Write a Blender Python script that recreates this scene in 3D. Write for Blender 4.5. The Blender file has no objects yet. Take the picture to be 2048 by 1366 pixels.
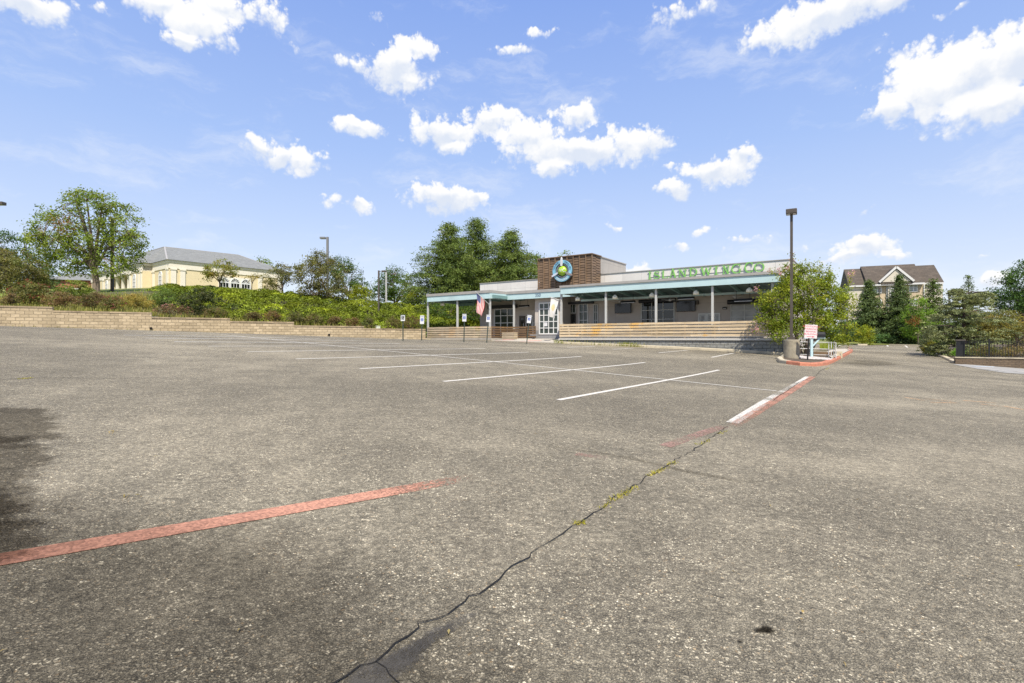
import bpy, math, random
import numpy as np
from mathutils import Vector, Matrix

random.seed(7)
RNG = np.random.default_rng(11)
R = math.radians
scene = bpy.context.scene
COL = scene.collection

# ------------------------------------------------------------------ camera
EYE, F, CX, HZ = 1.3, 1024.0, 1024.0, 676.0
cam = bpy.data.objects.new('camera', bpy.data.cameras.new('camera'))
COL.objects.link(cam)
cam.location = (0, 0, EYE)
cam.rotation_euler = (R(90), 0, 0)
cam.data.lens, cam.data.sensor_width = 18.0, 36.0
cam.data.shift_y = -7 / 2048
cam.data.clip_start, cam.data.clip_end = 0.1, 5000
scene.camera = cam

# ------------------------------------------------------------------ exposure
scene.view_settings.view_transform = 'Standard'
scene.view_settings.look = 'None'
scene.view_settings.exposure = 0.95
scene.view_settings.gamma = 1.0
scene.view_settings.use_curve_mapping = False
scene.cycles.max_bounces = 5
scene.cycles.diffuse_bounces = 3
scene.cycles.transparent_max_bounces = 12
scene.cycles.use_denoising = True
scene.cycles.denoising_input_passes = 'RGB_ALBEDO_NORMAL'
scene.cycles.denoising_prefilter = 'NONE'

# ------------------------------------------------------------------ sun
SUN_EL = R(56)
SUN_H = Vector((0.20, -0.98)).normalized()
sun_vec = Vector((SUN_H.x * math.cos(SUN_EL), SUN_H.y * math.cos(SUN_EL), math.sin(SUN_EL)))
sl = bpy.data.lights.new('sun', 'SUN')
sl.energy, sl.angle, sl.color = 3.7, R(0.6), (1.0, 0.93, 0.82)
so = bpy.data.objects.new('sun', sl)
COL.objects.link(so)
so.rotation_euler = (-sun_vec).to_track_quat('-Z', 'Y').to_euler()
so.location = (0, 0, 60)


def nd(nt, typ, **kw):
    n = nt.nodes.new(typ)
    for k, v in kw.items():
        if k.startswith('i_'):
            n.inputs[k[2:].replace('_', ' ')].default_value = v
        else:
            setattr(n, k, v)
    return n


def mth(nt, op, a, b=None, c=None, clamp=False):
    n = nt.nodes.new('ShaderNodeMath')
    n.operation, n.use_clamp = op, clamp
    for i, v in enumerate((a, b, c)):
        if v is None:
            continue
        if isinstance(v, (int, float)):
            n.inputs[i].default_value = v
        else:
            nt.links.new(v, n.inputs[i])
    return n.outputs[0]


def mixc(nt, fac, a, b, typ='MIX'):
    n = nt.nodes.new('ShaderNodeMix')
    n.data_type, n.blend_type = 'RGBA', typ
    for sock, v in ((n.inputs['Factor'], fac), (n.inputs[6], a), (n.inputs[7], b)):
        if isinstance(v, (int, float)):
            sock.default_value = v
        elif isinstance(v, (tuple, list)):
            sock.default_value = (*v[:3], 1)
        else:
            nt.links.new(v, sock)
    return n.outputs[2]


def ramp(nt, fac, stops, interp='LINEAR'):
    n = nt.nodes.new('ShaderNodeValToRGB')
    e = n.color_ramp.elements
    n.color_ramp.interpolation = interp
    while len(e) < len(stops):
        e.new(0.5)
    for i, (p, c) in enumerate(stops):
        e[i].position = p
        e[i].color = (*c, 1) if isinstance(c, (tuple, list)) else (c, c, c, 1)
    nt.links.new(fac, n.inputs[0])
    return n.outputs[0]


def smooth(nt, v, lo, hi):
    n = nt.nodes.new('ShaderNodeMapRange')
    n.interpolation_type = 'SMOOTHSTEP'
    nt.links.new(v, n.inputs[0])
    n.inputs[1].default_value, n.inputs[2].default_value = lo, hi
    return n.outputs[0]


# ------------------------------------------------------------------ sky with cumulus clouds
world = bpy.data.worlds.new('World')
scene.world = world
world.use_nodes = True
wt = world.node_tree
wt.nodes.clear()
sky = nd(wt, 'ShaderNodeTexSky', sky_type='NISHITA', sun_disc=False, sun_elevation=SUN_EL,
         sun_rotation=math.atan2(SUN_H.x, SUN_H.y) % (2 * math.pi), altitude=60, air_density=1.0, dust_density=0.6, ozone_density=1.6)
tc = nd(wt, 'ShaderNodeTexCoord')
sep = nd(wt, 'ShaderNodeSeparateXYZ')
wt.links.new(tc.outputs['Generated'], sep.inputs[0])
az = mth(wt, 'ARCTAN2', sep.outputs[0], sep.outputs[1])
el = mth(wt, 'ARCSINE', sep.outputs[2])
ae = nd(wt, 'ShaderNodeCombineXYZ')
wt.links.new(az, ae.inputs[0])
wt.links.new(el, ae.inputs[1])


def azel(u, v):
    du, dv = u - CX, HZ - v
    return math.atan2(du, F), math.atan2(dv, math.hypot(F, du))


# one entry per puff: (u, v, half width, half height, strength)
PUFFS = [
    (1905, 172, 165, 82, 1), (2030, 130, 110, 85, 1), (1785, 222, 75, 36, .9), (1990, 215, 120, 48, 1), (1830, 110, 80, 50, .62),
    (1640, 38, 140, 45, 1), (1545, 70, 85, 26, .85), (1770, 8, 80, 34, .9), (1345, 30, 60, 34, .62), (1420, 12, 25, 18, .6),
    (795, 145, 72, 50, 1), (715, 135, 46, 20, .8), (835, 110, 48, 36, .85), (820, 178, 40, 18, .8),
    (720, 250, 56, 22, .95), (560, 312, 60, 22, .95), (606, 322, 50, 28, .9), (512, 294, 40, 24, .85),
    (885, 262, 70, 36, 1), (992, 240, 60, 27, 1), (905, 292, 40, 16, .9),
    (1150, 305, 150, 36, 1), (1062, 278, 66, 42, 1), (1160, 232, 46, 26, .85), (1270, 290, 62, 38, 1), (1105, 338, 56, 18, .9),
    (1425, 350, 76, 32, .95), (1350, 382, 50, 20, .85), (1475, 322, 36, 28, .9), (1345, 336, 18, 10, .7),
    (890, 400, 78, 30, .98), (955, 404, 50, 16, .85), (726, 412, 40, 18, .9), (655, 398, 30, 18, .55),
    (405, 52, 90, 50, .98), (335, 8, 80, 26, .95), (448, 20, 70, 38, .95), (540, 42, 44, 44, .66), (372, 88, 60, 20, .9), (590, 84, 26, 14, .55), (480, 96, 30, 12, .55),
    (50, 6, 120, 34, .95), (205, 18, 36, 24, .56), (1040, 98, 55, 14, .75), (1085, 72, 36, 11, .66), (760, 36, 26, 20, .52),
    (1725, 496, 66, 28, .92), (1695, 512, 50, 14, .8), (1780, 516, 44, 12, .75), (1480, 488, 50, 16, .72), (1362, 490, 46, 9, .62),
    (1225, 452, 24, 8, .6), (1402, 460, 30, 10, .6), (1718, 424, 50, 11, .55), (1272, 545, 70, 16, .85), (1104, 520, 40, 18, .75),
    (890, 462, 26, 11, .7), (1985, 566, 50, 18, .8), (1600, 486, 30, 14, .62), (1930, 6, 60, 10, .6), (1965, 510, 34, 8, .55),
    (1640, 560, 60, 18, .6)]
n1 = nd(wt, 'ShaderNodeTexNoise', noise_dimensions='2D', i_Scale=30.0, i_Detail=7.0, i_Roughness=.6)
wt.links.new(ae.outputs[0], n1.inputs['Vector'])
n2 = nd(wt, 'ShaderNodeTexNoise', noise_dimensions='2D', i_Scale=11.0, i_Detail=4.0, i_Roughness=.55)
wt.links.new(ae.outputs[0], n2.inputs['Vector'])
# round billows that give the cloud tops their cauliflower edge
n2b = nd(wt, 'ShaderNodeVectorMath', operation='MULTIPLY_ADD')
wt.links.new(n1.outputs['Color'], n2b.inputs[0])
n2b.inputs[1].default_value = (.016, .016, 0)
wt.links.new(ae.outputs[0], n2b.inputs[2])
bil = nd(wt, 'ShaderNodeTexVoronoi', voronoi_dimensions='2D', feature='SMOOTH_F1', i_Scale=34.0, i_Detail=2.5, i_Roughness=.6, i_Lacunarity=2.3, i_Smoothness=.35)
wt.links.new(n2b.outputs[0], bil.inputs['Vector'])
off = nd(wt, 'ShaderNodeVectorMath', operation='MULTIPLY_ADD')
wt.links.new(n2.outputs['Color'], off.inputs[0])
off.inputs[1].default_value = (.075, .045, 0)
off.inputs[2].default_value = (-.0375, -.0225, 0)
pos = nd(wt, 'ShaderNodeVectorMath', operation='ADD')
wt.links.new(ae.outputs[0], pos.inputs[0])
wt.links.new(off.outputs[0], pos.inputs[1])


def puffs(rise):
    """how deep inside a cloud puff a sky direction lies; rise shifts every puff up by that share of its height"""
    out = None
    for (u, v, ru, rv, st) in PUFFS:
        a0, e0 = azel(u, v)
        ra = .94 * abs(azel(u + ru, v)[0] - azel(u - ru, v)[0]) / 2
        re = .94 * abs(azel(u, v - rv)[1] - azel(u, v + rv)[1]) / 2
        m = nd(wt, 'ShaderNodeVectorMath', operation='MULTIPLY_ADD')
        wt.links.new(pos.outputs[0], m.inputs[0])
        m.inputs[1].default_value = (1 / ra, 1 / re, 0)
        m.inputs[2].default_value = (-a0 / ra, -e0 / re - rise, 0)
        ln = nd(wt, 'ShaderNodeVectorMath', operation='LENGTH')
        wt.links.new(m.outputs[0], ln.inputs[0])
        f = mth(wt, 'MULTIPLY_ADD', ln.outputs['Value'], -.55 * st, st)
        out = f if out is None else mth(wt, 'MAXIMUM', out, f)
    return out


field = puffs(0.0)
yrel = mth(wt, 'MULTIPLY', mth(wt, 'SUBTRACT', puffs(.5), field), 3.0)
# loose fair-weather clouds over the part of the sky the picture does not show
n3 = nd(wt, 'ShaderNodeTexNoise', noise_dimensions='2D', i_Scale=3.2, i_Detail=2.0)
wt.links.new(ae.outputs[0], n3.inputs['Vector'])
away = mth(wt, 'MULTIPLY', smooth(wt, mth(wt, 'ABSOLUTE', az), .85, 1.1), mth(wt, 'MULTIPLY', smooth(wt, n3.outputs['Fac'], .5, .75), .95))
field = mth(wt, 'MAXIMUM', field, away)
puff = mth(wt, 'MULTIPLY_ADD', bil.outputs['Distance'], -.30, .235)
dens = mth(wt, 'ADD', field, mth(wt, 'ADD', puff, mth(wt, 'MULTIPLY_ADD', n1.outputs['Fac'], .62, -.245)))
# crisp tops, softer frayed bases
soft = smooth(wt, yrel, .5, -.6)
alpha = mth(wt, 'DIVIDE', mth(wt, 'SUBTRACT', dens, .37), mth(wt, 'MULTIPLY_ADD', soft, .20, .20), clamp=True)
alpha = smooth(wt, alpha, 0, 1)
alpha = mth(wt, 'MULTIPLY', alpha, smooth(wt, el, .01, .06))
lit = mth(wt, 'ADD', mth(wt, 'MULTIPLY', yrel, .55), mth(wt, 'ADD', mth(wt, 'MULTIPLY', puff, .9), mth(wt, 'MULTIPLY_ADD', n2.outputs['Fac'], .9, -.28)))
ccol = mixc(wt, smooth(wt, lit, -.42, .30), (5.15, 5.6, 6.45), (7.0, 7.0, 7.0))
# summer haze whitens the lower air; Nishita supplies the rest of the sky
tone = ramp(wt, el, [(0, (.60, .66, .72)), (.10, (.53, .605, .71)), (.2, (.43, .54, .725)), (.34, (.315, .455, .73)), (.60, (.20, .335, .69)), (1, (.12, .22, .52))])
tone = mixc(wt, 1.0, tone, (10.3, 9.85, 10.3), 'MULTIPLY')
skyc = mixc(wt, .72, sky.outputs[0], tone)
# thin veils of high haze between the puffs
wmap = nd(wt, 'ShaderNodeMapping')
wmap.inputs['Scale'].default_value = (2.2, 7.5, 1)
wmap.inputs['Rotation'].default_value = (0, 0, R(8))
wt.links.new(pos.outputs[0], wmap.inputs[0])
wn = nd(wt, 'ShaderNodeTexNoise', noise_dimensions='2D', i_Scale=1.6, i_Detail=8.0, i_Roughness=.66)
wt.links.new(wmap.outputs[0], wn.inputs['Vector'])
veil = mth(wt, 'MULTIPLY', smooth(wt, wn.outputs['Fac'], .50, .78), .34)
skyc = mixc(wt, veil, skyc, (6.7, 6.85, 7.0))
final = mixc(wt, alpha, skyc, ccol)
bg = nd(wt, 'ShaderNodeBackground', i_Strength=0.075)
wt.links.new(final, bg.inputs[0])
wo = nd(wt, 'ShaderNodeOutputWorld')
wt.links.new(bg.outputs[0], wo.inputs[0])

# ------------------------------------------------------------------ helpers


def P(u, v, Y):
    """the point seen at photo pixel (u, v), Y metres in front of the lens"""
    return Vector(((u - CX) / F * Y, Y, EYE + (HZ - v) / F * Y))


def tag(o, label=None, cat=None, group=None, kind=None):
    for k, val in (('label', label), ('category', cat), ('group', group), ('kind', kind)):
        if val:
            o[k] = val
    return o


def thing(name, loc, rz, label, cat, group=None):
    o = bpy.data.objects.new(name, None)
    COL.objects.link(o)
    o.empty_display_size = .3
    o.location = loc
    o.rotation_euler = (0, 0, rz)
    return tag(o, label, cat, group)


class MB:
    """collects shapes and links them as ONE mesh object"""

    def __init__(self):
        self.v, self.f, self.t, self.mi = [], [], [], []
        self.m = 0

    def add(self, vs, fs, tint=1.0):
        b = len(self.v)
        self.v += [tuple(p) for p in vs]
        self.t += [tint] * len(vs)
        for f in fs:
            self.f.append([b + i for i in f])
            self.mi.append(self.m)
        return self

    def box(self, x0, x1, y0, y1, z0, z1, tint=1.0, mat=None):
        vs = [Vector((x, y, z)) for x in (x0, x1) for y in (y0, y1) for z in (z0, z1)]
        if mat is not None:
            vs = [mat @ p for p in vs]
        return self.add(vs, [(0, 1, 3, 2), (4, 6, 7, 5), (0, 4, 5, 1), (2, 3, 7, 6), (0, 2, 6, 4), (1, 5, 7, 3)], tint)

    def bar(self, a, b, w, h, tint=1.0, up=(0, 0, 1)):
        a, b = Vector(a), Vector(b)
        d = (b - a)
        L = d.length
        d.normalize()
        s = d.cross(Vector(up))
        if s.length < 1e-4:
            s = Vector((1, 0, 0))
        s.normalize()
        n = s.cross(d)
        mt = Matrix((( *[d.x, s.x, n.x], a.x), (d.y, s.y, n.y, a.y), (d.z, s.z, n.z, a.z), (0, 0, 0, 1)))
        return self.box(0, L, -w / 2, w / 2, -h / 2, h / 2, tint, mt)

    def tube(self, pts, rad, n=8, tint=1.0, cap=True):
        pts = [Vector(p) for p in pts]
        if isinstance(rad, (int, float)):
            rad = [rad] * len(pts)
        vs, fs = [], []
        for i, p in enumerate(pts):
            d = (pts[min(i + 1, len(pts) - 1)] - pts[max(i - 1, 0)])
            d = d.normalized() if d.length > 1e-9 else Vector((0, 0, 1))
            ref = Vector((0, 1, 0)) if abs(d.y) < .9 else Vector((1, 0, 0))
            a = d.cross(ref).normalized()
            b = a.cross(d)
            for k in range(n):
                th = 2 * math.pi * k / n
                vs.append(p + (a * math.cos(th) + b * math.sin(th)) * rad[i])
        for i in range(len(pts) - 1):
            for k in range(n):
                fs.append((i * n + k, i * n + (k + 1) % n, (i + 1) * n + (k + 1) % n, (i + 1) * n + k))
        if cap:
            fs += [tuple(range(n)), tuple(range((len(pts) - 1) * n, len(pts) * n))]
        return self.add(vs, fs, tint)

    def lathe(self, c, prof, n=20, tint=1.0):
        c = Vector(c)
        vs = [c + Vector((r * math.cos(2 * math.pi * k / n), r * math.sin(2 * math.pi * k / n), z)) for r, z in prof for k in range(n)]
        fs = [(i * n + k, i * n + (k + 1) % n, (i + 1) * n + (k + 1) % n, (i + 1) * n + k) for i in range(len(prof) - 1) for k in range(n)]
        return self.add(vs, fs, tint)

    def prism(self, poly, axis, a, b, tint=1.0):
        """extrude a 2D outline: axis 'z' -> (x, y), axis 'y' -> (x, z), axis 'x' -> (y, z)"""
        def p3(q, w):
            return {'z': (q[0], q[1], w), 'y': (q[0], w, q[1]), 'x': (w, q[0], q[1])}[axis]
        n = len(poly)
        vs = [p3(q, a) for q in poly] + [p3(q, b) for q in poly]
        fs = [tuple(range(n - 1, -1, -1)), tuple(range(n, 2 * n))] + [(i, (i + 1) % n, n + (i + 1) % n, n + i) for i in range(n)]
        return self.add(vs, fs, tint)

    def build(self, name, mat, parent=None, bevel=0, smooth=False):
        me = bpy.data.meshes.new(name)
        me.from_pydata(self.v, [], self.f)
        at = me.attributes.new('tint', 'FLOAT', 'POINT')
        at.data.foreach_set('value', np.array(self.t, dtype=np.float32))
        for mm in (mat if isinstance(mat, (list, tuple)) else [mat]):
            me.materials.append(mm)
        me.polygons.foreach_set('material_index', self.mi)
        if smooth:
            me.polygons.foreach_set('use_smooth', [True] * len(self.f))
        import bmesh
        bm = bmesh.new()
        bm.from_mesh(me)
        bmesh.ops.recalc_face_normals(bm, faces=bm.faces)
        bm.to_mesh(me)
        bm.free()
        o = bpy.data.objects.new(name, me)
        COL.objects.link(o)
        if parent is not None:
            o.parent = parent
        if bevel:
            b = o.modifiers.new('bevel', 'BEVEL')
            b.width, b.segments, b.limit_method = bevel, 1, 'ANGLE'
        return o


def copy_tree(o, parent=None):
    c = o.copy()
    COL.objects.link(c)
    if parent is not None:
        c.parent = parent
    for ch in [x for x in bpy.data.objects if x.parent == o]:
        copy_tree(ch, c)
    return c


def text_into(mb, body, size, place, depth=.006, tint=1.0):
    """lettering as flat raised mesh; place maps (x right, y up, d out) to a point"""
    cu = bpy.data.curves.new('t', 'FONT')
    cu.body, cu.size, cu.align_x, cu.align_y = body, size, 'CENTER', 'CENTER'
    cu.resolution_u = 3
    to = bpy.data.objects.new('t', cu)
    COL.objects.link(to)
    bpy.context.view_layer.update()
    me = bpy.data.meshes.new_from_object(to.evaluated_get(bpy.context.evaluated_depsgraph_get()))
    mb.add([place(v.co.x, v.co.y, depth) for v in me.vertices], [tuple(p.vertices) for p in me.polygons], tint)
    bpy.data.objects.remove(to)
    bpy.data.curves.remove(cu)
    bpy.data.meshes.remove(me)


# ------------------------------------------------------------------ materials


def new_mat(name):
    m = bpy.data.materials.new(name)
    m.use_nodes = True
    nt = m.node_tree
    nt.nodes.clear()
    out = nd(nt, 'ShaderNodeOutputMaterial')
    b = nd(nt, 'ShaderNodeBsdfPrincipled')
    nt.links.new(b.outputs[0], out.inputs[0])
    return m, nt, b, out


def bump(nt, b, h, strength=.4, dist=.02):
    bp = nd(nt, 'ShaderNodeBump', i_Strength=strength, i_Distance=dist)
    nt.links.new(h, bp.inputs['Height'])
    nt.links.new(bp.outputs[0], b.inputs['Normal'])


def objco(nt):
    return nd(nt, 'ShaderNodeTexCoord').outputs['Object']


def tinted(nt, col):
    a = nd(nt, 'ShaderNodeAttribute', attribute_name='tint')
    return mixc(nt, 1.0, col, a.outputs['Fac'], 'MULTIPLY')


def plain(name, col, rough=.7, var=.12, scale=3.0, metal=0.0, spec=.4, bmp=0.0, dirt=0.0, stretch=(1, 1, 1)):
    m, nt, b, _ = new_mat(name)
    mp = nd(nt, 'ShaderNodeMapping')
    mp.inputs['Scale'].default_value = stretch
    nt.links.new(objco(nt), mp.inputs[0])
    n = nd(nt, 'ShaderNodeTexNoise', i_Scale=scale, i_Detail=6.0, i_Roughness=.6)
    nt.links.new(mp.outputs[0], n.inputs['Vector'])
    c = mixc(nt, n.outputs['Fac'], tuple(x * (1 - var * 1.6) for x in col), tuple(min(1, x * (1 + var * 1.6)) for x in col))
    if dirt:
        n2_ = nd(nt, 'ShaderNodeTexNoise', i_Scale=scale * .35, i_Detail=5.0)
        nt.links.new(mp.outputs[0], n2_.inputs['Vector'])
        c = mixc(nt, mth(nt, 'MULTIPLY', smooth(nt, n2_.outputs['Fac'], .5, .75), dirt), c, (.12, .105, .085))
    c = tinted(nt, c)
    nt.links.new(c, b.inputs['Base Color'])
    b.inputs['Roughness'].default_value = rough
    b.inputs['Metallic'].default_value = metal
    b.inputs['Specular IOR Level'].default_value = spec
    if bmp:
        n3_ = nd(nt, 'ShaderNodeTexNoise', i_Scale=scale * 8, i_Detail=4.0)
        nt.links.new(mp.outputs[0], n3_.inputs['Vector'])
        bump(nt, b, n3_.outputs['Fac'], bmp)
    return m


def panelled(name, col, pw, ph, seam=.012, rough=.6, dark=.55, offset=0.0, var=.06, bmp=.3, streak=0.0, axes=(0, 2)):
    """panels, blocks or siding laid out on a wall: joints follow the wall's own axes"""
    m, nt, b, _ = new_mat(name)
    s = nd(nt, 'ShaderNodeSeparateXYZ')
    nt.links.new(objco(nt), s.inputs[0])
    cb = nd(nt, 'ShaderNodeCombineXYZ')
    nt.links.new(s.outputs[axes[0]], cb.inputs[0])
    nt.links.new(s.outputs[axes[1]], cb.inputs[1])
    br = nd(nt, 'ShaderNodeTexBrick', offset=offset, i_Scale=1.0, i_Mortar_Size=seam, i_Mortar_Smooth=.3, i_Bias=0.0)
    br.inputs['Brick Width'].default_value = pw
    br.inputs['Row Height'].default_value = ph
    br.inputs['Color1'].default_value = (*[x * (1 - var) for x in col], 1)
    br.inputs['Color2'].default_value = (*[min(1, x * (1 + var)) for x in col], 1)
    br.inputs['Mortar'].default_value = (*[x * dark for x in col], 1)
    nt.links.new(cb.outputs[0], br.inputs['Vector'])
    n = nd(nt, 'ShaderNodeTexNoise', i_Scale=1.2, i_Detail=6.0, i_Roughness=.65)
    nt.links.new(objco(nt), n.inputs['Vector'])
    c = mixc(nt, .25, br.outputs['Color'], ramp(nt, n.outputs['Fac'], [(.3, .6), (.7, 1.0)]), 'MULTIPLY')
    if streak:
        mp = nd(nt, 'ShaderNodeMapping')
        mp.inputs['Scale'].default_value = (3, 3, .25)
        nt.links.new(objco(nt), mp.inputs[0])
        n4 = nd(nt, 'ShaderNodeTexNoise', i_Scale=2.0, i_Detail=4.0)
        nt.links.new(mp.outputs[0], n4.inputs['Vector'])
        c = mixc(nt, mth(nt, 'MULTIPLY', smooth(nt, n4.outputs['Fac'], .52, .8), streak), c, tuple(x * .5 for x in col))
    nt.links.new(tinted(nt, c), b.inputs['Base Color'])
    b.inputs['Roughness'].default_value = rough
    hh = mth(nt, 'ADD', mth(nt, 'MULTIPLY', br.outputs['Fac'], -1.0), mth(nt, 'MULTIPLY', n.outputs['Fac'], .3))
    bump(nt, b, hh, bmp)
    return m


def glassy(name, col=(.02, .025, .025), rough=.06, spec=.9):
    m, nt, b, _ = new_mat(name)
    n = nd(nt, 'ShaderNodeTexNoise', i_Scale=1.3, i_Detail=3.0)
    nt.links.new(objco(nt), n.inputs['Vector'])
    nt.links.new(mixc(nt, n.outputs['Fac'], tuple(x * .35 for x in col), tuple(x * 1.7 for x in col)), b.inputs['Base Color'])
    b.inputs['Roughness'].default_value = rough
    b.inputs['Specular IOR Level'].default_value = spec
    return m


def leafy(name, trans=.45, rough=.55):
    m, nt, b, out = new_mat(name)
    a = nd(nt, 'ShaderNodeAttribute', attribute_name='leaf_colour')
    nt.links.new(a.outputs['Color'], b.inputs['Base Color'])
    b.inputs['Roughness'].default_value = rough
    b.inputs['Specular IOR Level'].default_value = .25
    t = nd(nt, 'ShaderNodeBsdfTranslucent')
    nt.links.new(mixc(nt, .5, a.outputs['Color'], (1.7, 1.6, .5), 'MULTIPLY'), t.inputs[0])
    mx = nd(nt, 'ShaderNodeMixShader', i_Fac=trans)
    nt.links.new(b.outputs[0], mx.inputs[1])
    nt.links.new(t.outputs[0], mx.inputs[2])
    nt.links.new(mx.outputs[0], out.inputs[0])
    return m


def asphalt():
    m, nt, b, _ = new_mat('worn asphalt')
    co = objco(nt)

    def noise(s, d=5.0, r=.6, vec=co):
        n = nd(nt, 'ShaderNodeTexNoise', i_Scale=s, i_Detail=d, i_Roughness=r)
        nt.links.new(vec, n.inputs['Vector'])
        return n.outputs['Fac']
    # stones of uneven size and shape: the cells are pulled about by a small noise
    wz = nd(nt, 'ShaderNodeTexNoise', i_Scale=38.0, i_Detail=2.0)
    nt.links.new(co, wz.inputs['Vector'])
    wv = nd(nt, 'ShaderNodeVectorMath', operation='MULTIPLY_ADD')
    nt.links.new(wz.outputs['Color'], wv.inputs[0])
    wv.inputs[1].default_value = (.03, .03, 0)
    nt.links.new(co, wv.inputs[2])
    vo = nd(nt, 'ShaderNodeTexVoronoi', i_Scale=86.0, i_Randomness=1.0)
    nt.links.new(wv.outputs[0], vo.inputs['Vector'])
    sp = nd(nt, 'ShaderNodeSeparateColor')
    nt.links.new(vo.outputs['Color'], sp.inputs[0])
    st = ramp(nt, sp.outputs[0], [(0, (.062, .056, .047)), (.36, (.105, .094, .078)), (.64, (.19, .170, .138)), (.80, (.31, .275, .222)), (.90, (.52, .47, .38)), (1, (.78, .72, .60))])
    st = mixc(nt, mth(nt, 'MULTIPLY', smooth(nt, sp.outputs[1], .93, .97), .6), st, (.34, .22, .11))
    edge = smooth(nt, vo.outputs['Distance'], .36, .62)
    patchy = noise(5.0, 4, .65)
    st = mixc(nt, mth(nt, 'MULTIPLY', smooth(nt, patchy, .62, .40), .75), st, (.115, .104, .085))
    base = mixc(nt, edge, st, (.062, .056, .046))
    vo2 = nd(nt, 'ShaderNodeTexVoronoi', i_Scale=260.0)
    nt.links.new(co, vo2.inputs['Vector'])
    sp2 = nd(nt, 'ShaderNodeSeparateColor')
    nt.links.new(vo2.outputs['Color'], sp2.inputs[0])
    fines = ramp(nt, sp2.outputs[0], [(0, (.07, .063, .053)), (.6, (.16, .143, .117)), (1, (.47, .42, .34))])
    base = mixc(nt, .38, base, fines)
    # wear: broad lighter and darker areas, traffic lanes, dusty film
    mp = nd(nt, 'ShaderNodeMapping')
    mp.inputs['Rotation'].default_value = (0, 0, R(-35))
    mp.inputs['Scale'].default_value = (.35, 1.0, 1)
    nt.links.new(co, mp.inputs[0])
    w1 = noise(.22, 4, .55, mp.outputs[0])
    w2 = noise(.9, 6, .7)
    w3 = noise(7.0, 5, .7)
    wear = mth(nt, 'ADD', mth(nt, 'MULTIPLY', w1, .75), mth(nt, 'ADD', mth(nt, 'MULTIPLY', w2, .55), mth(nt, 'MULTIPLY', w3, .3)))
    base = mixc(nt, 1.0, base, ramp(nt, wear, [(.55, .78), (.8, 1.0), (1.08, 1.28)]), 'MULTIPLY')
    dust = smooth(nt, wear, .70, 1.1)
    base = mixc(nt, mth(nt, 'MULTIPLY', dust, .5), base, (.30, .268, .218))
    grain = noise(24.0, 7, .92)
    base = mixc(nt, 1.0, base, ramp(nt, grain, [(.32, .30), (.5, .94), (.68, 2.1)]), 'MULTIPLY')
    base = mixc(nt, 1.0, base, (1.20, 1.175, 1.04), 'MULTIPLY')
    nt.links.new(base, b.inputs['Base Color'])
    b.inputs['Roughness'].default_value = .88
    b.inputs['Specular IOR Level'].default_value = .3
    h = mth(nt, 'ADD', mth(nt, 'MULTIPLY', edge, -1.0), mth(nt, 'MULTIPLY', w3, .4))
    bump(nt, b, h, .75, .006)
    return m


def paint(name, col, keep=.75, var=.25):
    """road paint worn through to the asphalt below"""
    m, nt, b, out = new_mat(name)
    co = objco(nt)
    n = nd(nt, 'ShaderNodeTexNoise', i_Scale=60.0, i_Detail=5.0, i_Roughness=.75)
    nt.links.new(co, n.inputs['Vector'])
    n_ = nd(nt, 'ShaderNodeTexNoise', i_Scale=1.6, i_Detail=5.0, i_Roughness=.7)
    nt.links.new(co, n_.inputs['Vector'])
    vo = nd(nt, 'ShaderNodeTexVoronoi', i_Scale=72.0)
    nt.links.new(co, vo.inputs['Vector'])
    sp = nd(nt, 'ShaderNodeSeparateColor')
    nt.links.new(vo.outputs['Color'], sp.inputs[0])
    c = mixc(nt, sp.outputs[0], tuple(x * (1 - var) for x in col), tuple(min(1, x * (1 + var * .6)) for x in col))
    nt.links.new(c, b.inputs['Base Color'])
    b.inputs['Roughness'].default_value = .8
    at = nd(nt, 'ShaderNodeAttribute', attribute_name='tint')
    s = mth(nt, 'ADD', mth(nt, 'MULTIPLY', n.outputs['Fac'], .9), mth(nt, 'ADD', mth(nt, 'MULTIPLY', n_.outputs['Fac'], .8), mth(nt, 'MULTIPLY', sp.outputs[1], .25)))
    s = mth(nt, 'ADD', s, mth(nt, 'MULTIPLY_ADD', at.outputs['Fac'], 1.2, -1.2))
    a = smooth(nt, s, 1.25 - keep, 1.5 - keep)
    tr = nd(nt, 'ShaderNodeBsdfTransparent')
    mx = nd(nt, 'ShaderNodeMixShader')
    nt.links.new(a, mx.inputs[0])
    nt.links.new(tr.outputs[0], mx.inputs[1])
    nt.links.new(b.outputs[0], mx.inputs[2])
    nt.links.new(mx.outputs[0], out.inputs[0])
    return m


def stain_shade_mat(name, col, most=.6, noise=4.0, film=True, e0=.1, e1=.75):
    """a thin film: it dims what lies beneath and thins out at its rim (tint 0 at rim, 1 inside)"""
    m, nt, b, out = new_mat(name)
    n = nd(nt, 'ShaderNodeTexNoise', i_Scale=noise, i_Detail=7.0, i_Roughness=.7)
    nt.links.new(objco(nt), n.inputs['Vector'])
    at = nd(nt, 'ShaderNodeAttribute', attribute_name='tint')
    a = mth(nt, 'MULTIPLY', smooth(nt, mth(nt, 'ADD', at.outputs['Fac'], mth(nt, 'MULTIPLY_ADD', n.outputs['Fac'], 1.2, -.6)), e0, e1), most)
    tr = nd(nt, 'ShaderNodeBsdfTransparent')
    if film:
        k = max(col)
        dim = .22
        nt.links.new(mixc(nt, a, (1, 1, 1), tuple(dim * x / k for x in col)), tr.inputs[0])
        nt.links.new(tr.outputs[0], out.inputs[0])
        nt.nodes.remove(b)
        return m
    b.inputs['Base Color'].default_value = (*col, 1)
    b.inputs['Roughness'].default_value = .8
    mx = nd(nt, 'ShaderNodeMixShader')
    nt.links.new(a, mx.inputs[0])
    nt.links.new(tr.outputs[0], mx.inputs[1])
    nt.links.new(b.outputs[0], mx.inputs[2])
    nt.links.new(mx.outputs[0], out.inputs[0])
    return m


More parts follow.
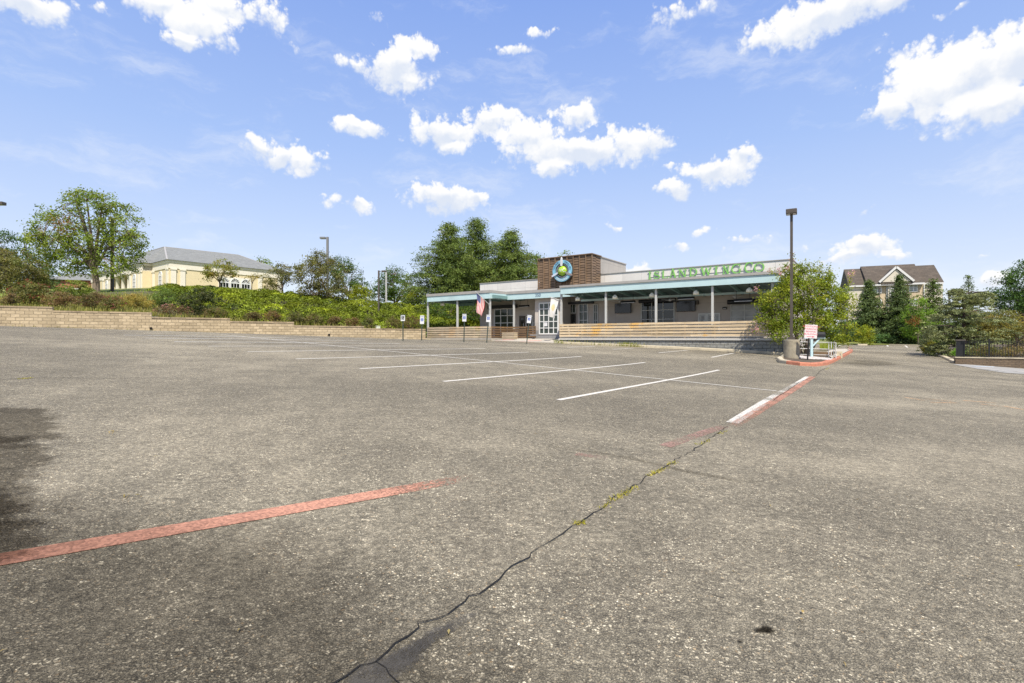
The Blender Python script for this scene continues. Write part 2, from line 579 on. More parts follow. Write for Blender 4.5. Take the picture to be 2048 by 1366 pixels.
def blockwall(name, cols, bw, bh, mortar=(.2, .15, .09), bmp=.9):
    m, nt, b, _ = new_mat(name)
    s = nd(nt, 'ShaderNodeSeparateXYZ')
    nt.links.new(objco(nt), s.inputs[0])
    cb = nd(nt, 'ShaderNodeCombineXYZ')
    nt.links.new(s.outputs[0], cb.inputs[0])
    nt.links.new(s.outputs[2], cb.inputs[1])
    br = nd(nt, 'ShaderNodeTexBrick', offset=.5, i_Scale=1.0, i_Mortar_Size=.014, i_Mortar_Smooth=.5)
    br.inputs['Brick Width'].default_value = bw
    br.inputs['Row Height'].default_value = bh
    br.inputs['Color1'].default_value = (*cols[0], 1)
    br.inputs['Color2'].default_value = (*cols[1], 1)
    br.inputs['Mortar'].default_value = (*mortar, 1)
    nt.links.new(cb.outputs[0], br.inputs['Vector'])
    n = nd(nt, 'ShaderNodeTexNoise', i_Scale=7.0, i_Detail=8.0, i_Roughness=.8)
    nt.links.new(objco(nt), n.inputs['Vector'])
    n_ = nd(nt, 'ShaderNodeTexNoise', i_Scale=.55, i_Detail=5.0, i_Roughness=.65)
    nt.links.new(objco(nt), n_.inputs['Vector'])
    c = mixc(nt, mth(nt, 'MULTIPLY', n.outputs['Fac'], .6), br.outputs['Color'], cols[2])
    c = mixc(nt, mth(nt, 'MULTIPLY', smooth(nt, n_.outputs['Fac'], .48, .72), .45), c, cols[3])
    nt.links.new(tinted(nt, c), b.inputs['Base Color'])
    b.inputs['Roughness'].default_value = .9
    bump(nt, b, mth(nt, 'ADD', mth(nt, 'MULTIPLY', br.outputs['Fac'], -1.2), mth(nt, 'MULTIPLY', n.outputs['Fac'], 1.2)), bmp, .05)
    return m


def groundmat(name, c1, c2, c3, scale=1.5):
    m, nt, b, _ = new_mat(name)
    n = nd(nt, 'ShaderNodeTexNoise', i_Scale=scale, i_Detail=8.0, i_Roughness=.7)
    nt.links.new(objco(nt), n.inputs['Vector'])
    n_ = nd(nt, 'ShaderNodeTexNoise', i_Scale=scale * 22, i_Detail=5.0, i_Roughness=.7)
    nt.links.new(objco(nt), n_.inputs['Vector'])
    c = ramp(nt, n.outputs['Fac'], [(.32, c1), (.5, c2), (.68, c3)])
    c = mixc(nt, 1.0, c, ramp(nt, n_.outputs['Fac'], [(.3, .5), (.7, 1.3)]), 'MULTIPLY')
    nt.links.new(c, b.inputs['Base Color'])
    b.inputs['Roughness'].default_value = .95
    bump(nt, b, n_.outputs['Fac'], .8, .05)
    return m


def woodmat(name, grey, warm, dark=.5):
    m, nt, b, _ = new_mat(name)
    mp = nd(nt, 'ShaderNodeMapping')
    mp.inputs['Scale'].default_value = (.5, 6, 9)
    nt.links.new(objco(nt), mp.inputs[0])
    n = nd(nt, 'ShaderNodeTexNoise', i_Scale=3.0, i_Detail=6.0, i_Roughness=.7)
    nt.links.new(mp.outputs[0], n.inputs['Vector'])
    n_ = nd(nt, 'ShaderNodeTexNoise', i_Scale=.55, i_Detail=4.0, i_Roughness=.7)
    nt.links.new(objco(nt), n_.inputs['Vector'])
    c = mixc(nt, smooth(nt, n_.outputs['Fac'], .52, .68), grey, warm)
    c = mixc(nt, 1.0, c, ramp(nt, n.outputs['Fac'], [(.25, dark), (.7, 1.15)]), 'MULTIPLY')
    nt.links.new(tinted(nt, c), b.inputs['Base Color'])
    b.inputs['Roughness'].default_value = .8
    bump(nt, b, n.outputs['Fac'], .3, .01)
    return m


ASPHALT = asphalt()
WHITE_PAINT = paint('worn white road paint', (.56, .53, .47), .68)
FAINT_PAINT = paint('very worn white road paint', (.62, .61, .58), .58)
RED_PAINT = paint('faded red road paint', (.42, .205, .135), .72, .4)
GHOST_RED = paint('ghost of red road paint', (.30, .18, .14), .36)
ORANGE_PAINT = paint('faded orange survey paint', (.50, .32, .17), .42)
BLUE_PAINT = paint('faded pale blue road paint', (.5, .58, .68), .6)
TAR = plain('crack sealer', (.08, .075, .07), .75, .3, 14)
CRACK = plain('crack depth', (.008, .007, .006), .95, .2, 20)
DARK_PATCH = stain_shade_mat('dark patch film', (.06, .056, .053), .40, 4.5, True, .22, .50)
TYRE = stain_shade_mat('tyre rubber trace', (.09, .085, .075), .28, 9)
CONCRETE = plain('pale concrete', (.46, .40, .285), .9, .16, 4, dirt=.35, bmp=.3)
PAVE = plain('pavement concrete', (.40, .365, .31), .9, .12, 3, dirt=.25, bmp=.2)
ROUGH_CONC = plain('weathered concrete pedestal', (.30, .265, .195), .95, .25, 7, dirt=.5, bmp=.6)
KERB_RED = plain('chipped red kerb paint', (.42, .165, .10), .75, .35, 6, dirt=.25, bmp=.3)
PINK = plain('pink tactile ramp', (.50, .27, .22), .9, .15, 6)
GRASS = groundmat('summer grass', (.10, .14, .025), (.17, .19, .04), (.26, .23, .07), .5)
MULCH = groundmat('mulch and soil', (.06, .045, .03), (.10, .075, .05), (.16, .12, .075), 1.5)
BANKSOIL = groundmat('bank soil under plants', (.05, .06, .02), (.09, .085, .035), (.15, .12, .06), .8)
GRAVEL_M = groundmat('white pebbles', (.45, .41, .38), (.58, .53, .50), (.68, .63, .60), 6)
TAN_BLOCK = blockwall('tan split-face block', ((.31, .235, .135), (.52, .41, .26), (.52, .435, .30), (.22, .17, .105)), .42, .2, (.24, .18, .105))
GREY_BLOCK = blockwall('grey split-face block', ((.24, .24, .22), (.29, .29, .27), (.34, .34, .31), (.18, .18, .155)), .42, .2, (.2, .2, .18), 1.2)
PLINTH_BLOCK = blockwall('pale plinth block', ((.42, .36, .26), (.50, .43, .32), (.52, .46, .36), (.30, .25, .18)), .42, .14, (.22, .19, .14))
STONE_LOW = blockwall('brown low stone', ((.13, .09, .055), (.17, .12, .075), (.20, .15, .10), (.07, .05, .035)), .3, .11, (.12, .09, .07))
STUCCO = panelled('warm grey fibre panels', (.47, .42, .375), 2.4, 1.22, .012, .75, .62)
PARAPET = panelled('pale ribbed parapet panel', (.66, .62, .575), 1.5, .62, .014, .5, .72, streak=.2)
GREYSIDE = panelled('grey streaked panel', (.36, .335, .30), 2.4, 1.2, .01, .7, .8, streak=.5, axes=(1, 2))
STONEBASE = panelled('grey ground-face block', (.25, .25, .25), .4, .2, .01, .9, .7, .5)
BROWN = plain('brown composite slat', (.165, .108, .066), .6, .25, 2.5, stretch=(1, 1, 4))
BROWN_GAP = plain('brown backing panel', (.07, .045, .028), .8, .2, 3)
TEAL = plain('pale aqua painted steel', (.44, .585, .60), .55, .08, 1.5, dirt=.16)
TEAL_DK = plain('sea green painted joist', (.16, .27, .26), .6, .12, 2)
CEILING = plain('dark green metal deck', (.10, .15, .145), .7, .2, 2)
CAPGREY = plain('weathered grey metal edge', (.33, .315, .295), .55, .12, 2, dirt=.15)
ROOFTOP = plain('flat roof membrane', (.45, .44, .42), .9, .1, 1)
COLUMN = plain('pale grey painted post', (.46, .46, .44), .5, .08, 3)
WHITEFR = plain('white window frame', (.66, .66, .64), .45, .05, 3)
WHITE = plain('white painted metal', (.62, .61, .59), .45, .06, 3)
WHITETRIM = plain('dull white deck edge', (.48, .47, .44), .7, .1, 3, dirt=.15)
GLASS = glassy('dark reflecting glass', (.012, .014, .013), .04, .6)
GLASS_GREEN = glassy('greenish window glass', (.03, .042, .034), .05, .6)
GLASS_PALE = glassy('frosted pale panel', (.30, .30, .285), .25, .5)
BLACK = plain('black metal', (.012, .012, .013), .45, .2, 4)
SCREEN = glassy('switched off screen', (.012, .011, .012), .15, .5)
BRONZE = plain('dark bronze steel', (.075, .062, .05), .5, .15, 3)
POLEGREY = plain('grey steel', (.17, .17, .17), .5, .1, 3)
POLEPALE = plain('pale galvanised steel', (.38, .38, .38), .5, .1, 3)
SIGNPOST = plain('dark green sign post', (.035, .05, .04), .6, .15, 5)
SIGNWHITE = plain('white sign face', (.64, .64, .64), .4, .04, 5)
SIGNPINK = plain('sun bleached sign face', (.66, .58, .57), .5, .05, 5)
SIGNRED = plain('faded red lettering', (.50, .05, .09), .6, .15, 5)
SIGNBLUE = plain('blue sign print', (.04, .10, .38), .5, .08, 5)
NAVY = plain('dark blue lettering', (.025, .07, .17), .5, .08, 5)
RING = plain('sky blue ring', (.20, .42, .55), .35, .08, 3)
LIME = plain('lime green dome', (.30, .46, .03), .25, .12, 2)
LETTER = plain('green channel letter', (.20, .46, .10), .4, .1, 3)
CHROME = plain('brushed aluminium', (.62, .63, .64), .35, .08, 4, metal=.5)
BLADETIP = plain('red brown blade tip', (.30, .09, .06), .5, .1, 4)
RUSTY = plain('cream enamel with rust', (.86, .77, .62), .5, .2, 9, dirt=.5)
WOOD = woodmat('weathered cedar board', (.64, .50, .32), (.70, .42, .13))
WOOD_GREY = woodmat('greyed cedar board', (.52, .42, .29), (.54, .38, .22))
WOOD_DARK = woodmat('dark stained board', (.17, .105, .055), (.25, .15, .07))
FLAGRED = plain('flag red cloth', (.50, .055, .055), .9, .08, 4)
FLAGWHITE = plain('flag white cloth', (.62, .60, .57), .9, .05, 4)
FLAGBLUE = plain('flag blue cloth', (.045, .065, .20), .9, .08, 4)
GOLD = plain('faded gold print', (.60, .50, .28), .8, .1, 4)
SAGE = plain('faded green print', (.50, .53, .42), .8, .1, 4)
CREAM = plain('cream stucco', (.64, .54, .34), .85, .06, 2)
OFFWHITE = plain('off-white moulding', (.70, .65, .54), .7, .05, 2)
SLATE = panelled('grey roof shingles', (.20, .205, .195), .5, .28, .03, .9, .7, .5, .16, axes=(0, 1))
SHINGLE = panelled('brown roof shingles', (.085, .067, .050), .6, .3, .03, .9, .75, .5, .2, axes=(0, 2))
SIDING_TAN = panelled('tan lap siding', (.56, .44, .29), 9, .16, .012, .7, .75, .5, .05)
SIDING_PALE = panelled('cream lap siding', (.62, .56, .46), 9, .16, .012, .7, .8, .5, .05)
BRICK = panelled('red brick', (.30, .115, .07), .22, .075, .01, .9, 1.5, .5, .2)
BARK = plain('grey brown bark', (.16, .125, .095), .95, .35, 7, bmp=.6, stretch=(1, 1, .3))
BARK_DK = plain('dark bark', (.07, .05, .037), .95, .35, 7, bmp=.6, stretch=(1, 1, .3))
LEAF = leafy('broad leaves')
NEEDLE = leafy('conifer needles', .3, .6)

# ------------------------------------------------------------------ lie of the land
AX, BY = -0.051, 0.0306                    # the lot climbs to the left and away from the lens
ctrl = [(x, y, AX * x + BY * y) for x, y in
        [(0, 0), (-5, 3), (5, 3), (-9, 10), (0, 10), (8, 9), (-12, 18), (0, 18), (9, 17), (-6, -8), (8, -8), (18, 10), (-20, 12), (-4, 24), (-14, 25)]]


def ctl(u, v, Y):
    p = P(u, v, Y)
    ctrl.append((p.x, p.y, p.z))


for u, v, Y in [(1240, 692.7, 34.1), (1480, 704.7, 29.8), (1060, 684.6, 38.3), (865, 679, 44.1), (1582, 722.5, 23.5),
                (0, 652, 31), (265, 660.3, 34.3), (530, 669.3, 38.2), (700, 675.3, 41), (830, 679.3, 44.2), (1912, 727, 30), (1705, 704.5, 36), (1760, 690, 62),
                (1690, 689, 62), (1850, 691, 60), (2048, 742, 27)]:
    ctl(u, v, Y)
ctrl += [(60, 40, -1.2), (60, 0, -1.8), (30, -25, -1.2), (-35, -10, 1.6), (-50, 15, 2.3), (0, -40, .2), (70, 110, .6), (0, 110, 1.2), (-70, 60, 2.2), (-90, -40, 2.5), (120, 30, 0), (90, -60, -1),
         (250, 250, .8), (-250, 250, 2), (-250, -200, 2), (250, -200, 0), (0, 300, 1.2), (0, -250, .5)]
CT = np.array(ctrl, float)


def _k(r2):
    return np.where(r2 > 0, .5 * r2 * np.log(np.maximum(r2, 1e-12)), 0)


_n = len(CT)
_d2 = ((CT[:, None, :2] - CT[None, :, :2]) ** 2).sum(-1)
_A = np.zeros((_n + 3, _n + 3))
_A[:_n, :_n] = _k(_d2) + np.eye(_n) * 1.5
_A[:_n, _n] = 1
_A[:_n, _n + 1:] = CT[:, :2]
_A[_n:, :_n] = _A[:_n, _n:].T
_W = np.linalg.solve(_A, np.concatenate([CT[:, 2], np.zeros(3)]))


def lot_z(x, y):
    x, y = np.asarray(x, float), np.asarray(y, float)
    sh = np.broadcast(x, y).shape
    q = np.stack([np.broadcast_to(x, sh).ravel(), np.broadcast_to(y, sh).ravel()], -1)
    out = np.empty(len(q))
    for i in range(0, len(q), 20000):
        qq = q[i:i + 20000]
        d2 = ((qq[:, None] - CT[None, :, :2]) ** 2).sum(-1)
        out[i:i + 20000] = _k(d2) @ _W[:_n] + _W[_n] + qq @ _W[_n + 1:]
    return out.reshape(sh)


def LZ(x, y):
    return float(lot_z(x, y))


def G(u, v, up=0.0):
    """where the sight line through a photo pixel meets the lot"""
    k, m = (u - CX) / F, (HZ - v) / F
    ys = np.linspace(1.5, 75, 3000)
    h = EYE + m * ys - lot_z(k * ys, ys) - up
    i = np.where((h[:-1] > 0) & (h[1:] <= 0))[0]
    if len(i):
        i = i[0]
        y = ys[i] + (ys[i + 1] - ys[i]) * h[i] / (h[i] - h[i + 1])
    else:
        y = ys[np.argmin(np.abs(h))]
    return Vector((k * y, y, LZ(k * y, y)))


def grid_mesh(name, xs, ys, zf, mat, keep=None):
    X, Y = np.meshgrid(xs, ys, indexing='ij')
    Z = zf(X, Y)
    nx, ny = X.shape
    v = np.stack([X.ravel(), Y.ravel(), Z.ravel()], -1)
    idx = np.arange(nx * ny).reshape(nx, ny)
    q = np.stack([idx[:-1, :-1], idx[1:, :-1], idx[1:, 1:], idx[:-1, 1:]], -1).reshape(-1, 4)
    if keep is not None:
        c = v[q].mean(1)
        q = q[keep(c[:, 0], c[:, 1])]
    me = bpy.data.meshes.new(name)
    me.from_pydata(v.tolist(), [], q.tolist())
    me.materials.append(mat)
    me.polygons.foreach_set('use_smooth', [True] * len(me.polygons))
    o = bpy.data.objects.new(name, me)
    COL.objects.link(o)
    return o


def sm(e0, e1, x):
    t = np.clip((x - e0) / (e1 - e0), 0, 1)
    return t * t * (3 - 2 * t)


# retaining wall line, running from far left to the restaurant's corner
W1 = np.array([-8.0, 44.2])
WD = np.array([23.0, 13.2]) / math.hypot(23.0, 13.2)
WN = np.array([-WD[1], WD[0]])
# restaurant axes: s runs along the front to the right, t runs into the building
RX, RY = Vector((.8157, -.5785)), Vector((.5785, .8157))
FACE = math.atan2(RX.y, RX.x)


def S(u, t):
    k = (u - CX) / F
    y = t / (RY.y + RY.x * k)
    return y * (RX.x * k + RX.y)


def ST(s, t):
    return RX * s + RY * t


def vw(x, y):
    dx, dy = x - W1[0], y - W1[1]
    return dx * WD[0] + dy * WD[1], dx * WN[0] + dy * WN[1]


def wall_at(u):
    """distance of the retaining wall along the sight line of column u"""
    k = (u - CX) / F
    # (k*y - W1x)*WNx + (y - W1y)*WNy = 0
    y = (W1[0] * WN[0] + W1[1] * WN[1]) / (k * WN[0] + WN[1])
    return k * y, y


# photo tops of the stepped wall: (first column, last column, row at first, row at last)
STEPS = [(-320, 105, 601, 613.5), (105, 303, 618.5, 627), (303, 460, 632.5, 637.5), (460, 588, 641.2, 644.4), (588, 728, 650, 653), (728, 851, 656, 658.5)]
wall_steps = []
for u0, u1, r0, r1 in STEPS:
    (xa, ya), (xb, yb) = wall_at(max(u0, -300)), wall_at(u1)
    za = EYE + (HZ - r0) / F * ya
    zb = EYE + (HZ - r1) / F * yb
    wall_steps.append((vw(xa, ya)[0], vw(xb, yb)[0], (za + zb) / 2 if u0 > 0 else zb))


def wall_top(v):
    v = np.asarray(v, float)
    mid = [(a + b) / 2 for a, b, _ in wall_steps]
    return np.interp(v, mid, [z for _, _, z in wall_steps])


def bank_z(x, y):
    v, w = vw(x, y)
    zt = wall_top(v) - .12
    crest = EYE + np.interp(v, [-45, -34, -27, -20, -8, 0, 14], [3.5, 3.4, 3.5, 4.15, 3.85, 3.2, 2.9])
    z = zt + (crest - zt) * (0.08 * sm(0, 3, w) + .92 * sm(2.2, 12.5, w))
    z = z + 1.75 * sm(13, 30, w) * sm(4, -12, v)
    s, t = x * RX.x + y * RX.y, x * RY.x + y * RY.y
    low = lot_z(x, y) - .5
    f = (1 - sm(S(960, 36.9) - .5, S(960, 36.9) + 3.5, s))
    patio = sm(S(854, 32.6) - 1.2, S(854, 32.6) - .4, s)
    f = f * (1 - patio * (1 - sm(38.2, 42.5, t)))
    return low + (z - low) * f


def ribbon(name, pts, width, mat, lift=.004, step=.4, tint=None, jitter=0.0, offset=0.0, label=None):
    """a painted strip laid on the lot along ground points"""
    pts = [Vector((p.x, p.y)) for p in pts]
    dens = []
    for a, b in zip(pts[:-1], pts[1:]):
        n = max(1, int((b - a).length / step))
        dens += [a.lerp(b, i / n) for i in range(n)]
    dens.append(pts[-1])
    mb = MB()
    L, tt = [], []
    n = len(dens)
    for i, p in enumerate(dens):
        d = (dens[min(i + 1, n - 1)] - dens[max(i - 1, 0)]).normalized()
        s = Vector((-d.y, d.x))
        wl = width(i / max(1, n - 1)) if callable(width) else width
        j = random.uniform(-jitter, jitter)
        for side in (-.5, .5):
            q = p + s * (wl * side + offset + j)
            L.append((q.x, q.y, LZ(q.x, q.y) + lift))
        tt.append(tint(i / max(1, n - 1)) if tint else 1.0)
    mb.v = L
    mb.t = [t for t in tt for _ in (0, 1)]
    mb.f = [[2 * i, 2 * i + 1, 2 * i + 3, 2 * i + 2] for i in range(n - 1)]
    mb.mi = [0] * (n - 1)
    o = mb.build(name, mat)
    return tag(o, label, kind='structure')


def blot(name, c, ra, rb, ang, mat, lift=.005, rings=6, n=36, wob=.2):
    """a dark patch lying on the lot, solid inside and thinning to its rim"""
    mb = MB()
    ph = [random.uniform(0, 6.28) for _ in range(4)]
    ca, sa = math.cos(ang), math.sin(ang)
    vs, ts, fs = [], [], []
    for r in range(rings + 1):
        fr = r / rings
        for k in range(n):
            th = 2 * math.pi * k / n
            wv = 1 + wob * (math.sin(2 * th + ph[0]) * .5 + math.sin(3 * th + ph[1]) * .35 + math.sin(5 * th + ph[2]) * .25)
            x, y = ra * fr * wv * math.cos(th), rb * fr * wv * math.sin(th)
            gx, gy = c.x + x * ca - y * sa, c.y + x * sa + y * ca
            vs.append((gx, gy, LZ(gx, gy) + lift))
            ts.append(min(1.0, 1.4 * (1 - fr)))
    for r in range(rings):
        for k in range(n):
            fs.append([r * n + k, r * n + (k + 1) % n, (r + 1) * n + (k + 1) % n, (r + 1) * n + k])
    mb.v, mb.t, mb.f, mb.mi = vs, ts, fs, [0] * len(fs)
    return tag(mb.build(name, mat), kind='structure')


# the lot, one asphalt sheet; the ground below it runs to the horizon
far_a, far_b = G(1680, 688.5), P(1860, 692, 61)


def lot_keep(x, y):
    v, w = vw(x, y)
    return (w < -.05) & (y < 63) | ((v > 10) & (y < 63))


tag(grid_mesh('parking_lot', np.arange(-62, 74, .5), np.arange(-34, 64.5, .5), lot_z, ASPHALT, lot_keep), kind='structure')
ring = np.concatenate([np.linspace(-1500, -110, 12), np.arange(-100, 101, 4.0), np.linspace(110, 1500, 12)])


def ground_z(x, y):
    r = np.hypot(x, y)
    f = sm(150, 420, r)
    xx, yy = np.clip(x, -240, 240), np.clip(y, -240, 290)
    z = lot_z(xx, yy) - .07
    v, w = vw(x, y)
    z = np.where((w > .2) & (v < 24) & (r < 160), z - .5, z)
    return z * (1 - f) + 0.5 * f


tag(grid_mesh('ground', ring, ring, ground_z, GRASS), kind='structure')
# embankment behind the retaining wall, gridded along the wall
vs_ = np.concatenate([np.linspace(-90, -46, 12), np.arange(-45, 25.1, .75)])
ws_ = np.concatenate([np.arange(.22, 16, .6), np.linspace(16.5, 110, 30)])
VV, WW = np.meshgrid(vs_, ws_, indexing='ij')
bx_, by_ = W1[0] + VV * WD[0] + WW * WN[0], W1[1] + VV * WD[1] + WW * WN[1]
bz_ = bank_z(bx_, by_)
idx_ = np.arange(VV.size).reshape(VV.shape)
bq_ = np.stack([idx_[:-1, :-1], idx_[1:, :-1], idx_[1:, 1:], idx_[:-1, 1:]], -1).reshape(-1, 4)
me_ = bpy.data.meshes.new('embankment')
me_.from_pydata(np.stack([bx_.ravel(), by_.ravel(), bz_.ravel()], -1).tolist(), [], bq_.tolist())
me_.materials.append(BANKSOIL)
me_.materials.append(GRASS)
wc = WW.ravel()[bq_].mean(1)
vc = VV.ravel()[bq_].mean(1)
me_.polygons.foreach_set('material_index', ((wc > 12) | (vc < -26)).astype(int).tolist())
me_.polygons.foreach_set('use_smooth', [True] * len(me_.polygons))
eo = bpy.data.objects.new('embankment', me_)
COL.objects.link(eo)
tag(eo, kind='structure')

# ------------------------------------------------------------------ painted bays, cracks, stains and painted shade
ribbon('parking_line', [G(442, 669.4), G(600, 684.8), G(800, 704.6), G(1000, 724.8), G(1300, 756), G(1553, 782)], .095, WHITE_PAINT, .006)
for (a, b), mt in [(((1117, 800), (1438, 740)), WHITE_PAINT), (((887, 763), (1290, 725)), WHITE_PAINT), (((720, 737.5), (1163, 713)), WHITE_PAINT),
                   (((592, 718), (1057, 704.5)), WHITE_PAINT), (((495, 703.4), (971, 697)), WHITE_PAINT), (((416, 692.4), (877, 692.3)), WHITE_PAINT),
                   (((348, 683.6), (800, 687.3)), FAINT_PAINT), (((290, 676.2), (730, 682)), FAINT_PAINT), (((247, 670.2), (640, 677.5)), FAINT_PAINT),
                   (((1317, 705.8), (1377, 700.2)), WHITE_PAINT), (((1423, 714.8), (1470, 706)), WHITE_PAINT), (((1135, 694.8), (1190, 692.4)), FAINT_PAINT),
                   (((1225, 698.5), (1268, 696.6)), FAINT_PAINT)]:
    ribbon('parking_line', [G(*a), G(*b)], .105, mt, .004)
ribbon('parking_line', [G(1464, 846), G(1536, 800), G(1616, 753.5)], .17, WHITE_PAINT, .004, tint=lambda f: .80 + .1 * math.sin(f * 9))
ribbon('fire_lane_line', [G(1466, 853), G(1553, 800), G(1625, 753.5)], .17, RED_PAINT, .0065, tint=lambda f: .66 + .14 * min(1, f * 3))
ribbon('fire_lane_line', [G(1330, 893), G(1400, 868), G(1450, 852)], .15, GHOST_RED, .004)
ribbon('fire_lane_line', [G(-420, 1192), G(0, 1120), G(480, 1037), G(760, 988), G(940, 955), G(1100, 928)], .165, RED_PAINT, .004, step=.15,
       tint=lambda f: 1.0 - .9 * max(0, (f - .55) / .45) ** 1.0)
ribbon('fire_lane_line', [G(1150, 908), G(1215, 916)], .12, GHOST_RED, .004)
for a, b in [((1812, 795), (1850, 801)), ((1848, 797.5), (1905, 803)), ((1862, 805), (1915, 806)), ((1925, 801), (1990, 806)), ((1960, 808), (1998, 813)), ((2005, 812), (2050, 820))]:
    ribbon('survey_mark', [G(*a), G(*b)], .10, ORANGE_PAINT, .004, step=.1, jitter=.03)

crack_px = [(640, 1392), (675, 1366), (720, 1335), (752, 1327), (790, 1290), (838, 1258), (851, 1246), (895, 1232), (930, 1206), (960, 1190), (1000, 1160), (1042, 1125),
            (1062, 1108), (1100, 1085), (1160, 1048), (1200, 1022), (1262, 975), (1330, 935), (1410, 886), (1456, 853)]
cp = [G(*p) for p in crack_px]
fine = []
for a, b in zip(cp[:-1], cp[1:]):
    L = (b - a).length
    n = max(2, int(L / .07))
    for i in range(n):
        q = a.lerp(b, i / n)
        if i:
            q += Vector((random.uniform(-.022, .022), random.uniform(-.022, .022), 0))
        fine.append(q)
fine.append(cp[-1])
ribbon('pavement_crack', fine, lambda f: .0015 + .003 * abs(math.sin(f * 23)) + .003 * abs(math.sin(f * 57)) + random.uniform(0, .003), CRACK, .009, step=1)
br = [G(752, 1327), G(772, 1340), G(778, 1352), G(800, 1372)]
ribbon('pavement_crack', br, .004, CRACK, .009)
fc = [G(1548, 800), G(1580, 778), G(1600, 764), G(1632, 752), G(1640, 742), G(1655, 735.5)]
ribbon('pavement_crack', fc, .014, CRACK, .009, step=.3, jitter=.012)
ribbon('pavement_crack', [G(-60, 766), G(30, 759), G(70, 756), G(150, 756), G(230, 757.5), G(285, 756)], .014, CRACK, .009, step=.25, jitter=.03)
ribbon('pavement_crack', [G(-40, 668), G(20, 671), G(60, 674)], .03, CRACK, .009, step=.5, jitter=.05)
ribbon('pavement_crack', [G(1655, 735.5), G(1690, 737), G(1760, 742), G(1830, 752)], .010, CRACK, .009, step=.3, jitter=.05)
blotpts = [(760, 1330, .26, .09), (800, 1303, .22, .06), (850, 1270, .18, .045), (905, 1240, .16, .04)]
for u, v, ra, rb in blotpts:
    c = G(u + 12, v + 8)
    blot('crack_sealer', c, ra, rb, math.atan2(.8157, .5785), stain_shade_mat('sealer %d' % u, (.075, .068, .058), .6 if u < 900 else .3, 8, False), .006)
blot('oil_stain', G(1528, 1262), .06, .035, .2, stain_shade_mat('oil', (.02, .019, .018), .85, 16), .006, wob=.35)
blot('oil_stain', G(1480, 1285), .012, .012, 0, stain_shade_mat('oil drip', (.02, .019, .018), .7, 16), .006)
blot('dark_patch', G(-110, 935), 2.2, .75, R(-40), DARK_PATCH, .005)  # dark see-through patches near the left edge, thinning towards their rims
blot('dark_patch', G(-50, 850), 1.5, .9, R(-30), DARK_PATCH, .006)
blot('dark_patch', G(-130, 1040), 1.3, .5, R(-40), DARK_PATCH, .007)
blot('tyre_and_shade_mark', G(1745, 726), 4.5, 1.3, R(50), stain_shade_mat('drive shade film', (.08, .075, .068), .2, 2), .006)  # shade of the island tree on the drive, painted as a dark film
blot('broad_dark_patch', G(-40, 1400), 3.6, 1.7, R(-30), stain_shade_mat('broad dark film', (.075, .072, .069), .36, 1.0), .0052, wob=.1)  # broad film that darkens the asphalt, strongest in its middle
arc = [G(1015, 880), G(1130, 897), G(1250, 915), G(1380, 945), G(1470, 961), G(1540, 967), G(1605, 968)]
ribbon('tyre_and_shade_mark', arc, .09, TYRE, .008, tint=lambda f: .6 * math.sin(math.pi * min(1, f * 1.05)))

# ------------------------------------------------------------------ kerbs, pavements and the kerb island


def kerb_run(name, pts, w, h, mat, inward, tints=None):
    """kerb with a rounded nose along ground points; inward = which side the top lies on (+1 left of travel)"""
    mb = MB()
    n = len(pts)
    prof = [(0, -.05), (.012, h * .75), (.035, h), (w, h), (w, -.05)]
    vs, fs = [], []
    for i, p in enumerate(pts):
        d = (pts[min(i + 1, n - 1)] - pts[max(i - 1, 0)])
        d = Vector((d.x, d.y)).normalized()
        s = Vector((-d.y, d.x)) * inward
        for a, z in prof:
            vs.append((p.x + s.x * a, p.y + s.y * a, LZ(p.x, p.y) + z))
    m = len(prof)
    for i in range(n - 1):
        for k in range(m - 1):
            fs.append((i * m + k, i * m + k + 1, (i + 1) * m + k + 1, (i + 1) * m + k))
    fs += [tuple(range(m)), tuple(range((n - 1) * m, n * m))]
    mb.add(vs, fs)
    return tag(mb.build(name, mat), kind='structure')


def gpt(s, t):
    q = ST(s, t)
    return Vector((q.x, q.y, LZ(q.x, q.y)))


TK = 32.0
kerb_pts = [gpt(S(u, TK), TK) for u in (1118, 1160, 1240, 1320, 1400, 1480, 1540, 1576)]
kerb_run('kerb', kerb_pts, .3, .15, CONCRETE, 1)
kerb_run('kerb', [gpt(S(u, 32.1), 32.1) for u in (800, 830, 853)], .5, .12, CONCRETE, 1)
isl_px = [(1576, 709), (1566, 714), (1553, 721.5), (1558, 725.5), (1572, 728)]
isl_red_px = [(1572, 728), (1600, 731.5), (1632, 733), (1655, 730.5), (1668, 725), (1680, 718.5), (1692, 712), (1704, 705.3), (1706, 702.8)]
isl = [G(*p) for p in isl_px]
isl_r = [G(*p) for p in isl_red_px]


def densify(ps, k=4):
    out = []
    for a, b in zip(ps[:-1], ps[1:]):
        out += [a.lerp(b, i / k) for i in range(k)]
    return out + [ps[-1]]


kerb_run('kerb', densify(isl, 2), .22, .15, CONCRETE, 1)
kerb_run('kerb', densify(isl_r, 3), .22, .15, KERB_RED, 1)
fl = densify(isl, 2) + densify(isl_r, 3)[1:]
back = [gpt(S(1655, 33.5), 33.5), gpt(S(1590, 32.6), 32.6)]
cen = sum((p for p in fl), Vector()) / len(fl)
mb = MB()
vs = [(p.x + (cen.x - p.x) * .03, p.y + (cen.y - p.y) * .03, LZ(p.x, p.y) + .11) for p in fl + back]
cz = (cen.x, cen.y, LZ(cen.x, cen.y) + .14)
mb.add(vs + [cz], [(i, (i + 1) % len(vs), len(vs)) for i in range(len(vs))])
tag(mb.build('planting_bed', MULCH), kind='structure')
